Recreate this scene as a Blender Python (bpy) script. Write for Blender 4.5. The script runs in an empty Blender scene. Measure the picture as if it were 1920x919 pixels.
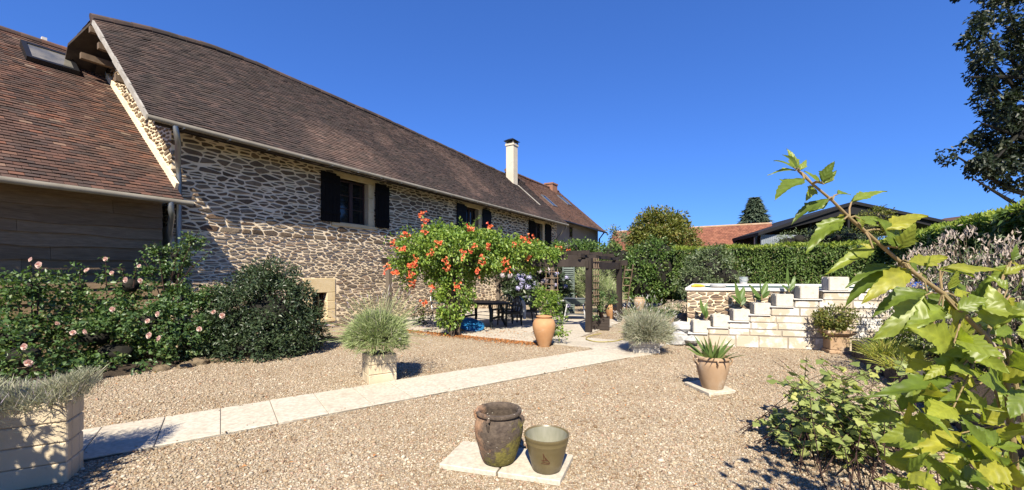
import bpy, bmesh, math, random
import numpy as np
from mathutils import Vector, Matrix
R = math.radians
rng = np.random.default_rng(7)
random.seed(7)
SC = bpy.context.scene
COL = SC.collection

# ------------------------------------------------------------------ camera, sky, sun, exposure
cam = bpy.data.objects.new('camera', bpy.data.cameras.new('camera'))
COL.objects.link(cam)
cam.location = (0, 0, 1.6)
cam.rotation_euler = (R(90), 0, 0)
cam.data.sensor_width = 36
cam.data.lens = 14.25
cam.data.shift_y = 0.0273
cam.data.clip_start = 0.05
cam.data.clip_end = 3000
SC.camera = cam

SUN_EL = R(45)
SUN_DIR = Vector((-0.07, -0.9975, 0)).normalized()      # horizontal direction towards the sun
world = bpy.data.worlds.new('World')
SC.world = world
world.use_nodes = True
wn = world.node_tree
for nd in list(wn.nodes):
    wn.nodes.remove(nd)
sky = wn.nodes.new('ShaderNodeTexSky')
sky.sky_type = 'NISHITA'
sky.sun_disc = False
sky.sun_elevation = SUN_EL
sky.sun_rotation = math.atan2(SUN_DIR.x, SUN_DIR.y)
sky.air_density = 1.0
sky.dust_density = 0.0
sky.ozone_density = 3.0
hs = wn.nodes.new('ShaderNodeGamma')              # evens out the sky between zenith and horizon
hs.inputs['Gamma'].default_value = 0.75
tint = wn.nodes.new('ShaderNodeMix')
tint.data_type = 'RGBA'; tint.blend_type = 'MULTIPLY'; tint.clamp_result = False
tint.inputs[0].default_value = 1.0
tint.inputs[7].default_value = (0.40, 0.79, 1.68, 1)
bg = wn.nodes.new('ShaderNodeBackground')
bg.inputs['Strength'].default_value = 0.070
wo = wn.nodes.new('ShaderNodeOutputWorld')
wn.links.new(sky.outputs[0], hs.inputs['Color'])
wn.links.new(hs.outputs[0], tint.inputs[6])
wn.links.new(tint.outputs[2], bg.inputs['Color'])
wn.links.new(bg.outputs[0], wo.inputs['Surface'])

sl = bpy.data.lights.new('sun', 'SUN')
sl.energy = 5.0
sl.angle = R(0.5)
sl.color = (1.0, 0.91, 0.77)
sun = bpy.data.objects.new('sun', sl)
COL.objects.link(sun)
tosun = Vector((SUN_DIR.x * math.cos(SUN_EL), SUN_DIR.y * math.cos(SUN_EL), math.sin(SUN_EL)))
sun.rotation_euler = tosun.to_track_quat('Z', 'Y').to_euler()
sun.location = tosun * 60

SC.render.engine = 'CYCLES'
SC.cycles.use_denoising = True
SC.cycles.max_bounces = 8
SC.cycles.diffuse_bounces = 4
SC.cycles.transparent_max_bounces = 8
SC.view_settings.view_transform = 'Standard'
SC.view_settings.look = 'None'
SC.view_settings.gamma = 1
SC.view_settings.use_curve_mapping = False
SC.view_settings.exposure = 1.2

# ------------------------------------------------------------------ coordinates
HA = math.atan(460 / 760)
DX, DY = math.sin(HA), math.cos(HA)          # along the house (away from the camera)
NX, NY = math.cos(HA), -math.sin(HA)         # out of its front wall
def H(s, m, z=0.0):
    return (s * DX + m * NX, s * DY + m * NY, z)
def pxp(px, py, Y):
    """a point of the place: where the ray through a pixel reaches the depth Y"""
    return np.array([(px - 960) / 760 * Y, Y, 1.6 + (512 - py) / 760 * Y])
def gnd(px, py, z=0.0):
    Y = 760 * (1.6 - z) / (py - 512)
    return np.array([(px - 960) / 760 * Y, Y, z])

# ------------------------------------------------------------------ materials
def new_mat(name):
    m = bpy.data.materials.new(name)
    m.use_nodes = True
    nt = m.node_tree
    b = nt.nodes['Principled BSDF']
    return m, nt, b
def N(nt, typ, **kw):
    n = nt.nodes.new(typ)
    for k, v in kw.items():
        if k in n.inputs.keys():
            n.inputs[k].default_value = v
        else:
            setattr(n, k, v)
    return n
def L(nt, a, b):
    nt.links.new(a, b)
def ramp(nt, fac, stops, interp='LINEAR'):
    r = nt.nodes.new('ShaderNodeValToRGB')
    r.color_ramp.interpolation = interp
    e = r.color_ramp.elements
    while len(e) < len(stops):
        e.new(0.5)
    for el, (p, c) in zip(e, stops):
        el.position = p
        el.color = (c[0], c[1], c[2], 1) if not isinstance(c, (int, float)) else (c, c, c, 1)
    L(nt, fac, r.inputs[0])
    return r.outputs[0]
def mixc(nt, fac, a, b, mode='MIX'):
    m = nt.nodes.new('ShaderNodeMix')
    m.data_type = 'RGBA'
    m.blend_type = mode
    m.clamp_factor = True
    for s, v in ((m.inputs[0], fac), (m.inputs[6], a), (m.inputs[7], b)):
        if hasattr(v, 'is_linked'):
            L(nt, v, s)
        elif isinstance(v, (int, float)):
            s.default_value = v if s == m.inputs[0] else (v, v, v, 1)
        else:
            s.default_value = (*v, 1)
    return m.outputs[2]
def coords(nt, scale=(1, 1, 1), kind='Object'):
    tc = nt.nodes.new('ShaderNodeTexCoord')
    mp = nt.nodes.new('ShaderNodeMapping')
    mp.inputs['Scale'].default_value = scale
    L(nt, tc.outputs[kind], mp.inputs[0])
    return mp.outputs[0]
def noise(nt, co, scale, detail=6, rough=.6, dist=0.0):
    n = N(nt, 'ShaderNodeTexNoise', Scale=scale, Detail=detail, Roughness=rough, Distortion=dist)
    L(nt, co, n.inputs['Vector'])
    return n.outputs[0]
ALB = 0.60
def dim(c):
    return tuple(x * ALB for x in c)
def M(name, c1, c2=None, scale=3.0, rough=.85, bump=.25, bscale=40, bdist=.01, isl=None, islmix=.8, metal=0, spec=.3,
      spots=None, spot_scale=6, spot_lo=.58, spot_hi=.68, sc3=(1, 1, 1), lo=.35, hi=.65, isl_interp='LINEAR'):
    m, nt, b = new_mat(name)
    co = coords(nt, sc3)
    c2 = c2 or tuple(x * .8 for x in c1)
    c1, c2 = dim(c1), dim(c2)
    isl = [dim(c) for c in isl] if isl else None
    spots = dim(spots) if spots else None
    col = ramp(nt, noise(nt, co, scale), [(lo, c1), (hi, c2)])
    if isl:
        g = nt.nodes.new('ShaderNodeNewGeometry')
        ic = ramp(nt, g.outputs['Random Per Island'], [(i / max(1, len(isl) - 1), c) for i, c in enumerate(isl)], isl_interp)
        col = mixc(nt, islmix, col, ic)
        nv = ramp(nt, noise(nt, co, bscale * .4), [(.3, .72), (.7, 1.18)])
        col = mixc(nt, 1.0, col, nv, 'MULTIPLY')
    if spots:
        f = ramp(nt, noise(nt, co, spot_scale, 8, .65), [(spot_lo, 0), (spot_hi, 1)])
        col = mixc(nt, f, col, spots)
    L(nt, col, b.inputs['Base Color'])
    b.inputs['Roughness'].default_value = rough
    b.inputs['Metallic'].default_value = metal
    b.inputs['Specular IOR Level'].default_value = spec
    if bump:
        bp = N(nt, 'ShaderNodeBump', Strength=bump, Distance=bdist)
        L(nt, noise(nt, co, bscale, 8, .65), bp.inputs['Height'])
        L(nt, bp.outputs[0], b.inputs['Normal'])
    return m
def leafmat(name, stops, trans=.3, tcol=None, rough=.45, spec=.35, vein=False):
    m, nt, b = new_mat(name)
    g = nt.nodes.new('ShaderNodeNewGeometry')
    col = ramp(nt, g.outputs['Random Per Island'], stops)
    if vein:
        tc = nt.nodes.new('ShaderNodeTexCoord')
        sep = nt.nodes.new('ShaderNodeSeparateXYZ')
        L(nt, tc.outputs['UV'], sep.inputs[0])
        ab = N(nt, 'ShaderNodeMath', operation='ABSOLUTE')
        L(nt, sep.outputs[1], ab.inputs[0])
        mu = N(nt, 'ShaderNodeMath', operation='MULTIPLY_ADD')
        L(nt, ab.outputs[0], mu.inputs[0]); mu.inputs[1].default_value = -0.9
        L(nt, sep.outputs[0], mu.inputs[2])
        m2 = N(nt, 'ShaderNodeMath', operation='MULTIPLY'); L(nt, mu.outputs[0], m2.inputs[0]); m2.inputs[1].default_value = 34.0
        sn = N(nt, 'ShaderNodeMath', operation='SINE'); L(nt, m2.outputs[0], sn.inputs[0])
        vf = ramp(nt, sn.outputs[0], [(.80, 0), (.98, 1)])
        mid = ramp(nt, ab.outputs[0], [(.012, 1), (.03, 0)])
        vv = N(nt, 'ShaderNodeMath', operation='MAXIMUM'); L(nt, vf, vv.inputs[0]); L(nt, mid, vv.inputs[1])
        light = mixc(nt, 1.0, col, (1.5, 1.4, 1.3), 'MULTIPLY')
        vm = N(nt, 'ShaderNodeMath', operation='MULTIPLY'); L(nt, vv.outputs[0], vm.inputs[0]); vm.inputs[1].default_value = .26
        col = mixc(nt, vm.outputs[0], col, light)
        blot = ramp(nt, noise(nt, coords(nt), 30, 4), [(.35, .74), (.7, 1.12)])
        col = mixc(nt, 1.0, col, blot, 'MULTIPLY')
        col = mixc(nt, ramp(nt, noise(nt, coords(nt), 70, 3), [(.70, 0), (.75, .8)]), col, (.12, .075, .02))
        bp = N(nt, 'ShaderNodeBump', Strength=.18, Distance=.002)
        L(nt, sn.outputs[0], bp.inputs['Height']); L(nt, bp.outputs[0], b.inputs['Normal'])
    L(nt, col, b.inputs['Base Color'])
    b.inputs['Roughness'].default_value = rough
    b.inputs['Specular IOR Level'].default_value = spec
    tr = nt.nodes.new('ShaderNodeBsdfTranslucent')
    tcx = mixc(nt, 1.0, col, tcol or (1.6, 1.7, .7), 'MULTIPLY')
    L(nt, tcx, tr.inputs[0])
    mx = nt.nodes.new('ShaderNodeMixShader')
    mx.inputs[0].default_value = trans
    L(nt, b.outputs[0], mx.inputs[1]); L(nt, tr.outputs[0], mx.inputs[2])
    L(nt, mx.outputs[0], nt.nodes['Material Output'].inputs['Surface'])
    return m

def gravel_palette():
    return [(p, (c[0] * .61, c[1] * .635, c[2] * .695)) for p, c in [(0, (.25, .165, .09)), (.18, (.44, .32, .19)), (.36, (.54, .43, .275)), (.52, (.34, .285, .20)), (.68, (.60, .50, .34)), (.84, (.74, .65, .48)), (.93, (.50, .33, .215)), (1, (.24, .18, .12))]]
def make_ground_mat():
    m, nt, b = new_mat('gravel_ground')
    co = coords(nt)
    v = N(nt, 'ShaderNodeTexVoronoi', Scale=78.0, Randomness=1.0)
    L(nt, co, v.inputs['Vector'])
    sp = nt.nodes.new('ShaderNodeSeparateColor')
    L(nt, v.outputs['Color'], sp.inputs[0])
    col = ramp(nt, sp.outputs[0], gravel_palette())
    gap = ramp(nt, v.outputs['Distance'], [(.4, 1.1), (.78, .72)])  # darker between the pebbles: the shade there is put into the colour
    col = mixc(nt, 1.0, col, gap, 'MULTIPLY')
    tint = ramp(nt, noise(nt, co, .9, 4), [(.35, (.90, .86, .80)), (.65, (1.06, 1.04, 1.0))])
    col = mixc(nt, 1.0, col, tint, 'MULTIPLY')
    # grass beyond the garden
    ln = N(nt, 'ShaderNodeVectorMath', operation='LENGTH'); L(nt, co, ln.inputs[0])
    mr = N(nt, 'ShaderNodeMapRange'); L(nt, ln.outputs['Value'], mr.inputs[0]); mr.inputs[1].default_value = 30; mr.inputs[2].default_value = 38
    gr = ramp(nt, noise(nt, co, .5), [(.3, (.05, .075, .02)), (.7, (.10, .12, .035))])
    col = mixc(nt, mr.outputs[0], col, gr)
    L(nt, col, b.inputs['Base Color'])
    b.inputs['Roughness'].default_value = .9
    b.inputs['Specular IOR Level'].default_value = .2
    inv = N(nt, 'ShaderNodeMath', operation='SUBTRACT'); inv.inputs[0].default_value = 1.0
    L(nt, v.outputs['Distance'], inv.inputs[1])
    bp = N(nt, 'ShaderNodeBump', Strength=.55, Distance=.01)
    L(nt, inv.outputs[0], bp.inputs['Height']); L(nt, bp.outputs[0], b.inputs['Normal'])
    return m

def roof_mat(name, stops, patch, patch_scale=.45, lo=.45, hi=.6, moss=(.03, .028, .022), mossamt=.55):
    """clay tiles: one tone per tile, large weathered patches and lichen over them"""
    stops = [(p, tuple(x * .62 for x in c)) for p, c in stops]; patch = [(p, tuple(x * .66 for x in c)) for p, c in patch]
    m, nt, b = new_mat(name)
    co = coords(nt)
    g = nt.nodes.new('ShaderNodeNewGeometry')
    col = ramp(nt, g.outputs['Random Per Island'], stops)
    pf = ramp(nt, noise(nt, co, patch_scale, 5, .55, .4), [(lo, 0), (hi, 1)])
    pcol = ramp(nt, g.outputs['Random Per Island'], patch)
    col = mixc(nt, pf, col, pcol)
    mf = ramp(nt, noise(nt, co, 2.2, 8, .7), [(.42, 0), (.68, mossamt)])
    col = mixc(nt, mf, col, moss)
    sp = ramp(nt, noise(nt, co, 14, 6, .7), [(.68, 0), (.76, .5)])
    col = mixc(nt, sp, col, (.30, .27, .22))
    L(nt, col, b.inputs['Base Color'])
    b.inputs['Roughness'].default_value = .9
    b.inputs['Specular IOR Level'].default_value = .2
    bp = N(nt, 'ShaderNodeBump', Strength=.35, Distance=.01)
    L(nt, noise(nt, co, 35, 6), bp.inputs['Height']); L(nt, bp.outputs[0], b.inputs['Normal'])
    return m

MT = {}
MT['ground'] = make_ground_mat()
m_, nt_, b_ = new_mat('pebble')
g_ = nt_.nodes.new('ShaderNodeNewGeometry')
pc_ = ramp(nt_, g_.outputs['Random Per Island'], gravel_palette())
pc_ = mixc(nt_, 1.0, pc_, ramp(nt_, noise(nt_, coords(nt_), 1.1, 5), [(.3, (.84, .78, .70)), (.7, (1.1, 1.08, 1.06))]), 'MULTIPLY')
L(nt_, pc_, b_.inputs['Base Color'])
b_.inputs['Roughness'].default_value = .8; b_.inputs['Specular IOR Level'].default_value = .25
MT['pebble'] = m_
MT['mortar'] = M('lime_mortar', (1.02, .84, .55), (1.2, 1.0, .70), 2.5, bump=.5, bscale=45, bdist=.012)
MT['stone'] = M('rubble_stone', (.10, .07, .045), (.2, .15, .1), 6, bump=.7, bscale=28, bdist=.02,
                isl=[(.10, .068, .042), (.25, .175, .105), (.16, .12, .085), (.34, .24, .15), (.12, .095, .072), (.40, .30, .19), (.19, .115, .068), (.28, .22, .15), (.50, .39, .26)], islmix=.85, spots=(.86, .70, .49), spot_scale=5.5, spot_lo=.62, spot_hi=.75)
MT['sunlitstone'] = M('sunlit_rubble_stone', (.30, .22, .14), (.42, .33, .22), 6, bump=.7, bscale=28, bdist=.02,  # lighter copy of the rubble stone: sunlight on the lower wall as colour
                isl=[(.26, .19, .12), (.46, .35, .23), (.34, .26, .18), (.56, .44, .30), (.24, .19, .14), (.62, .50, .36), (.36, .23, .14), (.48, .40, .30)], islmix=.85, spots=(.86, .70, .49), spot_scale=5.5, spot_lo=.60, spot_hi=.74)
MT['goldstone'] = M('golden_stone', (.25, .17, .09), (.36, .27, .17), 6, bump=.6, bscale=28, bdist=.02,
                isl=[(.20, .125, .07), (.33, .24, .14), (.25, .14, .075), (.40, .31, .2), (.28, .21, .14)], islmix=.8)
MT['poolstone'] = M('pool_wall_stone', (.25, .17, .09), (.36, .27, .17), 6, bump=.6, bscale=28, bdist=.02,
                isl=[(.22, .14, .085), (.42, .32, .22), (.30, .22, .15), (.48, .40, .31), (.34, .21, .13)], islmix=.8)
MT['limestone'] = M('yellow_limestone', (.84, .64, .34), (.94, .76, .46), 4, bump=.3, bscale=40)
MT['planter'] = M('cream_block', (.74, .61, .40), (.84, .71, .50), 3, bump=.3, bscale=60, spots=(.45, .38, .27), spot_scale=9, spot_lo=.6, spot_hi=.75)
MT['slab'] = M('cream_paving', (.68, .60, .46), (.76, .69, .56), 1.6, bump=.15, bscale=60, bdist=.004, isl=[(.68, .60, .47), (.77, .70, .57), (.72, .65, .51)], islmix=.5, spots=(.50, .42, .31), spot_scale=4, spot_lo=.54, spot_hi=.85)
MT['patio'] = M('patio_paving', (.58, .51, .40), (.70, .63, .51), 1.2, bump=.15, bscale=60, bdist=.004, isl=[(.56, .50, .40), (.69, .62, .51), (.62, .55, .44)], islmix=.5, spots=(.34, .29, .22), spot_scale=3.5, spot_lo=.56, spot_hi=.8)
MT['joint'] = M('joint_mortar', (.38, .33, .26), (.46, .41, .33), 4)
MT['soil'] = M('garden_soil', (.035, .024, .015), (.09, .065, .042), 5, bump=.8, bscale=30, bdist=.03)
MT['tile'] = roof_mat('old_brown_tiles', [(0, (.056, .043, .039)), (.3, (.098, .069, .060)), (.55, (.074, .057, .052)), (.8, (.135, .09, .074)), (1, (.060, .049, .046))],
                      [(0, (.14, .092, .074)), (.4, (.20, .128, .10)), (.7, (.11, .082, .068)), (1, (.25, .165, .13))], .30, .53, .63)
MT['redtile'] = roof_mat('mixed_red_tiles', [(0, (.18, .085, .058)), (.2, (.11, .072, .06)), (.4, (.21, .122, .09)), (.6, (.085, .064, .058)), (.8, (.18, .112, .088)), (.93, (.25, .11, .07)), (1, (.30, .22, .16))],
                      [(0, (.09, .06, .05)), (.4, (.17, .085, .06)), (.7, (.065, .048, .043)), (1, (.21, .105, .07))], .5, .42, .6, mossamt=.5)
MT['fartile'] = roof_mat('far_brown_tiles', [(0, (.14, .075, .052)), (.4, (.20, .108, .074)), (.7, (.11, .068, .052)), (1, (.24, .13, .088))],
                      [(0, (.16, .088, .062)), (1, (.22, .13, .09))], .3, .5, .6, mossamt=.35)
MT['orangetile'] = M('orange_red_tiles', (.27, .105, .062), (.34, .14, .085), .4, bump=.3, bscale=6, bdist=.03, isl=[(.22, .085, .055), (.31, .12, .07), (.38, .16, .095)], islmix=.7)
MT['deck'] = M('roof_underlay', (.05, .035, .025), (.09, .065, .045), 6)
MT['board'] = M('weathered_board', (.24, .165, .09), (.36, .26, .155), 2.2, bump=.5, bscale=16, bdist=.008, sc3=(1, 1, 9), isl=[(.23, .155, .085), (.35, .25, .15), (.28, .19, .11), (.18, .12, .07)], islmix=.5)
MT['zinc'] = M('zinc', (.36, .38, .38), (.46, .48, .47), 5, rough=.42, bump=.05, metal=.75, spec=.5)
MT['gutter'] = M('cream_gutter', (.28, .25, .19), (.36, .33, .26), 3, rough=.5, bump=.05)
MT['shutter'] = M('black_shutter_paint', (.010, .009, .008), (.015, .013, .012), 5, rough=.8, bump=.1, spec=.08)
MT['blueshutter'] = M('navy_shutter_paint', (.014, .018, .028), (.02, .025, .036), 5, rough=.7, bump=.1, spec=.12)
MT['frame'] = M('brown_window_frame', (.055, .024, .014), (.08, .035, .02), 6, rough=.5, bump=.1)
MT['glass'] = M('glass_over_dark_room', (.012, .014, .016), (.012, .014, .016), rough=.04, bump=0, spec=.7)  # opaque near-black: the dark rooms behind are put into the colour
MT['skyglass'] = M('skylight_glass', (.10, .11, .12), (.14, .15, .16), rough=.08, bump=0, spec=.9)
MT['blindglass'] = M('skylight_glass_over_blind', (.30, .27, .21), (.13, .13, .12), 2.2, rough=.07, bump=0, spec=.8)
MT['blind'] = M('cream_blind', (.55, .50, .40), (.60, .55, .45), 3, bump=.05)
MT['dark_metal'] = M('dark_metal', (.02, .02, .022), (.03, .03, .032), 4, rough=.45, bump=.05, metal=.3)
MT['white_render'] = M('white_render', (.72, .64, .50), (.80, .72, .58), 1.5, bump=.15, bscale=50, spots=(.5, .45, .38), spot_scale=2.5, spot_lo=.62, spot_hi=.8)
MT['grey_render'] = M('grey_render', (.30, .265, .22), (.38, .34, .29), 1.0, bump=.3, bscale=25)
MT['verge'] = M('lime_verge', (.55, .52, .46), (.38, .35, .30), 5, bump=.5, bscale=30)
MT['timber'] = M('roof_timber', (.16, .11, .07), (.24, .17, .11), 4, sc3=(6, 1, 1), bump=.3)
MT['brick'] = M('red_brick', (.30, .13, .08), (.40, .20, .13), 6, bump=.4, isl=[(.28, .12, .075), (.42, .22, .14), (.35, .16, .1)], islmix=.7)
MT['pergola'] = M('dark_stained_wood', (.030, .021, .016), (.062, .046, .036), 3, sc3=(1, 1, .35), rough=.7, bump=.4, bscale=30)
MT['greywood'] = M('grey_wood', (.15, .12, .095), (.24, .195, .15), 4, sc3=(1, 1, .3), bump=.4)
MT['lattice'] = M('weathered_lattice', (.24, .16, .10), (.34, .25, .17), 5, bump=.2)
MT['terracotta'] = M('terracotta', (.56, .29, .125), (.64, .37, .18), 4, rough=.75, bump=.12, bscale=50, spots=(.66, .48, .32), spot_scale=5, spot_lo=.6, spot_hi=.8)
MT['paleterra'] = M('pale_terracotta', (.50, .33, .19), (.60, .43, .28), 4, rough=.8, bump=.15, bscale=50, spots=(.66, .58, .46), spot_scale=4, spot_lo=.56, spot_hi=.72)
def old_terra():
    m, nt, b = new_mat('mossy_terracotta')
    co = coords(nt)
    sep = nt.nodes.new('ShaderNodeSeparateXYZ'); L(nt, co, sep.inputs[0])
    col = ramp(nt, noise(nt, co, 7, 7), [(.35, (.20, .105, .055)), (.6, (.29, .175, .10))])
    # grey black growth over most of the belly, on the side away from the left
    a = N(nt, 'ShaderNodeMath', operation='MULTIPLY_ADD'); L(nt, sep.outputs[0], a.inputs[0]); a.inputs[1].default_value = 2.2
    L(nt, noise(nt, co, 6, 8, .7), a.inputs[2])
    col = mixc(nt, ramp(nt, a.outputs[0], [(.12, 0), (.30, .95)]), col, ramp(nt, noise(nt, co, 30, 5), [(.35, (.026, .020, .015)), (.7, (.085, .066, .048))]))
    z = N(nt, 'ShaderNodeMath', operation='MULTIPLY_ADD'); L(nt, sep.outputs[2], z.inputs[0]); z.inputs[1].default_value = -2.0; L(nt, a.outputs[0], z.inputs[2])
    mo = N(nt, 'ShaderNodeMath', operation='ADD'); L(nt, z.outputs[0], mo.inputs[0]); L(nt, noise(nt, co, 12, 8, .7), mo.inputs[1])
    col = mixc(nt, ramp(nt, mo.outputs[0], [(.62, 0), (.80, .9)]), col, ramp(nt, noise(nt, co, 40, 5), [(.4, (.09, .08, .012)), (.7, (.19, .165, .03))]))
    sp = ramp(nt, noise(nt, co, 38, 3, .5), [(.70, 0), (.735, 1)])
    col = mixc(nt, sp, col, (.58, .54, .44))
    L(nt, col, b.inputs['Base Color']); b.inputs['Roughness'].default_value = .9
    bp = N(nt, 'ShaderNodeBump', Strength=.6, Distance=.008); L(nt, noise(nt, co, 45, 8), bp.inputs['Height']); L(nt, bp.outputs[0], b.inputs['Normal'])
    return m
MT['oldterra'] = old_terra()
MT['glaze'] = M('olive_glaze', (.16, .125, .055), (.22, .175, .085), 4, rough=.38, bump=.08, bscale=30, spec=.5, spots=(.10, .055, .03), spot_scale=9, spot_lo=.68, spot_hi=.74)
MT['glaze_in'] = M('pale_glaze', (.28, .28, .20), (.36, .35, .27), 4, rough=.4, bump=.05, sc3=(6, 6, 1))
MT['redmark'] = M('reddish_brush_mark', (.13, .045, .025), rough=.4, bump=0)
MT['rope'] = M('clay_handle', (.42, .22, .10), (.50, .30, .16), 5)
MT['lime_block'] = M('flaking_limewash', (.88, .83, .74), (.98, .95, .88), 2, bump=.4, bscale=30, spots=(.66, .56, .42), spot_scale=2.8, spot_lo=.47, spot_hi=.53,
                     isl=[(.80, .73, .60), (.98, .95, .88), (.88, .83, .73), (.68, .58, .44)], islmix=.45)
MT['white_stone'] = M('white_coping', (.76, .73, .67), (.82, .80, .75), 3, bump=.15, bscale=40)
MT['blockplanter'] = M('pale_rough_block', (.72, .67, .57), (.82, .77, .67), 5, bump=.5, bscale=30, bdist=.01, spots=(.42, .36, .27), spot_scale=7, spot_lo=.55, spot_hi=.75)
MT['water'] = M('pool_water', (.20, .55, .58), (.22, .58, .60), rough=.06, bump=.08, bscale=6, spec=.5)
MT['poolblue'] = M('blue_plastic', (.03, .10, .48), (.04, .13, .55), rough=.4, bump=0)
MT['yellow'] = M('yellow_plastic', (.72, .52, .03), (.75, .55, .05), rough=.4, bump=0)
MT['whiteplastic'] = M('white_plastic', (.72, .72, .70), rough=.45, bump=0)
MT['greenplastic'] = M('dark_green_plastic', (.012, .018, .018), (.016, .023, .023), rough=.45, bump=.05)
MT['blackplastic'] = M('black_plastic', (.012, .012, .013), rough=.45, bump=.05)
MT['bluefloat'] = M('blue_board_plastic', (.02, .16, .36), (.03, .19, .42), 3, rough=.35, bump=.03)
MT['cloth'] = M('grey_blue_cloth', (.34, .38, .42), (.44, .48, .52), 5, bump=.2)
MT['jade'] = M('grey_green_shutter', (.13, .17, .15), (.19, .23, .20), 5, bump=.2)
MT['hose'] = M('yellow_hose_rubber', (.48, .40, .10), rough=.5, bump=0)
MT['bark'] = M('bark', (.09, .065, .045), (.16, .12, .085), 6, sc3=(1, 1, .3), bump=.7, bscale=25, bdist=.02)
MT['shadewood'] = M('shaded_dark_wood', (.010, .010, .006), (.02, .018, .011), 10, bump=.6, bscale=30, bdist=.03)  # near-black: shade inside shrubs and hedges put into the wood colour
MT['sleeper'] = M('old_sleeper', (.055, .048, .042), (.14, .12, .105), 5, sc3=(1, 1, 6), bump=.7, bscale=22, bdist=.015)
MT['rock'] = M('edging_rock', (.17, .125, .075), (.30, .23, .14), 5, bump=.8, bscale=14, bdist=.03, spots=(.10, .085, .06), spot_scale=6)
MT['paleRock'] = M('bluish_white_rock', (.52, .52, .50), (.66, .65, .62), 5, bump=.8, bscale=14, bdist=.03, spots=(.30, .31, .32), spot_scale=7)
MT['barnblack'] = M('black_barn_roof', (.010, .010, .012), (.016, .016, .018), 1, bump=.1)
MT['corrugated'] = M('grey_corrugated_sheet', (.28, .32, .36), (.36, .40, .44), 1, rough=.5, bump=.1, metal=.2)
MT['hay'] = M('stacked_timber', (.42, .30, .18), (.5, .38, .25), 2)
# leaves
MT['l_hib'] = leafmat('hibiscus_leaf', [(0, (.09, .135, .018)), (.3, (.13, .18, .024)), (.6, (.17, .22, .03)), (.86, (.22, .26, .035)), (1, (.30, .31, .04))], .38, rough=.42, vein=True)
MT['l_hiby'] = leafmat('yellowing_hibiscus_leaf', [(0, (.22, .24, .028)), (.5, (.30, .29, .032)), (1, (.19, .23, .028))], .38, rough=.45, vein=True)
MT['l_vine'] = leafmat('trumpet_vine_leaf', [(0, (.07, .13, .022)), (.4, (.125, .20, .032)), (.75, (.18, .265, .042)), (1, (.25, .31, .06))], .3)
MT['l_rose'] = leafmat('rose_leaf', [(0, (.035, .07, .024)), (.4, (.055, .105, .032)), (.8, (.09, .15, .045)), (1, (.13, .15, .05))], .25, rough=.4)
MT['l_dark'] = leafmat('dark_shrub_leaf', [(0, (.022, .038, .018)), (.5, (.034, .055, .024)), (.9, (.055, .08, .035)), (1, (.09, .11, .05))], .15, rough=.38)
MT['l_laurel'] = leafmat('laurel_leaf', [(0, (.042, .085, .02)), (.5, (.07, .125, .028)), (.85, (.105, .165, .04)), (1, (.15, .19, .055))], .25, rough=.4)
MT['l_grey'] = leafmat('grey_green_leaf', [(0, (.07, .105, .048)), (.5, (.11, .15, .07)), (1, (.17, .20, .11))], .25)
MT['l_lav'] = leafmat('lavender_leaf', [(0, (.18, .24, .09)), (.5, (.28, .34, .14)), (.85, (.38, .42, .22)), (1, (.30, .26, .22))], .25, rough=.7, tcol=(1.2, 1.25, .8))
MT['l_lavg'] = leafmat('grey_lavender_leaf', [(0, (.22, .24, .15)), (.5, (.31, .32, .22)), (.85, (.40, .39, .29)), (1, (.28, .23, .17))], .25, rough=.8, tcol=(1.2, 1.2, .9))
MT['l_spike'] = leafmat('lavender_spike', [(0, (.20, .17, .15)), (.5, (.30, .27, .25)), (1, (.24, .20, .26))], .15, rough=.9, tcol=(1, 1, 1))
MT['l_white'] = leafmat('white_lavender_spike', [(0, (.45, .43, .40)), (.5, (.58, .56, .53)), (1, (.36, .32, .30))], .15, rough=.9, tcol=(1, 1, 1))
MT['l_hedge'] = leafmat('hedge_spray', [(0, (.038, .07, .014)), (.5, (.062, .108, .02)), (.9, (.092, .145, .026)), (1, (.14, .105, .055))], .18, rough=.6)
MT['l_hedgelit'] = leafmat('sunlit_hedge_spray', [(0, (.13, .19, .025)), (.5, (.19, .25, .033)), (1, (.26, .30, .05))], .35, rough=.6)  # brighter sprays: sun on the hedge tops put into the colour
MT['l_yellowbush'] = leafmat('yellow_green_leaf', [(0, (.075, .095, .02)), (.5, (.12, .14, .03)), (.85, (.17, .17, .04)), (1, (.20, .13, .045))], .3)
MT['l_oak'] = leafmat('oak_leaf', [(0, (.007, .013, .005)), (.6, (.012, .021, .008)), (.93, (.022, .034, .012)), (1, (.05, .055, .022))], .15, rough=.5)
MT['l_conifer'] = leafmat('fir_needles', [(0, (.04, .062, .042)), (.6, (.06, .088, .056)), (1, (.10, .125, .08))], .1)
MT['l_ivy'] = leafmat('young_shrub_leaf', [(0, (.13, .165, .045)), (.4, (.19, .235, .065)), (.8, (.25, .29, .095)), (1, (.32, .33, .09))], .3, rough=.5)
MT['l_grass'] = leafmat('lime_strap_leaf', [(0, (.16, .22, .04)), (.5, (.30, .33, .07)), (1, (.44, .38, .10))], .35)
MT['l_agave'] = leafmat('strap_leaf', [(0, (.07, .12, .03)), (.5, (.12, .18, .05)), (1, (.19, .23, .075))], .25)
MT['l_canna'] = leafmat('canna_leaf', [(0, (.06, .11, .03)), (.5, (.09, .15, .04)), (1, (.15, .20, .065))], .3)
MT['l_seed'] = leafmat('dry_flower_head', [(0, (.36, .30, .25)), (.5, (.48, .42, .36)), (1, (.30, .23, .17))], .25, rough=.9, tcol=(1.1, 1.05, .95))
MT['l_petals'] = leafmat('fallen_petals', [(0, (.30, .11, .03)), (.5, (.42, .18, .05)), (1, (.22, .09, .035))], .1, rough=.8)
MT['orange'] = leafmat('trumpet_flower', [(0, (.66, .12, .05)), (.5, (.74, .26, .10)), (1, (.70, .10, .07))], .3, tcol=(1.2, 1.0, .9))
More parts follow.
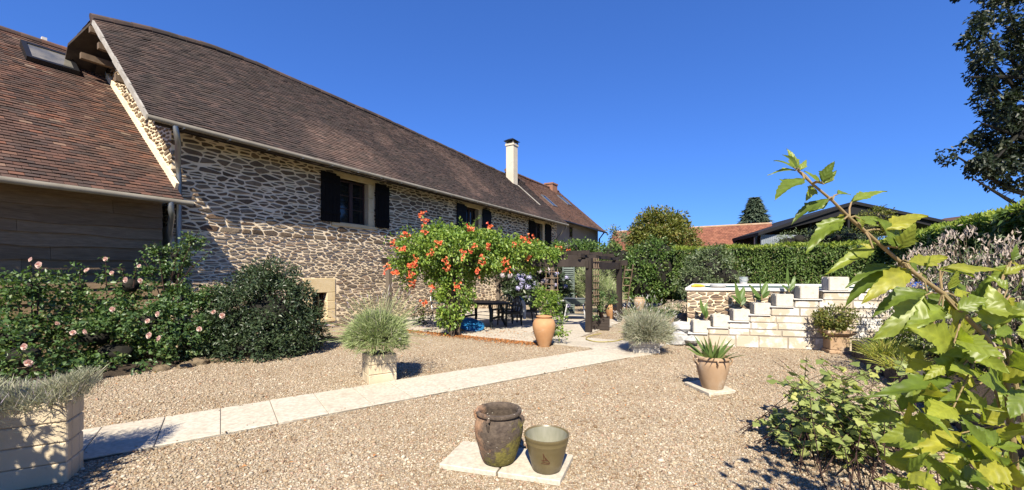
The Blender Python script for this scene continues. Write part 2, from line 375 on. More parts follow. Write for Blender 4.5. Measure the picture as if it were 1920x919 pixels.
MT['rosepetal'] = leafmat('rose_petal', [(0, (.66, .42, .36)), (.5, (.72, .55, .48)), (1, (.74, .62, .56))], .3, tcol=(1.1, 1, 1))
MT['hydra'] = leafmat('hydrangea_floret', [(0, (.32, .32, .52)), (.4, (.42, .42, .62)), (.8, (.52, .50, .68)), (1, (.48, .38, .55))], .2, tcol=(1, 1, 1.1))
MT['hydrapale'] = leafmat('faded_hydrangea_floret', [(0, (.50, .44, .46)), (.5, (.60, .54, .55)), (1, (.50, .40, .40))], .2, tcol=(1, 1, 1))
MT['stem'] = M('green_brown_stem', (.30, .24, .10), (.38, .26, .14), 20, bump=.1)
MT['redstem'] = M('dark_red_stem', (.035, .018, .014), (.07, .035, .024), 20, bump=.1)

# ------------------------------------------------------------------ building blocks
def tag(o, label=None, cat=None, group=None, kind=None):
    if label: o['label'] = label
    if cat: o['category'] = cat
    if group: o['group'] = group
    if kind: o['kind'] = kind
    return o
def thing(name, label, cat, loc=(0, 0, 0), rz=0.0, group=None):
    o = bpy.data.objects.new(name, None)
    COL.objects.link(o)
    o.location = tuple(float(v) for v in loc)
    o.rotation_euler = (0, 0, rz)
    o.empty_display_size = .2
    return tag(o, label, cat, group)
def root_of(o):
    while o.parent is not None:
        o = o.parent
    return o
def link(name, me, mat, parent, smooth=False):
    o = bpy.data.objects.new(name, me)
    COL.objects.link(o)
    if mat is not None:
        for mm in (mat if isinstance(mat, (list, tuple)) else [mat]):
            me.materials.append(mm)
    if parent is not None:
        o.parent = parent
    if smooth:
        me.polygons.foreach_set('use_smooth', [True] * len(me.polygons))
    return o
def npmesh(name, V, F, mat, parent=None, world=True, loc=None, smooth=False, uv=None):
    """V (n,3), F list of index arrays of one width each; world coordinates are made local to the thing's base"""
    V = np.asarray(V, dtype=np.float64)
    if parent is not None:
        if world:
            V = V - np.array(root_of(parent).location)
    elif loc is not None:
        V = V - np.array(loc)
    if not isinstance(F, (list, tuple)):
        F = [F]
    F = [np.asarray(f, dtype=np.int32) for f in F if len(f)]
    me = bpy.data.meshes.new(name)
    me.vertices.add(len(V)); me.vertices.foreach_set('co', V.astype(np.float32).ravel())
    nl = sum(f.size for f in F); npoly = sum(len(f) for f in F)
    me.loops.add(nl); me.polygons.add(npoly)
    me.loops.foreach_set('vertex_index', np.concatenate([f.ravel() for f in F]))
    tot = np.concatenate([np.full(len(f), f.shape[1], dtype=np.int32) for f in F])
    st = np.concatenate([[0], np.cumsum(tot)[:-1]]).astype(np.int32)
    me.polygons.foreach_set('loop_start', st)
    try:
        me.polygons.foreach_set('loop_total', tot)
    except Exception:
        pass
    me.update(calc_edges=True)
    if uv is not None:
        l = me.uv_layers.new(name='UVMap')
        l.data.foreach_set('uv', np.asarray(uv, dtype=np.float32)[np.concatenate([f.ravel() for f in F])].ravel())
    me.validate()
    o = link(name, me, mat, parent, smooth)
    if parent is None and loc is not None:
        o.location = tuple(float(v) for v in loc)
    return o

class MB:
    """collects shapes; build() links them as ONE mesh object"""
    def __init__(self):
        self.V = []; self.F = []
    def add(self, vs, fs):
        k = len(self.V)
        self.V += [tuple(float(c) for c in v) for v in vs]
        self.F += [tuple(i + k for i in f) for f in fs]
        return self
    BF = [(0, 3, 2, 1), (4, 5, 6, 7), (0, 1, 5, 4), (1, 2, 6, 5), (2, 3, 7, 6), (3, 0, 4, 7)]
    def hexa(self, p):
        return self.add(p, self.BF)
    def box(self, x0, x1, y0, y1, z0, z1):
        return self.hexa([(x0, y0, z0), (x1, y0, z0), (x1, y1, z0), (x0, y1, z0), (x0, y0, z1), (x1, y0, z1), (x1, y1, z1), (x0, y1, z1)])
    def hbox(self, s0, s1, m0, m1, z0, z1):
        """box in house coordinates"""
        return self.hexa([H(s0, m1, z0), H(s1, m1, z0), H(s1, m0, z0), H(s0, m0, z0), H(s0, m1, z1), H(s1, m1, z1), H(s1, m0, z1), H(s0, m0, z1)])
    def bar(self, a, b, w, h=None, up=(0, 0, 1)):
        """rectangular bar from a to b"""
        h = h or w
        a = Vector(a); b = Vector(b); d = (b - a).normalized()
        u = Vector(up)
        if abs(d.dot(u)) > .98: u = Vector((0, 1, 0))
        x = d.cross(u).normalized(); y = x.cross(d).normalized()
        P = []
        for c in (a, b):
            for sx, sy in ((-1, -1), (1, -1), (1, 1), (-1, 1)):
                P.append(c + x * sx * w / 2 + y * sy * h / 2)
        return self.hexa(P)
    def tube(self, pts, r, n=8, cap=True):
        pts = [Vector(p) for p in pts]
        rs = r if isinstance(r, (list, tuple)) else [r] * len(pts)
        rings = []
        ref = Vector((.3, .2, 1)).normalized()
        for i, p in enumerate(pts):
            d = (pts[min(i + 1, len(pts) - 1)] - pts[max(i - 1, 0)])
            if d.length < 1e-9: d = Vector((0, 0, 1))
            d.normalize()
            x = d.cross(ref)
            if x.length < .05: x = d.cross(Vector((1, 0, 0)))
            x.normalize(); y = d.cross(x)
            rings.append([p + (x * math.cos(2 * math.pi * k / n) + y * math.sin(2 * math.pi * k / n)) * rs[i] for k in range(n)])
        vs = [v for rg in rings for v in rg]
        fs = [(i * n + k, i * n + (k + 1) % n, (i + 1) * n + (k + 1) % n, (i + 1) * n + k) for i in range(len(pts) - 1) for k in range(n)]
        if cap:
            fs += [tuple(range(n)), tuple((len(pts) - 1) * n + k for k in range(n))]
        return self.add(vs, fs)
    def lathe(self, prof, n=40, c=(0, 0, 0), wob=0.0, closed_bottom=True):
        vs = []
        for i, (r, z) in enumerate(prof):
            for k in range(n):
                a = 2 * math.pi * k / n
                q = r * (1 + wob * math.sin(3 * a + z * 9) + wob * .6 * math.sin(7 * a - z * 14))
                vs.append((c[0] + q * math.cos(a), c[1] + q * math.sin(a), c[2] + z))
        fs = [(i * n + k, i * n + (k + 1) % n, (i + 1) * n + (k + 1) % n, (i + 1) * n + k) for i in range(len(prof) - 1) for k in range(n)]
        if closed_bottom:
            fs.append(tuple(range(n)))
            fs.append(tuple((len(prof) - 1) * n + k for k in range(n)))
        return self.add(vs, fs)
    def rock(self, c, r, seed):
        rg = np.random.default_rng(seed)
        bm = bmesh.new(); bmesh.ops.create_icosphere(bm, subdivisions=2, radius=1)
        ph = rg.uniform(0, 6, 6)
        vs = []
        for v in bm.verts:
            x, y, z = v.co
            q = 1 + .16 * math.sin(3 * x + ph[0]) + .14 * math.sin(4 * y + ph[1]) + .12 * math.sin(5 * z + ph[2]) + rg.normal(0, .03)
            vs.append((c[0] + x * q * r[0], c[1] + y * q * r[1], c[2] + max(z * q, -.6) * r[2]))
        fs = [tuple(v.index for v in f.verts) for f in bm.faces]
        bm.free()
        return self.add(vs, fs)
    def build(self, name, mat, parent=None, world=True, loc=None, bevel=0.0, smooth=False, seg=1):
        off = np.zeros(3)
        if parent is not None and world: off = np.array(root_of(parent).location)
        elif parent is None and loc is not None: off = np.array(loc, dtype=float)
        me = bpy.data.meshes.new(name)
        me.from_pydata([(v[0] - off[0], v[1] - off[1], v[2] - off[2]) for v in self.V], [], self.F)
        bm = bmesh.new(); bm.from_mesh(me)
        bmesh.ops.recalc_face_normals(bm, faces=bm.faces)
        if bevel:
            ed = [e for e in bm.edges if len(e.link_faces) == 2 and e.calc_face_angle(0) > .5]
            bmesh.ops.bevel(bm, geom=ed, offset=bevel, segments=seg, affect='EDGES', clamp_overlap=True)
        bm.to_mesh(me); bm.free()
        if smooth:
            try:
                me.set_sharp_from_angle(angle=R(50))
            except Exception:
                pass
        o = link(name, me, mat, parent, smooth)
        if parent is None and loc is not None:
            o.location = tuple(float(v) for v in loc)
        return o

def children(o, allo):
    return [c for c in allo if c.parent == o]
def copy_tree(o, parent=None):
    allo = list(COL.objects)
    def rec(x, p):
        c = x.copy(); COL.objects.link(c)
        if p is not None: c.parent = p
        for ch in children(x, allo): rec(ch, c)
        return c
    return rec(o, parent)

# ------------------------------------------------------------------ leaves
def unit(v):
    return v / (np.linalg.norm(v, axis=-1, keepdims=True) + 1e-9)
def leaf_arrays(P, A, Nn, Ln, Wn, fold=.25, curl=.15):
    """five-vertex folded leaves at P along axis A, face normal about Nn"""
    A = unit(A)
    S = unit(np.cross(Nn, A)); U = np.cross(A, S)
    Ln = np.broadcast_to(np.asarray(Ln, float).reshape(-1, 1), (len(P), 1)); Wn = np.broadcast_to(np.asarray(Wn, float).reshape(-1, 1), (len(P), 1))
    base = P
    mid = P + A * Ln * .48
    left = mid + S * Wn * .5 + U * Wn * fold
    right = mid - S * Wn * .5 + U * Wn * fold
    tip = P + A * Ln - U * Ln * curl
    V = np.stack([base, left, mid, right, tip], 1).reshape(-1, 3)
    k = np.arange(len(P))[:, None] * 5
    F = np.concatenate([k + np.array([[0, 2, 4, 1]]), k + np.array([[0, 3, 4, 2]])], 0)
    return V, F
def leaves(name, P, A, Nn, Ln, Wn, mat, parent, fold=.25, curl=.15, world=True):
    V, F = leaf_arrays(P, A, Nn, Ln, Wn, fold, curl)
    return npmesh(name, V, F, mat, parent, world)
def wobble(D, seed, amp=.18, freq=3.0):
    rg = np.random.default_rng(seed)
    out = np.zeros(len(D))
    for i in range(5):
        w = rg.normal(0, freq * (1 + i * .5), 3); ph = rg.uniform(0, 6.28)
        out += np.sin(D @ w + ph) / (1 + i * .5)
    return 1 + amp * out / 2
def blob_points(blobs, n, seed, shell=.45, amp=.16, clump=0, clump_r=.14, zmin=.02, lowcut=None):
    """points near the surface of several ellipsoids (cx,cy,cz,rx,ry,rz); returns points, outward directions"""
    rg = np.random.default_rng(seed)
    B = np.array(blobs, float)
    wt = (B[:, 3] * B[:, 4] + B[:, 3] * B[:, 5] + B[:, 4] * B[:, 5]); wt /= wt.sum()
    idx = rg.choice(len(B), n, p=wt)
    if clump:
        kc = max(1, clump)
        ci = rg.choice(len(B), kc, p=wt)
        D0 = unit(rg.normal(0, 1, (kc, 3)))
        rr = rg.uniform(.72, 1.02, kc) * wobble(D0, seed, amp)
        C = B[ci, :3] + D0 * B[ci, 3:] * rr[:, None]
        pick = rg.integers(0, kc, n)
        cr = clump_r * rg.uniform(.6, 1.35, kc)
        dd = unit(rg.normal(0, 1, (n, 3)))
        P = C[pick] + dd * (cr[pick] * rg.uniform(.25, 1.0, n) ** .6)[:, None]
        O = unit(dd * .6 + D0[pick])
    else:
        D = unit(rg.normal(0, 1, (n, 3)))
        rr = (1 - shell * rg.uniform(0, 1, n) ** 1.6) * wobble(D, seed, amp)
        P = B[idx, :3] + D * B[idx, 3:] * rr[:, None]
        O = D
    k = P[:, 2] > zmin
    return P[k], O[k]
def foliage(name, blobs, n, L0, W0, mat, parent, seed, shell=.45, amp=.16, clump=0, clump_r=.14, up=.5, droop=0.0, rnd=.7, fold=.25, curl=.15, zmin=.02):
    P, O = blob_points(blobs, n, seed, shell, amp, clump, clump_r, zmin)
    rg = np.random.default_rng(seed + 1)
    A = unit(O + rg.normal(0, rnd, P.shape) + np.array([0, 0, -droop]))
    Nn = unit(rg.normal(0, .55, P.shape) + np.array([0, 0, up]) + O * .6)
    s = rg.uniform(.6, 1.25, len(P))
    return leaves(name, P, A, Nn, L0 * s, W0 * s, mat, parent, fold, curl)
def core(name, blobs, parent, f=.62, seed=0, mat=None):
    """solid dark core for twigs, the shade inside a shrub put into its colour"""
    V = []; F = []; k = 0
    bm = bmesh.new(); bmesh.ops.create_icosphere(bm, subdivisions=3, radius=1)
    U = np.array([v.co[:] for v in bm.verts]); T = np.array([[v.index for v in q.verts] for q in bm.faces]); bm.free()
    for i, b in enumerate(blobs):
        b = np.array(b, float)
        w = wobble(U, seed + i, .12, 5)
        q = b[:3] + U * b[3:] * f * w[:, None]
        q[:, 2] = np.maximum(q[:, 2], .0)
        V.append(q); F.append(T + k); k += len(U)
    return npmesh(name, np.concatenate(V), np.concatenate(F), mat or MT['shadewood'], parent)
def blades(name, P, A, Ln, Wn, mat, parent, bend=.3, seg=3, world=True, seed=0, taper=True, tipw=0.0):
    """narrow curved blades: strips of quads"""
    rg = np.random.default_rng(seed)
    n = len(P); A = unit(A)
    Ln = np.broadcast_to(np.asarray(Ln, float), (n,)); Wn = np.broadcast_to(np.asarray(Wn, float), (n,))
    S = unit(np.cross(A, rg.normal(0, 1, (n, 3)))); rows = []
    dn = np.array([0, 0, -1.0])
    hor = A.copy(); hor[:, 2] = 0
    for i in range(seg + 1):
        t = i / seg
        c = P + A * (Ln * t)[:, None] + (dn * .6 + hor * .5) * (Ln * bend * t * t)[:, None]
        if taper:
            w = Wn * ((1 - t) ** .7 * (1 - tipw) + tipw) if i else Wn * .7
        else:
            w = Wn
        w = np.maximum(w, Wn * .06)
        rows.append(c + S * (w / 2)[:, None]); rows.append(c - S * (w / 2)[:, None])
    V = np.stack(rows, 1).reshape(-1, 3)
    k = np.arange(n)[:, None] * (2 * (seg + 1))
    F = np.concatenate([k + np.array([[2 * i, 2 * i + 1, 2 * i + 3, 2 * i + 2]]) for i in range(seg)], 0)
    return npmesh(name, V, F, mat, parent, world)

# ------------------------------------------------------------------ rubble masonry
def clip_poly(poly, a, b, c):
    """keep a*x + b*y <= c"""
    out = []
    n = len(poly)
    for i in range(n):
        p, q = poly[i], poly[(i + 1) % n]
        fp = a * p[0] + b * p[1] - c; fq = a * q[0] + b * q[1] - c
        if fp <= 0: out.append(p)
        if (fp < 0 < fq) or (fq < 0 < fp):
            t = fp / (fp - fq)
            out.append((p[0] + t * (q[0] - p[0]), p[1] + t * (q[1] - p[1])))
    return out
def rubble(u0, u1, z0, z1, place, seed, row=(.06, .15), wid=(.14, .5), gap=.017, holes=(), planes=(), depth=(.008, .03), ky=2.3):
    """irregular stones over a rectangle; place(u, z, out) -> world point. Returns V, faces"""
    rg = random.Random(seed)
    pts = []
    z = z0
    while z < z1:
        h = rg.uniform(*row)
        u = u0 - rg.uniform(0, .3)
        while u < u1:
            w = rg.uniform(*wid) * (.55 + h / row[1] * .6)
            v = rg.random()
            if v < .20 and h > row[0] * 1.3:
                sp = rg.uniform(.35, .65)
                pts.append((u + w / 2 + rg.uniform(-.03, .03), z + h * sp / 2, w, h * sp)); pts.append((u + w / 2 + rg.uniform(-.03, .03), z + h * (sp + 1) / 2, w, h * (1 - sp)))
            elif v < .32:
                w *= .45; pts.append((u + w / 2, z + h / 2, w, h))
            elif v < .42:
                w *= 1.25; pts.append((u + w / 2, z + h * .62, w, h * 1.7))
            else:
                pts.append((u + w / 2, z + h / 2 + rg.uniform(-.28, .28) * h, w, h))
            u += w
        z += h * .93
    cell = .45
    grid = {}
    for i, p in enumerate(pts):
        grid.setdefault((int(p[0] // cell), int(p[1] // cell)), []).append(i)
    V = []; F = []
    for i, (x, y, w, h) in enumerate(pts):
        if not (u0 < x < u1 and z0 < y < z1): continue
        if any(a < x < b and c < y < d for a, b, c, d in holes): continue
        if any(a * x + b * y > c for a, b, c in planes): continue
        poly = [(x - .45, y - .16), (x + .45, y - .16), (x + .45, y + .16), (x - .45, y + .16)]
        gx, gy = int(x // cell), int(y // cell)
        for dx in (-1, 0, 1):
            for dy in (-1, 0, 1):
                for j in grid.get((gx + dx, gy + dy), ()):
                    if j == i: continue
                    qx, qy = pts[j][0], pts[j][1]
                    ax, ay = (qx - x), (qy - y) * ky * ky
                    ln = math.hypot(ax, ay)
                    if ln < 1e-6: continue
                    wgt = .5 + .12 * max(-1, min(1, (h - pts[j][3]) / .1))
                    mx, my = x + (qx - x) * wgt, y + (qy - y) * wgt
                    poly = clip_poly(poly, ax / ln, ay / ln, (ax * mx + ay * my) / ln - gap * rg.uniform(.6, 1.5))
                    if len(poly) < 3: break
                if len(poly) < 3: break
            if len(poly) < 3: break
        if len(poly) < 3: continue
        poly = clip_poly(poly, 1, 0, u1); poly = clip_poly(poly, -1, 0, -u0)
        poly = clip_poly(poly, 0, 1, z1) if len(poly) > 2 else poly
        poly = clip_poly(poly, 0, -1, -z0) if len(poly) > 2 else poly
        for a, b, c in planes:
            if len(poly) > 2: poly = clip_poly(poly, a, b, c)
        for a, b, c, d in holes:
            if len(poly) < 3: break
            xs = [p[0] for p in poly]; ys = [p[1] for p in poly]
            if max(xs) > a and min(xs) < b and max(ys) > c and min(ys) < d:
                if x <= a: poly = clip_poly(poly, 1, 0, a)
                elif x >= b: poly = clip_poly(poly, -1, 0, -b)
                elif y <= c: poly = clip_poly(poly, 0, 1, c)
                else: poly = clip_poly(poly, 0, -1, -d)
        if len(poly) < 3: continue
        cx = sum(p[0] for p in poly) / len(poly); cy = sum(p[1] for p in poly) / len(poly)
        # rounded, slightly ragged outline
        q = []
        for k in range(len(poly)):
            p, r = poly[k], poly[(k + 1) % len(poly)]
            if math.hypot(p[0] - r[0], p[1] - r[1]) < .008: continue
            q.append((p[0] * .86 + r[0] * .14, p[1] * .86 + r[1] * .14)); q.append((p[0] * .14 + r[0] * .86, p[1] * .14 + r[1] * .86))
        if len(q) < 4: continue
        if max(p[0] for p in q) - min(p[0] for p in q) < .05: continue
        q = [(p[0] + rg.uniform(-.008, .008), p[1] + rg.uniform(-.006, .006)) for p in q]
        d0 = rg.uniform(*depth); tu, tz = rg.uniform(-.05, .05), rg.uniform(-.10, .10)
        k = len(V); nq = len(q)
        for p in q: V.append(place(p[0], p[1], -.012))
        for p in q: V.append(place(p[0], p[1], d0 * .45 + .002))
        for p in q:
            ux, uz = cx + (p[0] - cx) * .80, cy + (p[1] - cy) * .72
            V.append(place(ux, uz, d0 + tu * (ux - cx) + tz * (uz - cy)))
        for a in range(nq):
            b = (a + 1) % nq
            F.append((k + a, k + b, k + nq + b, k + nq + a)); F.append((k + nq + a, k + nq + b, k + 2 * nq + b, k + 2 * nq + a))
        F.append(tuple(k + 2 * nq + a for a in range(nq)))
    return V, F
def add_raw(mb, VF):
    return mb.add(VF[0], VF[1])
def two_mat_join(name, mbs, mats, parent):
    """several MBs with a material each, linked as one mesh"""
    off = np.array(root_of(parent).location)
    V = []; F = []; mi = []
    for i, mb in enumerate(mbs):
        k = len(V)
        V += [(v[0] - off[0], v[1] - off[1], v[2] - off[2]) for v in mb.V]
        F += [tuple(a + k for a in f) for f in mb.F]; mi += [i] * len(mb.F)
    me = bpy.data.meshes.new(name); me.from_pydata(V, [], F)
    me.polygons.foreach_set('material_index', mi)
    bm = bmesh.new(); bm.from_mesh(me); bmesh.ops.recalc_face_normals(bm, faces=bm.faces); bm.to_mesh(me); bm.free()
    return link(name, me, mats, parent)

# ------------------------------------------------------------------ roof tiles
def roof_tiles(mb, A, B, C, D, tw=.165, ex=.092, seed=0, sag=None, skip=None, lift=.013):
    """plain clay tiles over the slope A(eave start) B(eave end) C(ridge end) D(ridge start)"""
    rg = random.Random(seed)
    A, B, C, D = (Vector(p) for p in (A, B, C, D))
    nrm = (B - A).cross(D - A).normalized()
    if nrm.z < 0: nrm = -nrm
    up = ((D - A).length + (C - B).length) / 2
    nr = int(up / ex); nc = int(max((B - A).length, (C - D).length) / tw)
    def pt(u, v):
        p = A.lerp(B, u).lerp(D.lerp(C, u), v)
        if sag: p = p + Vector((0, 0, sag(u, v)))
        return p
    for r in range(nr):
        v0 = r / nr; v1 = min(1.0, (r + 1.25) / nr)
        sh = .5 * (r % 2)
        for c in range(-1, nc + 1):
            u0 = (c + sh + .02) / nc; u1 = (c + sh + .98) / nc
            u0 = max(0, u0); u1 = min(1, u1)
            if u1 - u0 < .2 / nc: continue
            if skip and skip((u0 + u1) / 2, (v0 + v1) / 2): continue
            j = rg.uniform(-.006, .006)
            a, b, d, e = pt(u0, v0), pt(u1, v0), pt(u1, v1), pt(u0, v1)
            dv = (e - a).normalized()
            l = lift * rg.uniform(.7, 1.6) + (rg.uniform(.004, .012) if rg.random() < .01 else 0); t = .011
            if rg.random() < .004: j -= rg.uniform(.01, .03)
            a = a + dv * j; b = b + dv * (j + rg.uniform(-.004, .004))
            mb.add([a + nrm * l, b + nrm * (l + rg.uniform(-.003, .003)), d + nrm * .002, e + nrm * .002,
                    a + nrm * (l + t), b + nrm * (l + t), d + nrm * (t * .6), e + nrm * (t * .6)],
                   [(4, 5, 6, 7), (0, 1, 5, 4), (1, 2, 6, 5), (3, 0, 4, 7)])
    return mb

# ================================================================== SETTING
def plane_sheet(name, mat, r, z=0.0):
    me = bpy.data.meshes.new(name)
    me.from_pydata([(-r, -r, z), (r, -r, z), (r, r, z), (-r, r, z)], [], [(0, 1, 2, 3)])
    return tag(link(name, me, mat, None), kind='structure')
plane_sheet('ground', MT['ground'], 900)

# path of cream slabs
PE = np.array([.813, .583]); PE /= np.linalg.norm(PE)
PQ = np.array([-PE[1], PE[0]])
P0 = np.array([-3.63, 3.42])
def pth(t, w, z):
    p = P0 + PE * t + PQ * w
    return (p[0], p[1], z)
mb = MB()
mb.hexa([pth(-2.2, .0, -.05), pth(7.2, 0, -.05), pth(7.2, .92, -.05), pth(-2.2, .92, -.05), pth(-2.2, .0, .018), pth(7.2, 0, .018), pth(7.2, .92, .018), pth(-2.2, .92, .018)])
bed_path = mb
mb2 = MB()
t = -2.0; k = 0
rr = random.Random(3)
while t < 7.15:
    t1 = min(t + .492, 7.2)
    two = t > 3.6
    strips = [(0.0, .455), (.459, .92)] if two else [(0.0, .92)]
    for a, b in strips:
        z = .030 + rr.uniform(-.0025, .0025)
        g = .0035
        mb2.hexa([pth(t + g, a, .0), pth(t1 - g, a, 0), pth(t1 - g, b, 0), pth(t + g, b, 0), pth(t + g, a, z), pth(t1 - g, a, z), pth(t1 - g, b, z), pth(t + g, b, z)])
    t = t1
pa = thing('path', None, None); pa['kind'] = 'structure'
mb2.build('slab', MT['slab'], pa, bevel=.004); bed_path.build('joint', MT['joint'], pa)

# patio of slabs square to the house
mb = MB(); mbj = MB()
rr = random.Random(5)
def slabrow(s0, s1, m0, m1, ds, dm):
    s = s0
    while s < s1 - .05:
        m = m0; e = min(s + ds, s1)
        while m < m1 - .05:
            f = min(m + dm, m1); z = .030 + rr.uniform(-.003, .003)
            mb.hbox(s + .003, e - .003, m + .003, f - .003, 0, z); m = f
        s = e
slabrow(8.2, 9.4, -10.5, -1.75, .6, .75)
slabrow(9.4, 14.6, -10.5, -3.75, .65, .75)
slabrow(13.6, 16.6, -3.75, -2.4, .75, .65)
mbj.hbox(8.2, 9.4, -10.5, -1.75, -.05, .016); mbj.hbox(9.4, 14.6, -10.5, -3.75, -.05, .017); mbj.hbox(13.6, 16.6, -3.75, -2.4, -.05, .015)
# the odd piece between path and patio
q = [pth(7.2, .0, 0), H(8.19, -1.75), H(8.19, -3.05), pth(7.2, .92, 0)]
mb.hexa([(a, b, 0) for a, b, c in q] + [(a, b, .029) for a, b, c in q])
pt_ = thing('patio', None, None); pt_['kind'] = 'structure'
mb.build('slab', MT['patio'], pt_, bevel=.004); mbj.build('joint', MT['joint'], pt_)

# flower bed along the house, with raised soil
def sheet_bump(name, mat, s0, s1, m0, m1, zc, seed, kind='structure', ns=40, nm=14):
    rg = np.random.default_rng(seed)
    V = []; F = []
    for i in range(ns + 1):
        for j in range(nm + 1):
            u, v = i / ns, j / nm
            e = min(u, 1 - u) * ns / 3; f = min(v, 1 - v) * nm / 2.5
            h = zc * min(1, e) ** .7 * min(1, f) ** .7
            V.append(H(s0 + (s1 - s0) * u, m0 + (m1 - m0) * v + .14 * math.sin(u * 11 + seed), h * (1 + rg.normal(0, .12)) - .01))
    for i in range(ns):
        for j in range(nm):
            a = i * (nm + 1) + j
            F.append((a, a + 1, a + nm + 2, a + nm + 1))
    return tag(npmesh(name, V, np.array(F), mat, smooth=True), kind=kind)
sheet_bump('flower_bed', MT['soil'], -2.5, 6.4, -10.35, -8.55, .10, 2)

# gravel pebbles near the camera
def pebbles():
    rg = np.random.default_rng(11)
    bm = bmesh.new(); bmesh.ops.create_icosphere(bm, subdivisions=1, radius=1)
    U = np.array([v.co[:] for v in bm.verts]); T = np.array([[v.index for v in f.verts] for f in bm.faces]); bm.free()
    pts = []
    for y0, y1, dens in ((2.7, 4.0, 3600), (4.0, 5.2, 2600), (5.2, 7.2, 2300), (7.2, 9.0, 1300), (9.0, 11.0, 500)):
        xm = 1.35 * y1
        n = int(dens * (2 * xm) * (y1 - y0))
        p = np.stack([rg.uniform(-xm, xm, n), rg.uniform(y0, y1, n)], 1)
        pts.append(p[np.abs(p[:, 0]) < 1.32 * p[:, 1] + .2])
    P = np.concatenate(pts)
    rel = P - P0
    t, w = rel @ PE, rel @ PQ
    s = P[:, 0] * DX + P[:, 1] * DY; m = P[:, 0] * NX + P[:, 1] * NY
    edge = rg.uniform(-.012, .02, len(P))
    inpath = (w > -edge) & (w < .92 + edge) & (t < 7.2)
    inpat = ((s > 8.19 - edge) & (s < 9.41) & (m < -1.74) & (m > -10.5)) | ((s > 9.3) & (m < -3.74) & (m > -10.5))
    odd = (t >= 7.15) & (s < 8.2) & (w > -.02) & (m < -1.7)
    bed = (m < -8.7) & (s < 6.3)
    stray = inpath & (np.minimum(w, .92 - w) < .16) & (rg.uniform(0, 1, len(P)) < .05 * np.exp(-np.maximum(np.minimum(w, .92 - w), 0) / .05))
    keep = (~(inpath | inpat | odd | bed) & (m < 1.72)) | stray
    zl = np.where(stray, .031, 0.0)[keep]
    P = P[keep]
    n = len(P)
    r = rg.lognormal(math.log(.0072), .36, n)
    q = rg.uniform(0, 6.28, n); sc = np.stack([rg.uniform(.8, 1.5, n), rg.uniform(.65, 1.0, n), rg.uniform(.45, .8, n)], 1) * r[:, None]
    tilt = rg.normal(0, .3, n)
    b = U[None] * sc[:, None] * (1 + rg.normal(0, .07, (n, len(U), 1)))
    ct, st = np.cos(tilt)[:, None], np.sin(tilt)[:, None]
    y = b[:, :, 1] * ct - b[:, :, 2] * st; z = b[:, :, 1] * st + b[:, :, 2] * ct
    c, sn = np.cos(q)[:, None], np.sin(q)[:, None]
    V = np.stack([b[:, :, 0] * c - y * sn + P[:, :1], b[:, :, 0] * sn + y * c + P[:, 1:], z + (sc[:, 2:] * .55) + zl[:, None]], 2)
    F = (T[None] + (np.arange(n) * len(U))[:, None, None]).reshape(-1, 3)
    o = npmesh('gravel', V.reshape(-1, 3), F, MT['pebble'], smooth=False)
    tag(o, 'loose beige and pink pebbles covering the courtyard', 'gravel', kind='stuff')
pebbles()

# fallen orange petals along the patio edge
rg = np.random.default_rng(21)
n = 2600
s_ = 8.17 - np.abs(rg.normal(0, .22, n)); m_ = rg.uniform(-8.6, -3.9, n)
kp = s_ < 8.18 - .02
s_, m_ = s_[kp], m_[kp]
P = np.stack([s_ * DX + m_ * NX, s_ * DY + m_ * NY, rg.uniform(.012, .03, len(s_))], 1)
A = unit(rg.normal(0, 1, (len(P), 3)) * [1, 1, .2]); Nn = unit(rg.normal(0, .3, (len(P), 3)) + [0, 0, 1])
o = leaves('fallen_petals', P, A, Nn, rg.uniform(.03, .06, len(P)), rg.uniform(.015, .03, len(P)), MT['l_petals'], None)
tag(o, 'rust orange fallen petals drifted along the patio edge under the vine', 'fallen petals', kind='stuff')
n = 500
s_ = rg.uniform(8.3, 9.6, n); m_ = rg.uniform(-8.8, -4.2, n)
P = np.stack([s_ * DX + m_ * NX, s_ * DY + m_ * NY, np.full(n, .037)], 1)
A = unit(rg.normal(0, 1, (n, 3)) * [1, 1, .1]); Nn = unit(rg.normal(0, .2, (n, 3)) + [0, 0, 1])
o = leaves('fallen_leaves', P, A, Nn, rg.uniform(.03, .06, n), rg.uniform(.015, .03, n), MT['l_petals'], None)
tag(o, 'scattered brown petals and leaves lying on the patio slabs', 'fallen leaves', kind='stuff')

n = 420
X_, Y_ = rg.uniform(-6, 7, n), rg.uniform(3, 9.5, n)
P = np.stack([X_, Y_, np.full(n, .022)], 1)
relp = P[:, :2] - P0
ed = (relp @ PQ); kk = (np.abs(X_) < 1.3 * Y_) & ~((ed > -.01) & (ed < .93)); P = P[kk]
A = unit(rg.normal(0, 1, (len(P), 3)) * [1, 1, .15]); Nn = unit(rg.normal(0, .35, (len(P), 3)) + [0, 0, 1])
o = leaves('leaf_litter', P, A, Nn, rg.uniform(.02, .05, len(P)), rg.uniform(.01, .024, len(P)), MT['l_petals'], None)
tag(o, 'a few dry brown leaves strewn over the gravel', 'leaf litter', kind='stuff')

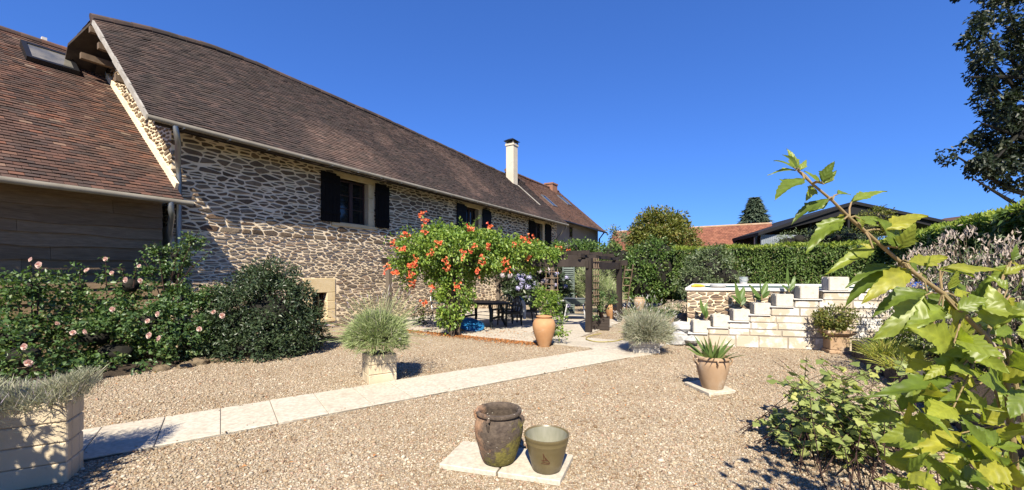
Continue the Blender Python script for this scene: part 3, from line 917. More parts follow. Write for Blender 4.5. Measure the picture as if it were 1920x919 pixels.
# ================================================================== STONE HOUSE
SG, WM = 3.6, -10.6                     # gable plane, front wall plane
ME, ZE, MR = -9.92, 4.59, -13.3         # eave line, ridge line
S0, S1 = 3.03, 22.95
RZ = [(3.0, 7.56), (4.2, 7.84), (5.4, 8.0), (6.6, 8.06), (11.1, 8.0), (16, 7.83), (20.7, 7.66), (23.5, 7.6)]
def ridge_z(s):
    return float(np.interp(s, [a for a, b in RZ], [b for a, b in RZ]))
house = thing('stone_house', 'long two storey rubble stone house with a steep brown tiled roof', 'house', H(SG, WM))
HOLES = [(7.64, 8.66, 3.10, 4.42), (13.72, 14.62, 3.10, 4.42), (19.97, 20.9, 3.10, 4.42), (6.78, 7.21, .30, 1.04)]
KEEP = [(7.5, 8.9, 2.97, 4.62), (13.6, 14.86, 2.97, 4.62), (19.85, 21.16, 2.97, 4.62), (6.5, 7.48, .2, 1.45)]
WT = 4.62
mw = MB()
us = sorted({SG, S1 - .1, *[h[0] for h in HOLES], *[h[1] for h in HOLES]})
zs = sorted({0, WT, *[h[2] for h in HOLES], *[h[3] for h in HOLES]})
for a, b in zip(us[:-1], us[1:]):
    for c, d in zip(zs[:-1], zs[1:]):
        mu_, mz_ = (a + b) / 2, (c + d) / 2
        if any(h[0] < mu_ < h[1] and h[2] < mz_ < h[3] for h in HOLES): continue
        mw.add([H(a, WM, c), H(b, WM, c), H(b, WM, d), H(a, WM, d)], [(0, 1, 2, 3)])
for a, b, c, d in HOLES:
    i = WM - .32
    mw.add([H(a, WM, c), H(a, i, c), H(a, i, d), H(a, WM, d)], [(0, 1, 2, 3)]); mw.add([H(b, WM, c), H(b, i, c), H(b, i, d), H(b, WM, d)], [(0, 1, 2, 3)])
    mw.add([H(a, WM, c), H(b, WM, c), H(b, i, c), H(a, i, c)], [(0, 1, 2, 3)]); mw.add([H(a, WM, d), H(b, WM, d), H(b, i, d), H(a, i, d)], [(0, 1, 2, 3)])
def gable(s, mt, zt):
    mw.add([H(s, WM, 0), H(s, -16.6, 0), H(s, -16.6, 4.9), H(s, MR, zt), H(s, WM, 4.95)], [(0, 1, 2, 3, 4)])
gable(SG, MR, 7.35); gable(S1 - .1, MR, 7.45)
mw.add([H(SG, -16.6, 0), H(S1 - .1, -16.6, 0), H(S1 - .1, -16.6, 4.9), H(SG, -16.6, 4.9)], [(0, 1, 2, 3)])
ms = MB(); mg = MB()
mlow = MB()  # lower band of the wall, in the stone coloured as sunlit
add_raw(mlow, rubble(SG, 12.6, 0.0, 2.55, lambda u, z, o: H(u, WM + o, z), 5, holes=KEEP, row=(.035, .105), wid=(.14, .46), gap=.0145, ky=2.7))
add_raw(ms, rubble(SG, 12.6, 2.55, WT, lambda u, z, o: H(u, WM + o, z), 15, holes=KEEP, row=(.05, .15), wid=(.18, .55), gap=.018, ky=2.6))
add_raw(ms, rubble(12.6, S1 - .1, 1.4, WT, lambda u, z, o: H(u, WM + o, z), 6, holes=KEEP, row=(.07, .16), wid=(.18, .5), gap=.026))
add_raw(mlow, rubble(12.6, S1 - .1, 0, 1.4, lambda u, z, o: H(u, WM + o, z), 16, holes=KEEP, row=(.08, .16), wid=(.18, .5), gap=.026))
add_raw(mg, rubble(-15.6, WM + .03, 2.6, 7.4, lambda u, z, o: H(SG - o, u, z), 8, planes=[(.84, 1.0, 4.55 - .84 * 9.92 - .05)], row=(.07, .15), wid=(.12, .36), gap=.02))
two_mat_join('wall', [mw, ms, mg, mlow], [MT['mortar'], MT['stone'], MT['goldstone'], MT['sunlitstone']], house)

def sagf(u, v):
    s = S0 + (S1 - S0) * u
    return v * (ridge_z(s) - 7.56) + .018 * math.sin(s * 1.7) * v * (1 - v) * 4 * .6 + .012 * math.sin(s * .9 + 1)
mr_ = MB(); md = MB()
roof_tiles(mr_, H(S0, ME, ZE), H(S1, ME, ZE), H(S1 + .3, MR, 7.56), H(S0, MR, 7.56), seed=3, sag=sagf)
NS = 24
def deck_strip(pts_fn, th=.06):
    prev = None
    for i in range(NS + 1):
        c = pts_fn(i / NS)
        if prev is not None:
            for (a0, a1), (b0, b1) in zip(zip(prev[:-1], prev[1:]), zip(c[:-1], c[1:])):
                dz = Vector((0, 0, -th))
                md.hexa([Vector(a0) + dz, Vector(b0) + dz, Vector(b1) + dz, Vector(a1) + dz, a0, b0, b1, a1])
        prev = c
def front_deck(u):
    s = S0 + .02 + (S1 - S0 - .04) * u
    e = Vector((0, 0, -.004))
    a = Vector(H(s, ME - .03, ZE + .03)) + Vector((0, 0, sagf(u, 0))) + e
    b = Vector(H(s + .3 * u, MR, 7.56)) + Vector((0, 0, sagf(u, 1))) + e
    return [a, a.lerp(b, .5) + Vector((0, 0, sagf(u, .5) - (sagf(u, 0) + sagf(u, 1)) / 2)), b]
deck_strip(front_deck)
def back_deck(u):
    s = S0 + (S1 + .3 - S0) * u
    w = max(0, 1 - u * 12)
    r = ridge_z(s) + sagf(u, 0) - .004
    return [Vector(H(s + .02, MR - .01, r)), Vector(H(s - .22 * w, MR - .9, r - .70 + .27 * w)), Vector(H(s - .1 * w, -17.2, 4.6))]
deck_strip(back_deck)
# ridge caps and back tiles
mc = MB()
s = S0 - .02; rr = random.Random(4)
while s < S1 + .25:
    e = s + .36
    z0, z1 = ridge_z(s) + .035, ridge_z(e) + .035
    j = rr.uniform(-.012, .012)
    mc.tube([H(s, MR, z0 - .05 + j), H(e + .02, MR, z1 - .035 + j)], [.115, .10], 10)
    s = e
def back_sag(u, v):
    s = S0 + (S1 - S0) * u
    return (ridge_z(s) - 7.56) * v
roof_tiles(mr_, H(S1, -17.2, 4.62), H(S0 + .3, -17.2, 4.62), H(S0 + .3, MR, 7.57), H(S1, MR, 7.57), tw=.4, ex=.30, seed=5, sag=lambda u, v: back_sag(1 - u, v))
# prow tiles at the near end of the back slope
roof_tiles(mr_, H(S0 + .5, MR - .92, ridge_z(3.5) - .66), H(2.84, MR - .9, 7.15), H(S0, MR, 7.58), H(S0 + .5, MR, ridge_z(3.5) + .01), tw=.17, ex=.11, seed=6)
roof = two_mat_join('roof', [mr_, md, mc], [MT['tile'], MT['deck'], MT['tile']], house)
mv = MB()
for i in range(14):
    a, b = i / 14, (i + 1) / 14
    p = Vector(H(S0 - .015, ME - .02, ZE - .04)).lerp(Vector(H(S0 - .015, MR + .1, 7.42)), a); q = Vector(H(S0 - .015, ME - .02, ZE - .04)).lerp(Vector(H(S0 - .015, MR + .1, 7.42)), b)
    mv.bar(p, q, .035, .12 + rr.uniform(-.03, .02))
mv.build('verge_board', MT['verge'], house)
for mm, zz in ((-11.6, 5.72), (-12.7, 6.72), (-13.3, 7.28), (-14.0, 6.86)):
    MB().bar(H(3.62, mm, zz), H(2.98, mm, zz), .12, .14).build('purlin', MT['timber'], house)
MB().tube([H(S0 - .05, ME + .045, ZE - .035), H(10, ME + .045, ZE - .045), H(S1, ME + .045, ZE - .07)], .052, 10).build('gutter', MT['gutter'], house, smooth=True)
for k in range(24):
    s = S0 + .5 + k * .83
    MB().hbox(s, s + .03, ME - .04, ME + .105, ZE - .10, ZE - .085).build('gutter_bracket', MT['zinc'], house)
MB().hbox(S0 + .1, S1, ME - .07, ME - .045, ZE - .12, ZE + .0).build('fascia', MT['deck'], house)
# pipe from the eaves gutter down beside the quoin
mp = MB()
mp.tube([H(3.42, ME + .045, ZE - .08), H(3.44, ME + .045, ZE - .22), H(3.5, ME - .06, ZE - .36), H(3.66, WM + .16, ZE - .72), H(3.70, WM + .10, ZE - .92), H(3.70, WM + .09, 1.9), H(3.70, WM + .09, .1)], .05, 12)
dp = mp.build('downpipe', MT['zinc'], house, smooth=True)
for z in (3.35, 2.5, 1.6):
    MB().tube([H(3.70, WM + .09, z), H(3.70, WM + .09, z + .03)], .056, 12).build('collar', MT['zinc'], dp)
mb = MB().tube([H(22.7, ME + .04, ZE - .10), H(22.75, ME - .05, ZE - .3), H(22.5, WM + .15, ZE - .9), H(22.5, WM + .09, 3.2), H(22.5, WM + .09, .1)], .05, 10)
mb.build('downpipe', MT['gutter'], house, smooth=True)

def window(hole, jamb_r, lint, sill, leaf_mat=MT['frame'], cols=2, rows=3):
    a, b, c, d = hole
    o = WM + .03
    mb = MB()
    if lint: mb.hbox(lint[0], lint[1], WM - .25, o, d, lint[2])
    if jamb_r:
        h3 = (d - c) / 3
        for k in range(3): mb.hbox(b, jamb_r, WM - .25, o + (.003 if k == 1 else 0), c + k * h3 + .003, c + (k + 1) * h3 - .003)
        mb.hbox(a - .12, a, WM - .25, o - .004, c, d)
    if sill: mb.hbox(sill[0], sill[1], WM - .25, o + .02, sill[2], c)
    w = mb.build('window', MT['limestone'], house, bevel=.012)
    f = MB(); i0, i1 = WM - .22, WM - .16
    t = .055
    f.hbox(a, b, i0, i1, d - t, d); f.hbox(a, b, i0, i1, c, c + t)
    f.hbox(a, a + t, i0, i1, c + t, d - t); f.hbox(b - t, b, i0, i1, c + t, d - t)
    if cols > 1:
        mid = (a + b) / 2; f.hbox(mid - .06, mid + .06, i0, i1 + .012, c + t, d - t)
    halves = [(a + t, (a + b) / 2 - .06), ((a + b) / 2 + .06, b - t)] if cols > 1 else [(a + t, b - t)]
    for x0, x1 in halves:
        for k in range(1, rows):
            z = c + t + (d - c - 2 * t) * k / rows
            f.hbox(x0, x1, i0 + .01, i1 - .01, z - .012, z + .012)
    f.build('frame', leaf_mat, w, bevel=.006)
    p = MB()
    for x0, x1 in halves:
        p.hbox(x0 - .01, x1 + .01, WM - .20, WM - .192, c + t - .01, d - t + .01)
    p.build('pane', MT['glass'], w)
    return w
window(HOLES[0], 8.87, (7.42, 9.02, 4.60), (7.36, 9.0, 2.98))
window(HOLES[1], 14.85, (13.5, 14.98, 4.60), (13.5, 14.95, 2.98))
window(HOLES[2], 21.15, (19.8, 21.25, 4.60), (19.8, 21.25, 2.98))
window(HOLES[3], 7.48, (6.5, 7.48, 1.45), (6.5, 7.48, .2), cols=1, rows=2)
def shutter(s0, s1, z0, z1, mat):
    mb = MB(); n = 5; w = (s1 - s0) / n
    for k in range(n): mb.hbox(s0 + k * w + .003, s0 + (k + 1) * w - .003, WM + .045, WM + .075 + (.002 if k % 2 else 0), z0, z1 - (.05 if k in (n - 1,) else 0))
    for z in (z0 + .22, z1 - .3): mb.hbox(s0, s1, WM + .075, WM + .10, z, z + .09)
    for z in (z0 + .26, z1 - .26): mb.hbox(s0 - .02, s0 + .1, WM + .100, WM + .112, z, z + .03)
    return mb.build('shutter', mat, house, bevel=.003)
shutter(7.0, 7.61, 3.08, 4.50, MT['shutter']); shutter(8.9, 9.48, 3.08, 4.50, MT['shutter'])
shutter(13.06, 13.69, 3.08, 4.48, MT['blueshutter']); shutter(14.88, 15.55, 3.08, 4.48, MT['blueshutter'])
shutter(19.2, 19.94, 3.08, 4.46, MT['shutter']); shutter(21.18, 21.95, 3.08, 4.46, MT['shutter'])
# white chimney rising from the front slope
cs, cm, cz = 21.0, -12.72, 6.9
mb = MB()
mb.hbox(cs - .26, cs + .26, cm - .26, cm + .26, cz - .6, 9.25)
mb.hbox(cs - .30, cs + .30, cm - .30, cm + .30, 9.25, 9.37)
ch = mb.build('chimney', MT['white_render'], house, bevel=.012)
mb = MB()
for a, b in ((-.24, -.24), (.24, -.24), (-.24, .24), (.24, .24)):
    mb.hbox(cs + a - .04, cs + a + .04, cm + b - .04, cm + b + .04, 9.37, 9.55)
mb.hbox(cs - .15, cs + .15, cm - .15, cm + .15, 9.37, 9.5)
mb.build('cowl_post', MT['grey_render'], ch)
mb = MB()
b0 = [H(cs - .38, cm - .38, 9.55), H(cs + .38, cm - .38, 9.55), H(cs + .38, cm + .38, 9.55), H(cs - .38, cm + .38, 9.55)]
t0 = [H(cs - .16, cm - .16, 9.70), H(cs + .16, cm - .16, 9.70), H(cs + .16, cm + .16, 9.70), H(cs - .16, cm + .16, 9.70)]
mb.hexa([(x, y, z - .0) for x, y, z in b0] + t0); mb.build('cowl', MT['dark_metal'], ch)
# lead and mortar apron below the chimney
k_ = (7.66 - ZE) / (ME - MR)
def rz(m): return ZE + (ME - m) * k_
mb = MB(); mb.bar(H(cs + .3, cm + .28, rz(cm + .28) + .05), H(cs + .45, cm + 1.7, rz(cm + 1.7) + .045), .16, .03, up=(0, 0, 1))
mb.build('chimney_apron', MT['verge'], house)

# ================================================================== TIMBER LEAN-TO (left)
LM, LZ, LRM, LRZ = -9.95, 3.07, -15.46, 7.40
LK = (LRZ - LZ) / (LM - LRM)
barn = thing('timber_barn', 'weatherboarded barn wing with a red and brown tiled roof at the left edge', 'barn', H(0, -10.4))
mt = MB(); md = MB()
def lsag(u, v): return .015 * math.sin(u * 9) * (v + .3)
roof_tiles(mt, H(-4.2, LM, LZ), H(3.585, LM, LZ), H(3.585, LRM, LRZ), H(-4.2, LRM, LRZ), tw=.165, ex=.108, seed=9, sag=lsag, lift=.014)
a, b, c, d = (Vector(H(*q)) for q in ((-4.2, LM - .04, LZ + .0), (3.58, LM - .04, LZ + .0), (3.58, LRM, LRZ - .03), (-4.2, LRM, LRZ - .03)))
dz = Vector((0, 0, -.07)); dz2 = Vector((0, 0, -.025))
md.hexa([a + dz, b + dz, c + dz, d + dz, a + dz2, b + dz2, c + dz2, d + dz2])
e, f = Vector(H(3.58, -20.5, 3.4)), Vector(H(-4.2, -20.5, 3.4))
md.hexa([d + dz, c + dz, e + dz, f + dz, d + dz2, c + dz2, e + dz2, f + dz2])
mc = MB(); s = -4.2; rr = random.Random(8)
while s < 3.5:
    mc.tube([H(s, LRM, LRZ + .0), H(s + .36, LRM, LRZ + .01)], [.105, .09], 10); s += .34
two_mat_join('roof', [mt, md, mc], [MT['redtile'], MT['deck'], MT['redtile']], barn)
for s in (.72, 1.42, 2.6):
    MB().hbox(s, s + .09, LRM - .05, LRM + .05, LRZ + .08, LRZ + .16).build('ridge_mortar', MT['white_stone'], barn)
# boards
rr = random.Random(12)
mb = MB()
def waney(s0, s1, z0, z1, seed):
    ph = rr.uniform(0, 6); n = max(3, int((s1 - s0) / .12)); P = []
    for i in range(n + 1):
        s = s0 + (s1 - s0) * i / n
        w = .018 * math.sin(s * 2.1 + ph) + .012 * math.sin(s * 5.3 + 2 * ph) + rr.uniform(-.003, .003)
        lo = z0 + w
        P.append([H(s, -10.63, z1), H(s, -10.61, z1), H(s, -10.565, lo), H(s, -10.605, lo)])
    vs = [p for r in P for p in r]
    fs = [(4 * i + k, 4 * i + (k + 1) % 4, 4 * i + 4 + (k + 1) % 4, 4 * i + 4 + k) for i in range(n) for k in range(4)]
    fs += [(0, 1, 2, 3), tuple(4 * n + k for k in range(4))]
    mb.add(vs, fs)
z = .15
while z < 3.0:
    h = rr.uniform(.19, .27)
    s = -4.0
    while s < 3.44:
        e = min(s + rr.uniform(2.2, 4.2), 3.45)
        if 3.45 - e < .5: e = 3.45
        waney(s + .002, e - .002, z, z + h + .05, 0); s = e
    z += h
mb.build('weatherboard', MT['board'], barn)
mb = MB().hbox(-4.0, 3.44, -19.5, -10.64, 0, 3.1); mb.build('wall', MT['deck'], barn)
MB().tube([H(-4.2, LM + .05, LZ - .01), H(3.72, LM + .05, LZ - .05)], .054, 10).build('gutter', MT['gutter'], barn, smooth=True)
mb = MB().tube([H(3.36, LM + .05, LZ - .06), H(3.36, LM + .045, LZ - .22), H(3.40, LM - .02, LZ - .32), H(3.5, -10.38, LZ - .62), H(3.56, -10.42, LZ - .85), H(3.6, -10.42, LZ - 1.1)], .05, 12)
mb.build('downpipe', MT['zinc'], barn, smooth=True)
# mortar fillet where that roof meets the gable (belongs to the house)
mb = MB()
for i in range(24):
    a, b = i / 24, (i + 1) / 24
    p = Vector(H(SG - .03, LM - .3, LZ + .24 + .06)).lerp(Vector(H(SG - .03, LRM, LRZ + .06)), a); q = Vector(H(SG - .03, LM - .3, LZ + .24 + .06)).lerp(Vector(H(SG - .03, LRM, LRZ + .06)), b)
    mb.bar(p, q, .05, .20 + rr.uniform(-.03, .03))
mb.build('mortar_fillet', MT['mortar'], house)
# roof window
def roof_window(parent, P, nrm, sx, sy, up_s, mat_f, mat_g, lift=.06, tilt=0.0, name='skylight', label=None):
    """P centre on the roof; sx half width along the eave, up_s unit vector up the slope"""
    P = Vector(P); n = Vector(nrm); u = Vector((DX, DY, 0)); v = Vector(up_s)
    n2 = (n + v * -tilt).normalized(); v2 = u.cross(n2); 
    if v2.dot(v) < 0: v2 = -v2
    P2 = P + v * sy * 0
    mb = MB()
    def pt(x, y, z): return P2 + u * x + v2 * (y) + n2 * z
    t = .06 if lift < .11 else .085
    for x0, x1, y0, y1 in ((-sx, sx, -sy, -sy + t), (-sx, sx, sy - t, sy), (-sx, -sx + t, -sy + t, sy - t), (sx - t, sx, -sy + t, sy - t)):
        mb.hexa([pt(x0, y0, -.05), pt(x1, y0, -.05), pt(x1, y1, -.05), pt(x0, y1, -.05), pt(x0, y0, lift), pt(x1, y0, lift), pt(x1, y1, lift), pt(x0, y1, lift)])
    w = mb.build(name, mat_f, parent)
    mb = MB(); z0, z1 = lift - .03, lift - .018
    x, y = sx - t, sy - t
    mb.hexa([pt(-x, -y, z0), pt(x, -y, z0), pt(x, y, z0), pt(-x, y, z0), pt(-x, -y, z1), pt(x, -y, z1), pt(x, y, z1), pt(-x, y, z1)])
    mb.build('pane', mat_g, w)
    return w
def roof_hit(px, py, me, ze, k):
    t = (px - 960) / 760; a = (512 - py) / 760
    # m = Y*(NX*t+NY); z = 1.6 + a*Y; z = ze + (me - m)*k
    Y = (ze + me * k - 1.6) / (a + k * (NX * t + NY))
    return np.array([t * Y, Y, 1.6 + a * Y])
def slope_vecs(k):
    v = Vector((-NX, -NY, k)).normalized(); u = Vector((DX, DY, 0)); n = u.cross(v)
    if n.z < 0: n = -n
    return n, v
n_, v_ = slope_vecs(LK)
P = roof_hit(93, 117, LM, LZ, LK)
roof_window(barn, P, n_, .42, .42, v_, MT['dark_metal'], MT['blindglass'], lift=.17, tilt=.06)
P = Vector(P) + v_ * -.05
mb = MB()

# ================================================================== FAR HOUSE
FM, FZ, FRM, FRZ = -10.3, 4.88, -14.35, 8.46
FK = (FRZ - FZ) / (FM - FRM)
far = thing('far_house', 'rendered farther house wing with a brown tiled roof behind the stone house', 'house', H(27, -10.8))
mt = MB(); md = MB()
roof_tiles(mt, H(22.98, FM, FZ), H(31.4, FM, FZ), H(31.4, FRM, FRZ), H(22.98, FRM, FRZ), tw=.2, ex=.13, seed=19, sag=lambda u, v: .02 * math.sin(u * 12) - .05 * v * math.sin(u * 3.1))
a, b, c, d = (Vector(H(*q)) for q in ((22.98, FM - .03, FZ), (31.4, FM - .03, FZ), (31.4, FRM, FRZ - .03), (22.98, FRM, FRZ - .03)))
dz = Vector((0, 0, -.12)); dz2 = Vector((0, 0, -.06))
md.hexa([a + dz, b + dz, c + dz, d + dz, a + dz2, b + dz2, c + dz2, d + dz2])
e, f = Vector(H(31.4, -18.4, 4.9)), Vector(H(22.98, -18.4, 4.9))
md.hexa([d + dz, c + dz, e + dz, f + dz, d, c, e, f])
s = 22.9; mc = MB()
while s < 31.2:
    mc.tube([H(s, FRM, FRZ), H(s + .4, FRM, FRZ)], [.12, .1], 8); s += .38
two_mat_join('roof', [mt, md, mc], [MT['fartile'], MT['deck'], MT['fartile']], far)
mb = MB()
mb.add([H(23, -10.8, 0), H(31.0, -10.8, 0), H(31.0, -10.8, 5.0), H(23, -10.8, 5.0)], [(0, 1, 2, 3)])
for s in (23.0, 31.0):
    mb.add([H(s, -10.8, 0), H(s, -17.9, 0), H(s, -17.9, 5.0), H(s, FRM, FRZ - .2), H(s, -10.8, 5.2)], [(0, 1, 2, 3, 4)])
mb.add([H(23, -17.9, 0), H(31, -17.9, 0), H(31, -17.9, 5.0), H(23, -17.9, 5.0)], [(0, 1, 2, 3)])
mb.build('wall', MT['grey_render'], far)
mb = MB().hbox(25.3, 25.75, -10.81, -10.77, 4.0, 4.7); w = mb.build('window', MT['frame'], far)
MB().hbox(25.36, 25.69, -10.768, -10.76, 4.06, 4.64).build('pane', MT['glass'], w)
MB().tube([H(23.0, FM + .05, FZ - .05), H(31.5, FM + .05, FZ - .08)], .06, 8).build('gutter', MT['dark_metal'], far)
MB().tube([H(30.9, FM + .04, FZ - .1), H(30.9, -10.65, FZ - .6), H(30.9, -10.68, .1)], .06, 8).build('downpipe', MT['dark_metal'], far)
n_, v_ = slope_vecs(FK)
for (px, py, w_) in ((1029, 378, .34), (1058, 377, .40)):
    roof_window(far, roof_hit(px, py, FM, FZ, FK), n_, w_, .62, v_, MT['zinc'], MT['glass'], lift=.08)
mb = MB(); mb.hbox(29.4, 30.3, FRM - .35, FRM + .35, FRZ - .7, FRZ + .28); mb.hbox(29.35, 30.35, FRM - .4, FRM + .4, FRZ + .28, FRZ + .40)
mb.build('chimney', MT['brick'], far)
mb = MB().hbox(30.4, 30.8, -10.79, -10.5, 2.9, 3.5); mb.build('wall_box', MT['whiteplastic'], far, bevel=.02)
# ================================================================== PERGOLA AND TRUMPET VINE
perg = thing('pergola', 'dark stained timber pergola over the patio, overgrown by the trumpet vine', 'pergola', H(10.26, -3.83))
PT = 2.0
posts = [(8.04, -6.61), (8.1, -9.0), (10.26, -3.83), (12.99, -3.80), (13.0, -6.2), (13.05, -8.5)]
for i, (s, m) in enumerate(posts):
    p = Vector(H(s, m, 0)); lean = Vector((random.uniform(-.03, .03), 0, 0))
    w = .15 if i in (0, 2, 3) else .13
    MB().bar(p, p + Vector((0, 0, PT)) + lean, w, w, up=(DX, DY, 0)).build('post', MT['pergola'] if i in (0, 2, 3) else MT['greywood'], perg, bevel=.006)
def beam(a, b, z0, h, w=.07, ext=.25, mat='pergola', bow=0):
    A = Vector(H(*a, z0)); B = Vector(H(*b, z0)); d = (B - A).normalized()
    A -= d * ext; B += d * ext
    mb = MB(); mid = (A + B) / 2 + Vector((0, 0, bow))
    mb.bar(A, mid, w, h); mb.bar(mid, B, w, h)
    return mb.build('beam', MT[mat], perg, bevel=.004)
def off(p, ds, dm): return (p[0] + ds, p[1] + dm)
beam(posts[0], posts[2], 1.86, .2, ext=.05); beam(off(posts[0], .16, -.16), off(posts[2], .16, -.16), 2.02, .12, ext=.3)
beam(posts[2], posts[3], 1.83, .21, ext=.12, bow=-.03); beam(off(posts[2], 0, -.14), off(posts[3], 0, -.14), 2.06, .11, ext=.3)
beam(posts[0], posts[1], 1.92, .17); beam(posts[1], posts[5], 1.95, .16); beam(posts[5], posts[4], 1.9, .17, mat='greywood'); beam(posts[4], posts[3], 1.92, .17)
for k in range(5):
    f = .1 + k * .2
    a = (8.1 + 4.9 * f, -9.0 + .5 * f)
    b = (posts[0][0] + f / .5 * 2.2, posts[0][1] + f / .5 * 2.78) if f < .5 else (10.26 + (f - .5) / .5 * 2.7, -3.81)
    A = Vector(H(*a, 2.16)); B = Vector(H(*b, 2.14))
    MB().bar(A, B, .06, .12).build('rafter', MT['pergola'], perg, bevel=.004)
for (a, b) in (((13.05, -8.5, 1.25), (13.05, -7.7, 1.85)), ((13.05, -8.5, 1.25), (12.5, -8.48, 1.85)), ((13.05, -8.5, 1.2), (13.05, -9.3, 1.86))):
    MB().bar(H(*a), H(*b), .07, .08).build('brace', MT['greywood'], perg, bevel=.004)
def trellis(name, label, base, wd, z0, z1, ds, dm, parent=None, nv=3, nh=6, mat='lattice'):
    """lattice strip: uprights and rungs"""
    u = Vector((DX * ds + NX * dm, DY * ds + NY * dm, 0)).normalized()
    A = Vector(H(*base, 0)); mb = MB()
    n = u.cross(Vector((0, 0, 1)))
    for k in range(nv):
        p = A + u * (wd * k / (nv - 1)); mb.bar(p + Vector((0, 0, z0)), p + Vector((0, 0, z1)), .022, .022)
    for k in range(nh):
        z = z0 + (z1 - z0) * (k + .5) / nh
        mb.bar(A - u * .05 + n * .024 + Vector((0, 0, z)), A + u * (wd + .05) + n * .024 + Vector((0, 0, z)), .022, .022)
    return mb.build('trellis', MT[mat], parent)
trellis('trellis', '', (10.30, -3.70), .26, .75, 2.0, 1, .1, perg, 3, 7)
trellis('trellis', '', (12.7, -6.30), .42, .7, 1.95, .1, 1, perg, 3, 6)

def px_blob(px, py, Y, rx, ry, rz):
    p = pxp(px, py, Y); return (p[0], p[1], p[2], rx, ry, rz)
vine = thing('trumpet_vine', 'big trumpet vine with orange flower clusters spilling over the pergola', 'climber', H(8.04, -6.45))
vb = [px_blob(790, 472, 10.6, .75, .7, .52), px_blob(850, 464, 10.5, .85, .8, .56), px_blob(905, 468, 10.5, .8, .8, .54), px_blob(960, 474, 10.6, .75, .7, .42), px_blob(1005, 478, 10.9, .50, .5, .32), px_blob(930, 478, 10.2, .4, .4, .36),
      px_blob(845, 515, 10.7, .55, .5, .65), px_blob(855, 552, 10.3, .48, .4, .46), px_blob(845, 592, 10.2, .28, .26, .26), px_blob(1038, 482, 11.2, .35, .4, .2), px_blob(765, 500, 11.2, .30, .4, .42), px_blob(905, 500, 11.3, .45, .5, .35), px_blob(826, 445, 11.3, .45, .5, .38)]
foliage('foliage', vb, 18500, .095, .05, MT['l_vine'], vine, 31, shell=.5, amp=.30, clump=430, clump_r=.19, up=.6, droop=.35)
foliage('foliage', vb, 6500, .095, .05, MT['l_vine'], vine, 33, shell=.75, amp=.32, up=.6, droop=.5)
# flying shoots above
rg = np.random.default_rng(35)
Ps = []; As = []; mbs = MB()
for (px, py, Y, dx, dy) in ((800, 440, 11, -8, -38), (820, 430, 11, 5, -22), (880, 430, 11.3, 20, -26), (915, 445, 11.5, 6, -22), (770, 460, 11, -30, -4), (765, 520, 11, -28, 8), (1010, 470, 12, 40, 12), (1030, 480, 12, 52, 6), (800, 560, 10.8, -12, 40), (905, 440, 11.5, 35, -15), (870, 425, 11.2, -8, -16), (745, 480, 11, -16, 20)):
    a = pxp(px, py, Y); b = pxp(px + dx, py + dy, Y - .15)
    mbs.tube([a, (a + b) / 2 + [0, 0, .03], b], [.008, .006, .004], 5)
    for k in range(22):
        f = rg.uniform(.1, 1); Ps.append(a + (b - a) * f); As.append(rg.normal(0, 1, 3) + (b - a) * .5)
leaves('foliage', np.array(Ps), unit(np.array(As)), unit(rg.normal(0, .5, (len(Ps), 3)) + [0, 0, 1]), .075, .04, MT['l_vine'], vine)
base = Vector(H(7.98, -6.45, 0))
for k in range(4):
    a = base + Vector((random.uniform(-.12, .12), random.uniform(-.1, .1), 0))
    mbs.tube([a, a + Vector((random.uniform(-.1, .1), .05, .5)), a + Vector((random.uniform(-.2, .15), .1, 1.1)), a + Vector((random.uniform(-.5, .4), .3, 1.9))], [.04, .032, .026, .016], 7)
mbs.build('stem', MT['bark'], vine)
# trumpet flowers: each cluster a part
def trumpet_cluster(c, r, seed):
    rg = np.random.default_rng(seed); V = []; F = []; n = 8
    for k in range(int(6 + 5 * rg.random())):
        d = unit(rg.normal(0, 1, 3) + np.array([0, -.5, .15])); ref = np.array([.3, .5, .8])
        x = unit(np.cross(d, ref)); y = np.cross(d, x); c0 = c + rg.normal(0, r * .24, 3)
        i0 = len(V)
        for q, (l, w) in enumerate(((0, .005), (.04, .010), (.062, .017), (.072, .031))):
            for a in range(n):
                an = 2 * math.pi * a / n
                w2 = w * (1.15 if (q == 3 and a % 2) else 1)
                V.append(c0 + d * l * 1.1 + (x * math.cos(an) + y * math.sin(an)) * w2)
        for q in range(3):
            for a in range(n):
                F.append((i0 + q * n + a, i0 + q * n + (a + 1) % n, i0 + q * n + n + (a + 1) % n, i0 + q * n + n + a))
    npmesh('flower_cluster', np.array(V), np.array(F), MT['orange'], vine)
fl = [(793, 403, 10.8), (796, 413, 10.8), (760, 440, 10.6), (797, 433, 10.6), (739, 457, 10.5), (756, 468, 10.5), (803, 475, 10.4), (881, 432, 10.6), (919, 426, 10.7), (885, 467, 10.5), (915, 462, 10.6), (835, 491, 10.2), (905, 490, 10.6), (949, 489, 10.9), (771, 501, 10.3), (727, 502, 10.3), (741, 514, 10.3), (772, 519, 10.3), (774, 532, 10.3), (812, 538, 10.1), (855, 540, 10.0), (895, 510, 10.6), (795, 568, 10.2), (950, 509, 11), (978, 448, 11.2), (990, 452, 11.2), (1003, 448, 11.2), (968, 462, 11.2), (988, 481, 11.2), (1050, 468, 11.6), (1062, 474, 11.6), (1075, 481, 11.5), (1085, 485, 11.5), (775, 490, 10.3), (841, 500, 10.2), (868, 480, 10.3), (822, 455, 10.4)]
for i, (x, y, Y) in enumerate(fl):
    trumpet_cluster(pxp(x, y, Y - (1.15 if 850 < x < 1000 and y < 515 else (.75 if x < 1000 and y < 520 else .3))), .15, 300 + i)

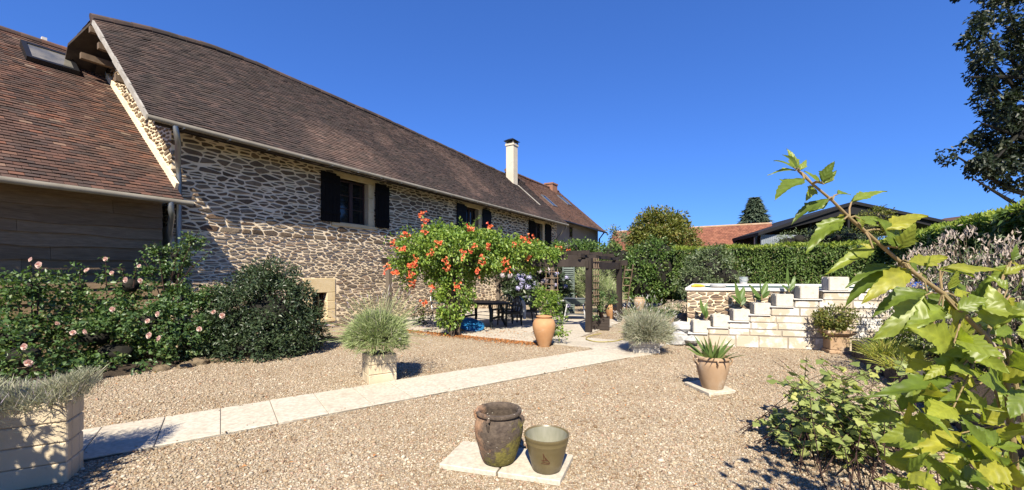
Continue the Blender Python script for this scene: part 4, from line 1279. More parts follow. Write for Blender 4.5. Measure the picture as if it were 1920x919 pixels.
# ================================================================== SHRUBS ALONG THE HOUSE
def shrub(name, label, cat, base, blobs, n, Ls, Ws, mat, seed, group=None, coref=.6, clump=0, clump_r=.15, stems=5, leafname='foliage', **kw):
    o = thing(name, label, cat, base, 0, group)
    foliage(leafname, blobs, n, Ls, Ws, MT[mat], o, seed, clump=clump, clump_r=clump_r, **kw)
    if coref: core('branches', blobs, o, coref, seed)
    else:
        mb = MB(); rr = random.Random(seed)
        for k in range(stems):
            b = blobs[rr.randrange(len(blobs))]
            e = Vector((b[0] + rr.uniform(-.5, .5) * b[3], b[1] + rr.uniform(-.5, .5) * b[4], b[2] + rr.uniform(-.1, .5) * b[5]))
            s0 = Vector(base) + Vector((rr.uniform(-.1, .1), rr.uniform(-.1, .1), 0))
            mb.tube([s0, s0.lerp(e, .5) + Vector((rr.uniform(-.08, .08), 0, .05)), e], [.016, .011, .005], 6)
        mb.build('branches', MT['redstem'], o)
    return o
# roses
def rose_flower(c, r, seed, parent):
    rg = np.random.default_rng(seed); V = []; F = []
    axis = unit(np.array([rg.normal(0, .35), -1.0, rg.normal(.25, .3)]))
    x = unit(np.cross(axis, [0, 0, 1.0])); y = np.cross(axis, x)
    for ring, (np_, rad, ope) in enumerate(((6, 1.0, .30), (5, .78, .1), (5, .52, -.05), (4, .3, -.1))):
        for k in range(np_):
            a0 = 2 * math.pi * (k / np_) + ring * .5; wd = math.pi / np_ * 1.35
            i0 = len(V)
            for i in range(4):
                t = i / 3
                for j in range(5):
                    a = a0 + wd * (j - 2) / 2 * (.5 + .5 * t)
                    rr_ = r * rad * (.25 + .75 * t ** .6) * (1 + .05 * rg.normal()); h = r * (.75 * t - ope * t * t + .15 * (3 - ring) * 0 - .25)
                    h -= .1 * r * t * ((j - 2) / 2) ** 2
                    V.append(c + axis * h + (x * math.cos(a) + y * math.sin(a)) * rr_)
            for i in range(3):
                for j in range(4):
                    q = i0 + i * 5 + j; F.append((q, q + 1, q + 6, q + 5))
    npmesh('flower', np.array(V), np.array(F), MT['rosepetal'], parent, smooth=True)
def canes(parent, specs, mat='redstem', leafmat_='l_rose', nl=26, seed=0, L0=.055):
    mb = MB(); rg = np.random.default_rng(seed); Ps = []; As = []
    for (px, py, Y, qx, qy, Y2) in specs:
        a, b = pxp(px, py, Y), pxp(qx, qy, Y2)
        mid = (a + b) / 2 + np.array([0, 0, .12])
        mb.tube([a, mid, b], [.010, .008, .004], 5)
        for k in range(nl):
            f = rg.uniform(.25, 1); p = (1 - f) ** 2 * a + 2 * f * (1 - f) * mid + f * f * b
            Ps.append(p + rg.normal(0, .02, 3)); As.append(rg.normal(0, 1, 3) + [0, -.2, .1])
    mb.build('cane', MT[mat], parent)
    leaves('foliage', np.array(Ps), unit(np.array(As)), unit(rg.normal(0, .5, (len(Ps), 3)) + [0, -.4, 1]), rg.uniform(.7, 1.3, len(Ps)) * L0, rg.uniform(.7, 1.3, len(Ps)) * L0 * .62, MT[leafmat_], parent)
rb1 = [px_blob(35, 632, 5.9, .7, .55, .45), px_blob(62, 545, 6.2, .24, .35, .42), px_blob(-40, 600, 5.9, .6, .6, .55), px_blob(45, 665, 5.6, .6, .5, .4)]
r1 = shrub('rose_bush', 'rose bush with pale pink blooms at the left edge, behind the long block planter', 'rose bush', gnd(40, 705), rb1, 4600, .066, .045, 'l_rose', 41, coref=.3, clump=120, clump_r=.14, droop=.1, group='roses along the barn')
canes(r1, [(60, 600, 6.1, 58, 490, 6.1), (70, 590, 6.1, 76, 500, 6.1), (40, 600, 6.1, 20, 530, 6), (90, 600, 6.2, 48, 520, 6.2)], seed=1)
rb2 = [px_blob(118, 585, 6.9, .30, .35, .45), px_blob(195, 575, 7.0, .35, .4, .4), px_blob(175, 632, 6.7, .75, .55, .50), px_blob(268, 606, 7.0, .75, .6, .55), px_blob(245, 535, 7.1, .36, .4, .40), px_blob(150, 545, 6.9, .16, .25, .40), px_blob(320, 620, 7.1, .55, .5, .5), px_blob(215, 660, 6.6, .8, .5, .4)]
r2 = shrub('rose_bush', 'widest rose bush with peach pink blooms in front of the weatherboards', 'rose bush', gnd(230, 690), rb2, 10500, .066, .045, 'l_rose', 43, coref=.3, clump=190, clump_r=.15, droop=.1, group='roses along the barn')
canes(r2, [(150, 580, 6.8, 150, 505, 6.8), (120, 590, 6.8, 112, 545, 6.8), (200, 560, 7, 198, 480, 7), (250, 540, 7, 260, 490, 7), (235, 540, 7, 225, 500, 7)], seed=2)
rb3 = [px_blob(345, 580, 7.6, .4, .4, .45), px_blob(390, 560, 7.9, .45, .35, .22), px_blob(330, 520, 7.7, .22, .3, .4), px_blob(328, 480, 7.6, .20, .22, .26), px_blob(362, 455, 7.6, .15, .15, .12), px_blob(300, 478, 7.5, .14, .15, .14)]
r3 = shrub('rose_bush', 'tall climbing rose with long loose canes against the downpipe', 'rose bush', gnd(345, 670), rb3, 3600, .06, .04, 'l_rose', 45, coref=.3, clump=120, clump_r=.11, group='roses along the barn')
canes(r3, [(320, 560, 7.5, 372, 432, 7.5), (320, 560, 7.5, 395, 470, 7.4), (310, 560, 7.4, 290, 455, 7.4), (305, 570, 7.3, 265, 480, 7.3), (330, 560, 7.5, 340, 480, 7.5), (330, 570, 7.6, 410, 545, 7.7), (335, 580, 7.6, 425, 555, 7.7), (318, 540, 7.5, 345, 440, 7.5)], seed=3, nl=34)
rf = {r1: [(58, 487, 6.0), (73, 497, 6.0), (108, 606, 5.9), (46, 650, 5.2), (54, 680, 5.1)],
      r2: [(198, 486, 6.9), (163, 507, 6.7), (113, 543, 6.7), (261, 499, 6.7), (263, 526, 6.5), (236, 525, 6.5), (211, 580, 6.2), (277, 602, 6.3), (296, 589, 6.5), (160, 622, 6.0), (137, 624, 6.0), (280, 629, 6.2), (298, 635, 6.3), (210, 512, 6.7)],
      r3: [(374, 617, 6.9), (400, 585, 7.3), (417, 592, 7.2)]}
k = 0
for o_, L_ in rf.items():
    for (x, y, Y) in L_:
        k += 1; rose_flower(pxp(x, y, Y), random.uniform(.030, .052), 500 + k, o_)
# dark evergreen shrub in front of the stone wall
db = [px_blob(500, 590, 8.0, 1.0, .8, .82), px_blob(440, 610, 7.8, .7, .6, .62), px_blob(558, 615, 8.2, .52, .5, .55), px_blob(505, 530, 8.2, .55, .5, .45), px_blob(470, 650, 7.6, .9, .5, .35), px_blob(560, 575, 8.3, .30, .35, .38), px_blob(400, 640, 7.5, .45, .5, .45)]
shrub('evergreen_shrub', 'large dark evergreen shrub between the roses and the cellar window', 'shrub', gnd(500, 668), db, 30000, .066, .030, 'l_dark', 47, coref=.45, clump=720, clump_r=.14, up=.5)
# edging rocks along that bed
rk = [(345, 690, .13), (372, 684, .17), (398, 680, .15), (425, 678, .14), (468, 672, .20), (502, 669, .16), (535, 664, .15), (560, 660, .12), (300, 696, .12)]
rlab = ['ochre edging rock under the widest rose bush', 'pitted pale edging rock with a dark hollow, below the climbing rose', 'ochre edging rock just right of the pitted one', 'low ochre edging rock below the left foot of the evergreen shrub', 'largest brown edging rock at the foot of the evergreen shrub', 'flat brown edging rock right of the largest one', 'grey brown edging rock in the shade of the evergreen shrub', 'small edging rock towards the clipped lavender', 'leftmost edging rock in the deep shade of the roses']
for i, (x, y, r) in enumerate(rk):
    p = gnd(x, y); o = MB().rock((p[0], p[1] + .04, r * .12), (r * 1.15, r * .8, r * .6), 60 + i).build('rock', MT['rock'], None, loc=(p[0], p[1], 0)); tag(o, rlab[i], 'rock', 'rocks edging the flower bed')

# ================================================================== LAVENDERS AND BLOCK PLANTERS
def block_planter(name, label, cat, loc, rz, w, d, h, courses, mat='planter', group=None, soil=True):
    o = thing(name, label, cat, loc, rz, group)
    mb = MB(); t = .07; hh = h / courses; rr = random.Random(int(abs(loc[0]) * 100))
    for k in range(courses):
        j = rr.uniform(-.003, .003); z0, z1 = k * hh + .003, (k + 1) * hh - .003
        mb.box(-w / 2 + j, w / 2 + j, -d / 2, -d / 2 + t, z0, z1); mb.box(-w / 2 + j, w / 2 + j, d / 2 - t, d / 2, z0, z1)
        mb.box(-w / 2 + j, -w / 2 + t + j, -d / 2 + t + .003, d / 2 - t - .003, z0, z1); mb.box(w / 2 - t + j, w / 2 + j, -d / 2 + t + .003, d / 2 - t - .003, z0, z1)
    mb.build('wall', MT[mat], o, world=False, bevel=.008)
    mb = MB(); e = .012
    mb.box(-w / 2 + e, w / 2 - e, -d / 2 + e, -d / 2 + t - .01, 0, h - .02); mb.box(-w / 2 + e, w / 2 - e, d / 2 - t + .01, d / 2 - e, 0, h - .02)
    mb.box(-w / 2 + e, -w / 2 + t - .01, -d / 2 + t, d / 2 - t, 0, h - .02); mb.box(w / 2 - t + .01, w / 2 - e, -d / 2 + t, d / 2 - t, 0, h - .02)
    mb.build('joint', MT['joint'], o, world=False)
    if soil: MB().box(-w / 2 + t, w / 2 - t, -d / 2 + t, d / 2 - t, .01, h - .06).build('soil', MT['soil'], o, world=False)
    return o
def lavender(label, loc, R_, zc, rz_, n, seed, mat='l_lav', spike='l_spike', nsp=300, sq=1.0, group='lavenders in the courtyard', Lb=.10, spl=1.25, only_up=0.0):
    o = thing('lavender', label, 'lavender', loc, 0, group)
    rg = np.random.default_rng(seed)
    D = unit(rg.normal(0, 1, (n, 3)) + [0, 0, only_up]); D = D[D[:, 2] > -.5]
    w = wobble(D, seed, .26, 4)
    rr_ = rg.uniform(.25, 1.0, len(D)) ** .45 * w
    c = np.array([loc[0], loc[1], loc[2] + zc])
    P = c + D * np.array([R_, R_, rz_]) * (rr_ * .86)[:, None]
    A = unit(D * 1.0 + rg.normal(0, .38, D.shape) + [0, 0, .45])
    blades('foliage', P, A, rg.uniform(.6, 1.4, len(P)) * Lb, rg.uniform(.008, .014, len(P)), MT[mat], o, bend=.12, seg=2, seed=seed)
    D = unit(rg.normal(0, 1, (nsp, 3)) + [0, 0, .75]); D = D[D[:, 2] > -.15]
    base = c + D * np.array([R_, R_, rz_]) * .45
    ln = R_ * rg.uniform(.55, .95, len(D)) * spl
    blades('flower_stalk', base, D + rg.normal(0, .12, D.shape), ln, .005, MT[mat], o, bend=.08, seg=2, seed=seed + 1, taper=False)
    A = unit(D + rg.normal(0, .05, D.shape))
    tag(leaves('flower_spike', base + A * ln[:, None] * .96, A, unit(rg.normal(0, 1, D.shape)), rg.uniform(.04, .08, len(D)), .011, MT[spike], o, fold=.3, curl=0), kind='stuff')
    core('branches', [(c[0], c[1], c[2] - .02, R_, R_, rz_)], o, .34, seed, MT['shadewood'])
    mb = MB()
    for k in range(7):
        a = k * .9; mb.tube([(loc[0] + .06 * math.cos(a), loc[1] + .06 * math.sin(a), loc[2] - .05), (c[0] + .3 * R_ * math.cos(a), c[1] + .3 * R_ * math.sin(a), c[2])], [.012, .006], 5)
    mb.build('stem', MT['bark'], o)
    return o
p1 = gnd(701, 722)
block_planter('block_planter', 'square cream block planter beside the path under the green lavender', 'planter', (p1[0], p1[1] + .24, 0), R(33), .40, .40, .42, 3)
lavender('bushy green lavender with long grey stalks in the square planter by the path', (p1[0], p1[1] + .24, .40), .52, .27, .39, 15000, 71)
p2 = gnd(1214, 664)
block_planter('block_planter', 'low pale block planter under the lavender at the patio corner', 'planter', (p2[0], p2[1] + .22, 0), R(-4), .52, .45, .24, 2, mat='blockplanter')
lavender('untidy grey lavender with white spikes at the patio corner', (p2[0], p2[1] + .1, .22), .50, .20, .38, 12000, 73, mat='l_lavg', spike='l_white', nsp=260)
# the long planter at the left edge, cut by the frame
a_ = math.atan2(.466, .885)
cx_, cy_ = -3.39 - .885 * .8 + (-.466) * .14, 3.09 - .466 * .8 + .885 * .14
block_planter('block_planter', 'long cream block planter at the left edge, half in shade', 'planter', (cx_, cy_, 0), a_, 1.6, .27, .62, 4)
lg = thing('lavender', 'clipped grey lavender hedge filling the long planter at the left edge', 'lavender', (cx_, cy_, .55), 0, 'lavenders in the courtyard')
rg = np.random.default_rng(75)
n = 13000
u = rg.uniform(-.95, .86, n); v = rg.normal(0, .16, n); h = rg.uniform(0, 1, n) ** .6 * (.17 + .05 * np.sin(u * 9)) * np.sqrt(np.clip(1 - (v / .42) ** 2, 0, 1))
P = np.stack([cx_ + .885 * u - .466 * v, cy_ + .466 * u + .885 * v, .575 + h], 1)
A = unit(np.stack([rg.normal(0, .45, n) + .885 * np.clip(u - .6, 0, 1) * 2 - .466 * v * 2, rg.normal(0, .45, n) - .3 + .885 * v * 2, np.full(n, .9)], 1))
blades('foliage', P, A, rg.uniform(.05, .12, n), rg.uniform(.005, .009, n), MT['l_lavg'], lg, bend=.15, seg=2, seed=76)
n = 900
u = rg.uniform(-.95, .85, n); v = rg.normal(0, .15, n)
P = np.stack([cx_ + .885 * u - .466 * v, cy_ + .466 * u + .885 * v, np.full(n, .66)], 1)
A = unit(rg.normal(0, .3, (n, 3)) + [.1, 0, 1])
tag(blades('flower_spike', P, A, rg.uniform(.08, .16, n), .007, MT['l_spike'], lg, bend=.1, seg=2, seed=77), kind='stuff')
mb = MB(); rr = random.Random(5)
for k in range(26):
    u = rr.uniform(-.8, .8); q = Vector((cx_ + .885 * u + .466 * .1, cy_ + .466 * u - .885 * .1, .58)); e = q + Vector((.466 * .12 + rr.uniform(-.1, .1), -.885 * .12, rr.uniform(-.04, .06)))
    mb.tube([q, (q + e) / 2 + Vector((0, 0, .03)), e], [.006, .004, .002], 5)
mb.build('branches', MT['bark'], lg)

# ================================================================== POTS
def slab_thing(label, pts, h=.045, group=None):
    o = MB().hexa([(x, y, 0) for x, y in pts] + [(x, y, h) for x, y in pts])
    c = np.mean(np.array(pts), 0)
    ob = o.build('paving_slab', MT['slab'], None, loc=(c[0], c[1], 0), bevel=.006)
    return tag(ob, label, 'paving slab', group)
A_, B_, C_, D_ = gnd(823, 880, .0)[:2], gnd(1050, 913)[:2], gnd(1075, 862)[:2], gnd(868, 835)[:2]
MA, MD = A_ + (B_ - A_) * .49, D_ + (C_ - D_) * .49
MA2, MD2 = A_ + (B_ - A_) * .505, D_ + (C_ - D_) * .505
slab_thing('cream paving slab under the mossy terracotta urn', [A_, MA, MD, D_], group='slabs under the two foreground pots')
slab_thing('cream paving slab under the olive glazed pot', [MA2, B_, C_, MD2], group='slabs under the two foreground pots')
up = thing('terracotta_urn', 'empty weathered terracotta urn with grey and yellow moss, in the foreground', 'urn', (-.11, 3.36, .046))
up.scale = (1.06, 1.06, .885)
PR = [(.105, 0), (.125, .015), (.150, .10), (.178, .22), (.190, .30), (.188, .36), (.172, .41), (.158, .435), (.163, .445), (.178, .452), (.182, .468), (.178, .482), (.160, .485), (.150, .472), (.146, .44), (.165, .37), (.168, .30), (.15, .18), (.12, .08), (.0, .07)]
MB().lathe(PR, 48, wob=.006).build('body', MT['oldterra'], up, world=False, smooth=True)
for a in (R(-112), R(-22), R(70), R(160)):
    q = lambda r, z: (r * math.cos(a), r * math.sin(a), z)
    MB().tube([q(.178, .452), q(.200, .435), q(.203, .41), q(.194, .375), q(.188, .35)], [.012, .014, .013, .011, .007], 8).build('handle', MT['oldterra'], up, world=False, smooth=True)
MB().lathe([(.0, .31), (.155, .315), (.158, .30)], 24, closed_bottom=False).build('soil', MT['soil'], up, world=False)
gp = thing('glazed_pot', 'empty olive glazed pot with a reddish brush mark, right of the mossy urn', 'pot', (.275, 3.225, .046))
gp.scale = (1.05, 1.05, .77)
PR = [(.098, 0), (.108, .01), (.125, .10), (.148, .22), (.160, .285), (.162, .292), (.160, .298), (.164, .31), (.162, .317), (.167, .33), (.172, .352), (.171, .362), (.164, .364), (.158, .35)]
mb = MB().lathe(PR, 48, closed_bottom=False); mb.F.append(tuple(range(48))); mb.build('body', MT['glaze'], gp, world=False, smooth=True)
MB().lathe([(.1585, .352), (.150, .28), (.128, .16), (.105, .06), (.0, .055)], 40, closed_bottom=False).build('lining', MT['glaze_in'], gp, world=False, smooth=True)
mb = MB()
def on_pot(a, z):
    r = np.interp(z, [.01, .10, .22, .285], [.108, .125, .148, .160]) + .0015
    return (r * math.cos(a), r * math.sin(a), z)
for (a0, z0, a1, z1) in ((-104, .235, -96, .165), (-108, .15, -84, .135), (-110, .165, -92, .165), (-100, .20, -86, .145), (-112, .13, -86, .125), (-104, .24, -103, .15)):
    mb.tube([on_pot(R(a0 + (a1 - a0) * k / 5), z0 + (z1 - z0) * k / 5) for k in range(6)], .0022, 5)
mb.build('brush_mark', MT['redmark'], gp, world=False)

def jar(label, loc, h, r, mat='terracotta', plant=None, rim=.62, group=None, base=.45):
    o = thing('terracotta_jar', label, 'jar', loc, 0, group)
    q = lambda z: z * h
    PR = [(base * r, 0), (base * r * 1.08, q(.03)), (.74 * r, q(.28)), (.93 * r, q(.5)), (1.0 * r, q(.66)), (.98 * r, q(.76)), (.86 * r, q(.87)), (rim * r * 1.02, q(.925)), (rim * r, q(.94)), (rim * r * 1.12, q(.955)), (rim * r * 1.16, q(.975)), (rim * r * 1.1, q(.998)), (rim * r * .95, q(1.0)), (rim * r * .85, q(.95)), (.7 * r, q(.8)), (.5 * r, q(.6)), (.0, q(.6))]
    MB().lathe(PR, 40, wob=.003).build('body', MT[mat], o, world=False, smooth=True)
    return o
j1 = gnd(1021, 652)
jar('large ochre terracotta oil jar with a red foot at the patio edge', (j1[0], j1[1] + .14, -.02), .69, .25, rim=.60)
j2 = gnd(1150, 601)
jar('orange terracotta jar half hidden behind the right front post of the pergola', (j2[0] + .02, j2[1] + .3, 0), .56, .24, rim=.62)
j3 = gnd(1199, 582)
jar('pale terracotta jar standing far back by the big round bush', (j3[0], j3[1], 0), .56, .24, mat='paleterra', rim=.72, base=.5)
# shrubby plant behind the big jar
b = [px_blob(1025, 568, 9.6, .27, .22, .30), px_blob(1040, 555, 9.7, .15, .15, .22), px_blob(1048, 612, 9.0, .18, .15, .2)]
shrub('potted_bush', 'yellow green leafy bush behind the large oil jar', 'plant', (b[0][0], b[0][1], 0), b, 1500, .07, .035, 'l_vine', 81, coref=0, clump=50, clump_r=.12, stems=12)
# pot of strap leaves on a slab
sp_ = [gnd(1283, 722)[:2], gnd(1330, 744)[:2], gnd(1380, 738)[:2], gnd(1330, 716)[:2]]
slab_thing('small cream slab under the pot of strap leaved lilies', sp_)
pc = (2.72, 5.50, .046)
ap = thing('terracotta_pot', 'pale terracotta pot with rope handles, planted with strap leaves', 'pot', pc)
PR = [(.125, 0), (.135, .012), (.165, .12), (.195, .24), (.207, .32), (.205, .36), (.196, .385), (.200, .392), (.222, .398), (.228, .415), (.220, .432), (.19, .435), (.183, .41), (.18, .36), (.0, .36)]
MB().lathe(PR, 44, wob=.004).build('body', MT['paleterra'], ap, world=False, smooth=True)
for a in (R(-100), R(-20), R(70), R(165), R(-170)):
    q = lambda r, z: (r * math.cos(a), r * math.sin(a), z)
    MB().tube([q(.214, .41), q(.238, .395), q(.236, .36), q(.218, .335), q(.206, .31)], [.012, .013, .012, .010, .006], 8).build('handle', MT['paleterra'], ap, world=False, smooth=True)
rg = np.random.default_rng(83)
lp = thing('strap_leaved_lily', 'rosette of upright green strap leaves in the pale terracotta pot', 'plant', (pc[0], pc[1], .41))
n = 46
an = rg.uniform(0, 6.28, n); q = rg.uniform(.1, 1, n)
P = np.stack([pc[0] + .1 * np.cos(an) * q, pc[1] + .1 * np.sin(an) * q, np.full(n, .41)], 1)
A = np.stack([np.cos(an) * q * .9, np.sin(an) * q * .9, .55 + (1 - q) * .8], 1)
blades('foliage', P, A, rg.uniform(.26, .42, n), rg.uniform(.045, .07, n), MT['l_agave'], lp, bend=.22, seg=6, seed=84)
MB().tube([(pc[0] - .05, pc[1], .42), (pc[0] - .06, pc[1] - .02, .85)], [.007, .004], 6).build('stem', MT['stem'], lp)

# wooden crate planter at the arbour foot
wc = gnd(1129, 620)
o = thing('wooden_planter', 'dark slatted wooden planter box at the foot of the front pergola post', 'planter', (wc[0] + .0, wc[1] + .2, .0), -R(14))
mb = MB()
for k in range(4):
    z0, z1 = .02 + k * .085, .10 + k * .085
    mb.box(-.25, .25, -.2, -.175, z0, z1); mb.box(-.25, .25, .175, .2, z0, z1); mb.box(-.25, -.225, -.172, .172, z0, z1); mb.box(.225, .25, -.172, .172, z0, z1)
mb.build('side', MT['pergola'], o, world=False, bevel=.004)
for x, y in ((-.22, -.165), (.22, -.165), (-.22, .165), (.22, .165)):
    MB().box(x - .025, x + .025, y - .01, y + .01, 0, .36).build('corner_post', MT['pergola'], o, world=False)
MB().box(-.22, .22, -.155, .155, .03, .30).build('soil', MT['soil'], o, world=False)
b = [px_blob(1118, 565, 11.0, .22, .2, .42), px_blob(1110, 540, 10.95, .14, .15, .35), px_blob(1135, 560, 11.2, .3, .2, .22)]
shrub('climbing_plant', 'dark leafy climber growing from the wooden planter up the trellis', 'climber', (wc[0], wc[1] + .2, .3), b, 1500, .05, .03, 'l_rose', 87, coref=0, clump=60, clump_r=.09, stems=9)

# ================================================================== PATIO FURNITURE
tb = thing('garden_table', 'dark green oval plastic garden table under the pergola', 'table', H(9.9, -7.0), HA * 0 - R(31))
def ell(n, a, b, z): return [(a * math.cos(2 * math.pi * k / n), b * math.sin(2 * math.pi * k / n), z) for k in range(n)]
n = 40; mb = MB()
vs = ell(n, .78, .52, .72) + ell(n, .80, .54, .735) + ell(n, .78, .52, .75) + ell(n, .80, .54, .69)
fs = [tuple(range(n)), tuple(2 * n + k for k in range(n))] + [(n + k, n + (k + 1) % n, 2 * n + (k + 1) % n, 2 * n + k) for k in range(n)] + [(n + k, n + (k + 1) % n, 3 * n + (k + 1) % n, 3 * n + k) for k in range(n)] + [(k, (k + 1) % n, 3 * n + (k + 1) % n, 3 * n + k) for k in range(n)]
mb.add(vs, fs).build('table_top', MT['greenplastic'], tb, world=False)
for sx in (-1, 1):
    for sy in (-1, 1):
        MB().tube([(.42 * sx, .28 * sy, .70), (.50 * sx, .32 * sy, .45), (.48 * sx, .31 * sy, .25), (.58 * sx, .38 * sy, 0)], [.045, .05, .042, .038], 8).build('leg', MT['greenplastic'], tb, world=False, smooth=True)
for sx in (-1, 1):
    MB().bar((.49 * sx, -.3, .3), (.49 * sx, .3, .3), .03, .06).build('stretcher', MT['greenplastic'], tb, world=False)
def garden_chair(label, loc, rz, group='dark plastic garden chairs'):
    o = thing('garden_chair', label, 'chair', loc, rz, group)
    g = MT['greenplastic']
    mb = MB(); n = 7
    for k in range(n):
        y = -.22 + .44 * k / (n - 1); mb.box(-.23, .23, y - .028, y + .028, .40 - .01 * math.sin(k / (n - 1) * math.pi) * 1.0, .43 - .01 * math.sin(k / (n - 1) * math.pi))
    mb.box(-.25, -.232, -.25, .25, .385, .432); mb.box(.232, .25, -.25, .25, .385, .432)
    mb.build('seat', g, o, world=False)
    mb = MB()   # round topped back of slats in a hoop
    hoop = [(-.23, .24, .42)] + [(-.24 * math.cos(math.pi * k / 12), .27 + .05, .68 + .20 * math.sin(math.pi * k / 12)) for k in range(13)] + [(.23, .24, .42)]
    mb.tube(hoop, .022, 8)
    for k in range(-2, 3):
        x = k * .082; mb.bar((x * .8, .25, .43), (x * 1.05, .318, .68 + .2 * math.sqrt(max(0, 1 - (x / .24) ** 2))), .035, .014)
    mb.bar((-.235, .29, .6), (.235, .29, .6), .02, .035)
    mb.build('backrest', g, o, world=False)
    for sx in (-1, 1):
        MB().tube([(.25 * sx, -.23, .02), (.255 * sx, -.225, .42), (.265 * sx, -.20, .63), (.265 * sx, .1, .65), (.25 * sx, .27, .62)], [.02, .022, .024, .024, .02], 8).build('armrest', g, o, world=False, smooth=True)
        MB().tube([(.25 * sx, -.24, 0), (.235 * sx, -.225, .40)], [.018, .026], 8).build('leg', g, o, world=False)
        MB().tube([(.26 * sx, .30, 0), (.235 * sx, .24, .42)], [.018, .026], 8).build('leg', g, o, world=False)
    return o
def face(loc, tx, ty): return math.atan2(ty - loc[1], tx - loc[0]) + R(90)
T0 = H(9.9, -7.0)
c1 = H(11.2, -7.15); garden_chair('round backed plastic chair behind the garden table', c1, face(c1, T0[0], T0[1]))
c2 = (-.10, 12.15, 0); garden_chair('plastic chair with the grey jacket over its back, right of the table', c2, R(-58))
c3 = (.45, 12.7, 0); garden_chair('empty plastic chair in front of the blue hydrangea', c3, R(-75))
# jacket over that chair
def jacket():
    o = thing('jacket', 'grey blue jacket hanging over the chair back beside the table', 'jacket', (c2[0], c2[1], .3))
    V = []; F = []; nu, nv = 12, 16; rz = R(-58); rg = np.random.default_rng(9)
    for i in range(nu + 1):
        for j in range(nv + 1):
            u = (i / nu - .5) * .46; v = j / nv
            if v < .5: y, z = .295 - .04 * (1 - v * 2), .89 - (1 - v * 2) * (.42 + .05 * math.sin(i))
            else: y, z = .355 + .05 * (v * 2 - 1), .89 - (v * 2 - 1) * (.50 + .07 * math.sin(i * .9 + 1))
            z -= (abs(u) / .23) ** 2 * .10 * (1 if .3 < v < .7 else .7)
            y += .022 * math.sin(i * 1.7 + j * .3) * abs(v * 2 - 1) + .02 * math.sin(v * math.pi)
            c, s = math.cos(rz), math.sin(rz)
            V.append((c2[0] + u * c - y * s, c2[1] + u * s + y * c, z))
    for i in range(nu):
        for j in range(nv):
            a = i * (nv + 1) + j; F.append((a, a + 1, a + nv + 2, a + nv + 1))
    npmesh('body', np.array(V), np.array(F), MT['cloth'], o, smooth=True)
    c, s = math.cos(rz), math.sin(rz)
    for sx in (-1, 1):
        f = lambda u, y, z: (c2[0] + u * c - y * s, c2[1] + u * s + y * c, z)
        MB().tube([f(.22 * sx, .34, .78), f(.27 * sx, .38, .6), f(.26 * sx, .40, .4), f(.27 * sx, .39, .22)], [.055, .06, .05, .042], 9).build('sleeve', MT['cloth'], o, smooth=True)
jacket()
# folding chair of grey metal near the wall
fc = gnd(822, 604)
o = thing('folding_chair', 'grey metal folding chair standing by the stone wall behind the vine stem', 'chair', (fc[0], fc[1], 0), R(25))
mb = MB()
for k in range(6): mb.box(-.2, .2, -.2 + k * .07, -.15 + k * .07, .44, .455)
mb.build('seat', MT['zinc'], o, world=False)
for sx in (-1, 1):
    MB().tube([(.21 * sx, -.28, 0), (.21 * sx, .24, .84)], .012, 6).build('frame', MT['zinc'], o, world=False)
    MB().tube([(.19 * sx, .28, 0), (.19 * sx, -.2, .45)], .012, 6).build('leg', MT['zinc'], o, world=False)
mb = MB()
for z, y in ((.82, .23), (.72, .165), (.62, .105)): mb.bar((-.21, y, z), (.21, y, z), .012, .05)
mb.build('backrest', MT['zinc'], o, world=False)
# blue board
kb = pxp(881, 606, 11.2)
o = thing('bodyboard', 'glossy blue oval board lying tilted against the vine post', 'board', (kb[0], kb[1], .02), R(-14))
V = []; F = []; nu, nv = 28, 7
Rm = Matrix.Rotation(R(13), 3, 'Y') @ Matrix.Rotation(R(24), 3, 'X')
def bpt(a, t, z): 
    w = .30 * (1 + .12 * math.cos(a)); v = Rm @ Vector((.42 * t * math.cos(a), w * t * math.sin(a), z)); return (v.x, v.y, v.z + .15)
mb = MB(); prof = [(0, .045), (.5, .05), (.85, .045), (.97, .03), (1, .005), (.97, -.02), (.8, -.035), (.0, -.035)]
vs = [bpt(2 * math.pi * k / nu, t, z) for t, z in prof for k in range(nu)]
fs = [(i * nu + k, i * nu + (k + 1) % nu, (i + 1) * nu + (k + 1) % nu, (i + 1) * nu + k) for i in range(len(prof) - 1) for k in range(nu)]
mb.add(vs, fs).build('body', MT['bluefloat'], o, world=False, smooth=True)
mb = MB(); pr = [bpt(2 * math.pi * k / nu, .80, .0505) for k in range(nu + 1)]; mb.tube(pr, .006, 5, cap=False).build('rim_line', MT['poolblue'], o, world=False)
# hose
pts = [gnd(1160, 625), gnd(1180, 632), gnd(1160, 642), gnd(1125, 645), gnd(1100, 640), gnd(1105, 634), gnd(1130, 628)]
cv = []
for i in range(len(pts) - 1):
    for k in range(6):
        t = k / 6; p0, p1, p2_, p3 = pts[max(0, i - 1)], pts[i], pts[i + 1], pts[min(len(pts) - 1, i + 2)]
        cv.append(.5 * ((2 * p1) + (p2_ - p0) * t + (2 * p0 - 5 * p1 + 4 * p2_ - p3) * t * t + (3 * p1 - p0 - 3 * p2_ + p3) * t ** 3) + np.array([0, 0, .045]))
o = MB().tube(cv, .011, 7).build('garden_hose', MT['hose'], None, loc=tuple(pts[0]), smooth=True)
tag(o, 'yellow garden hose lying in a loop by the wooden planter', 'hose')
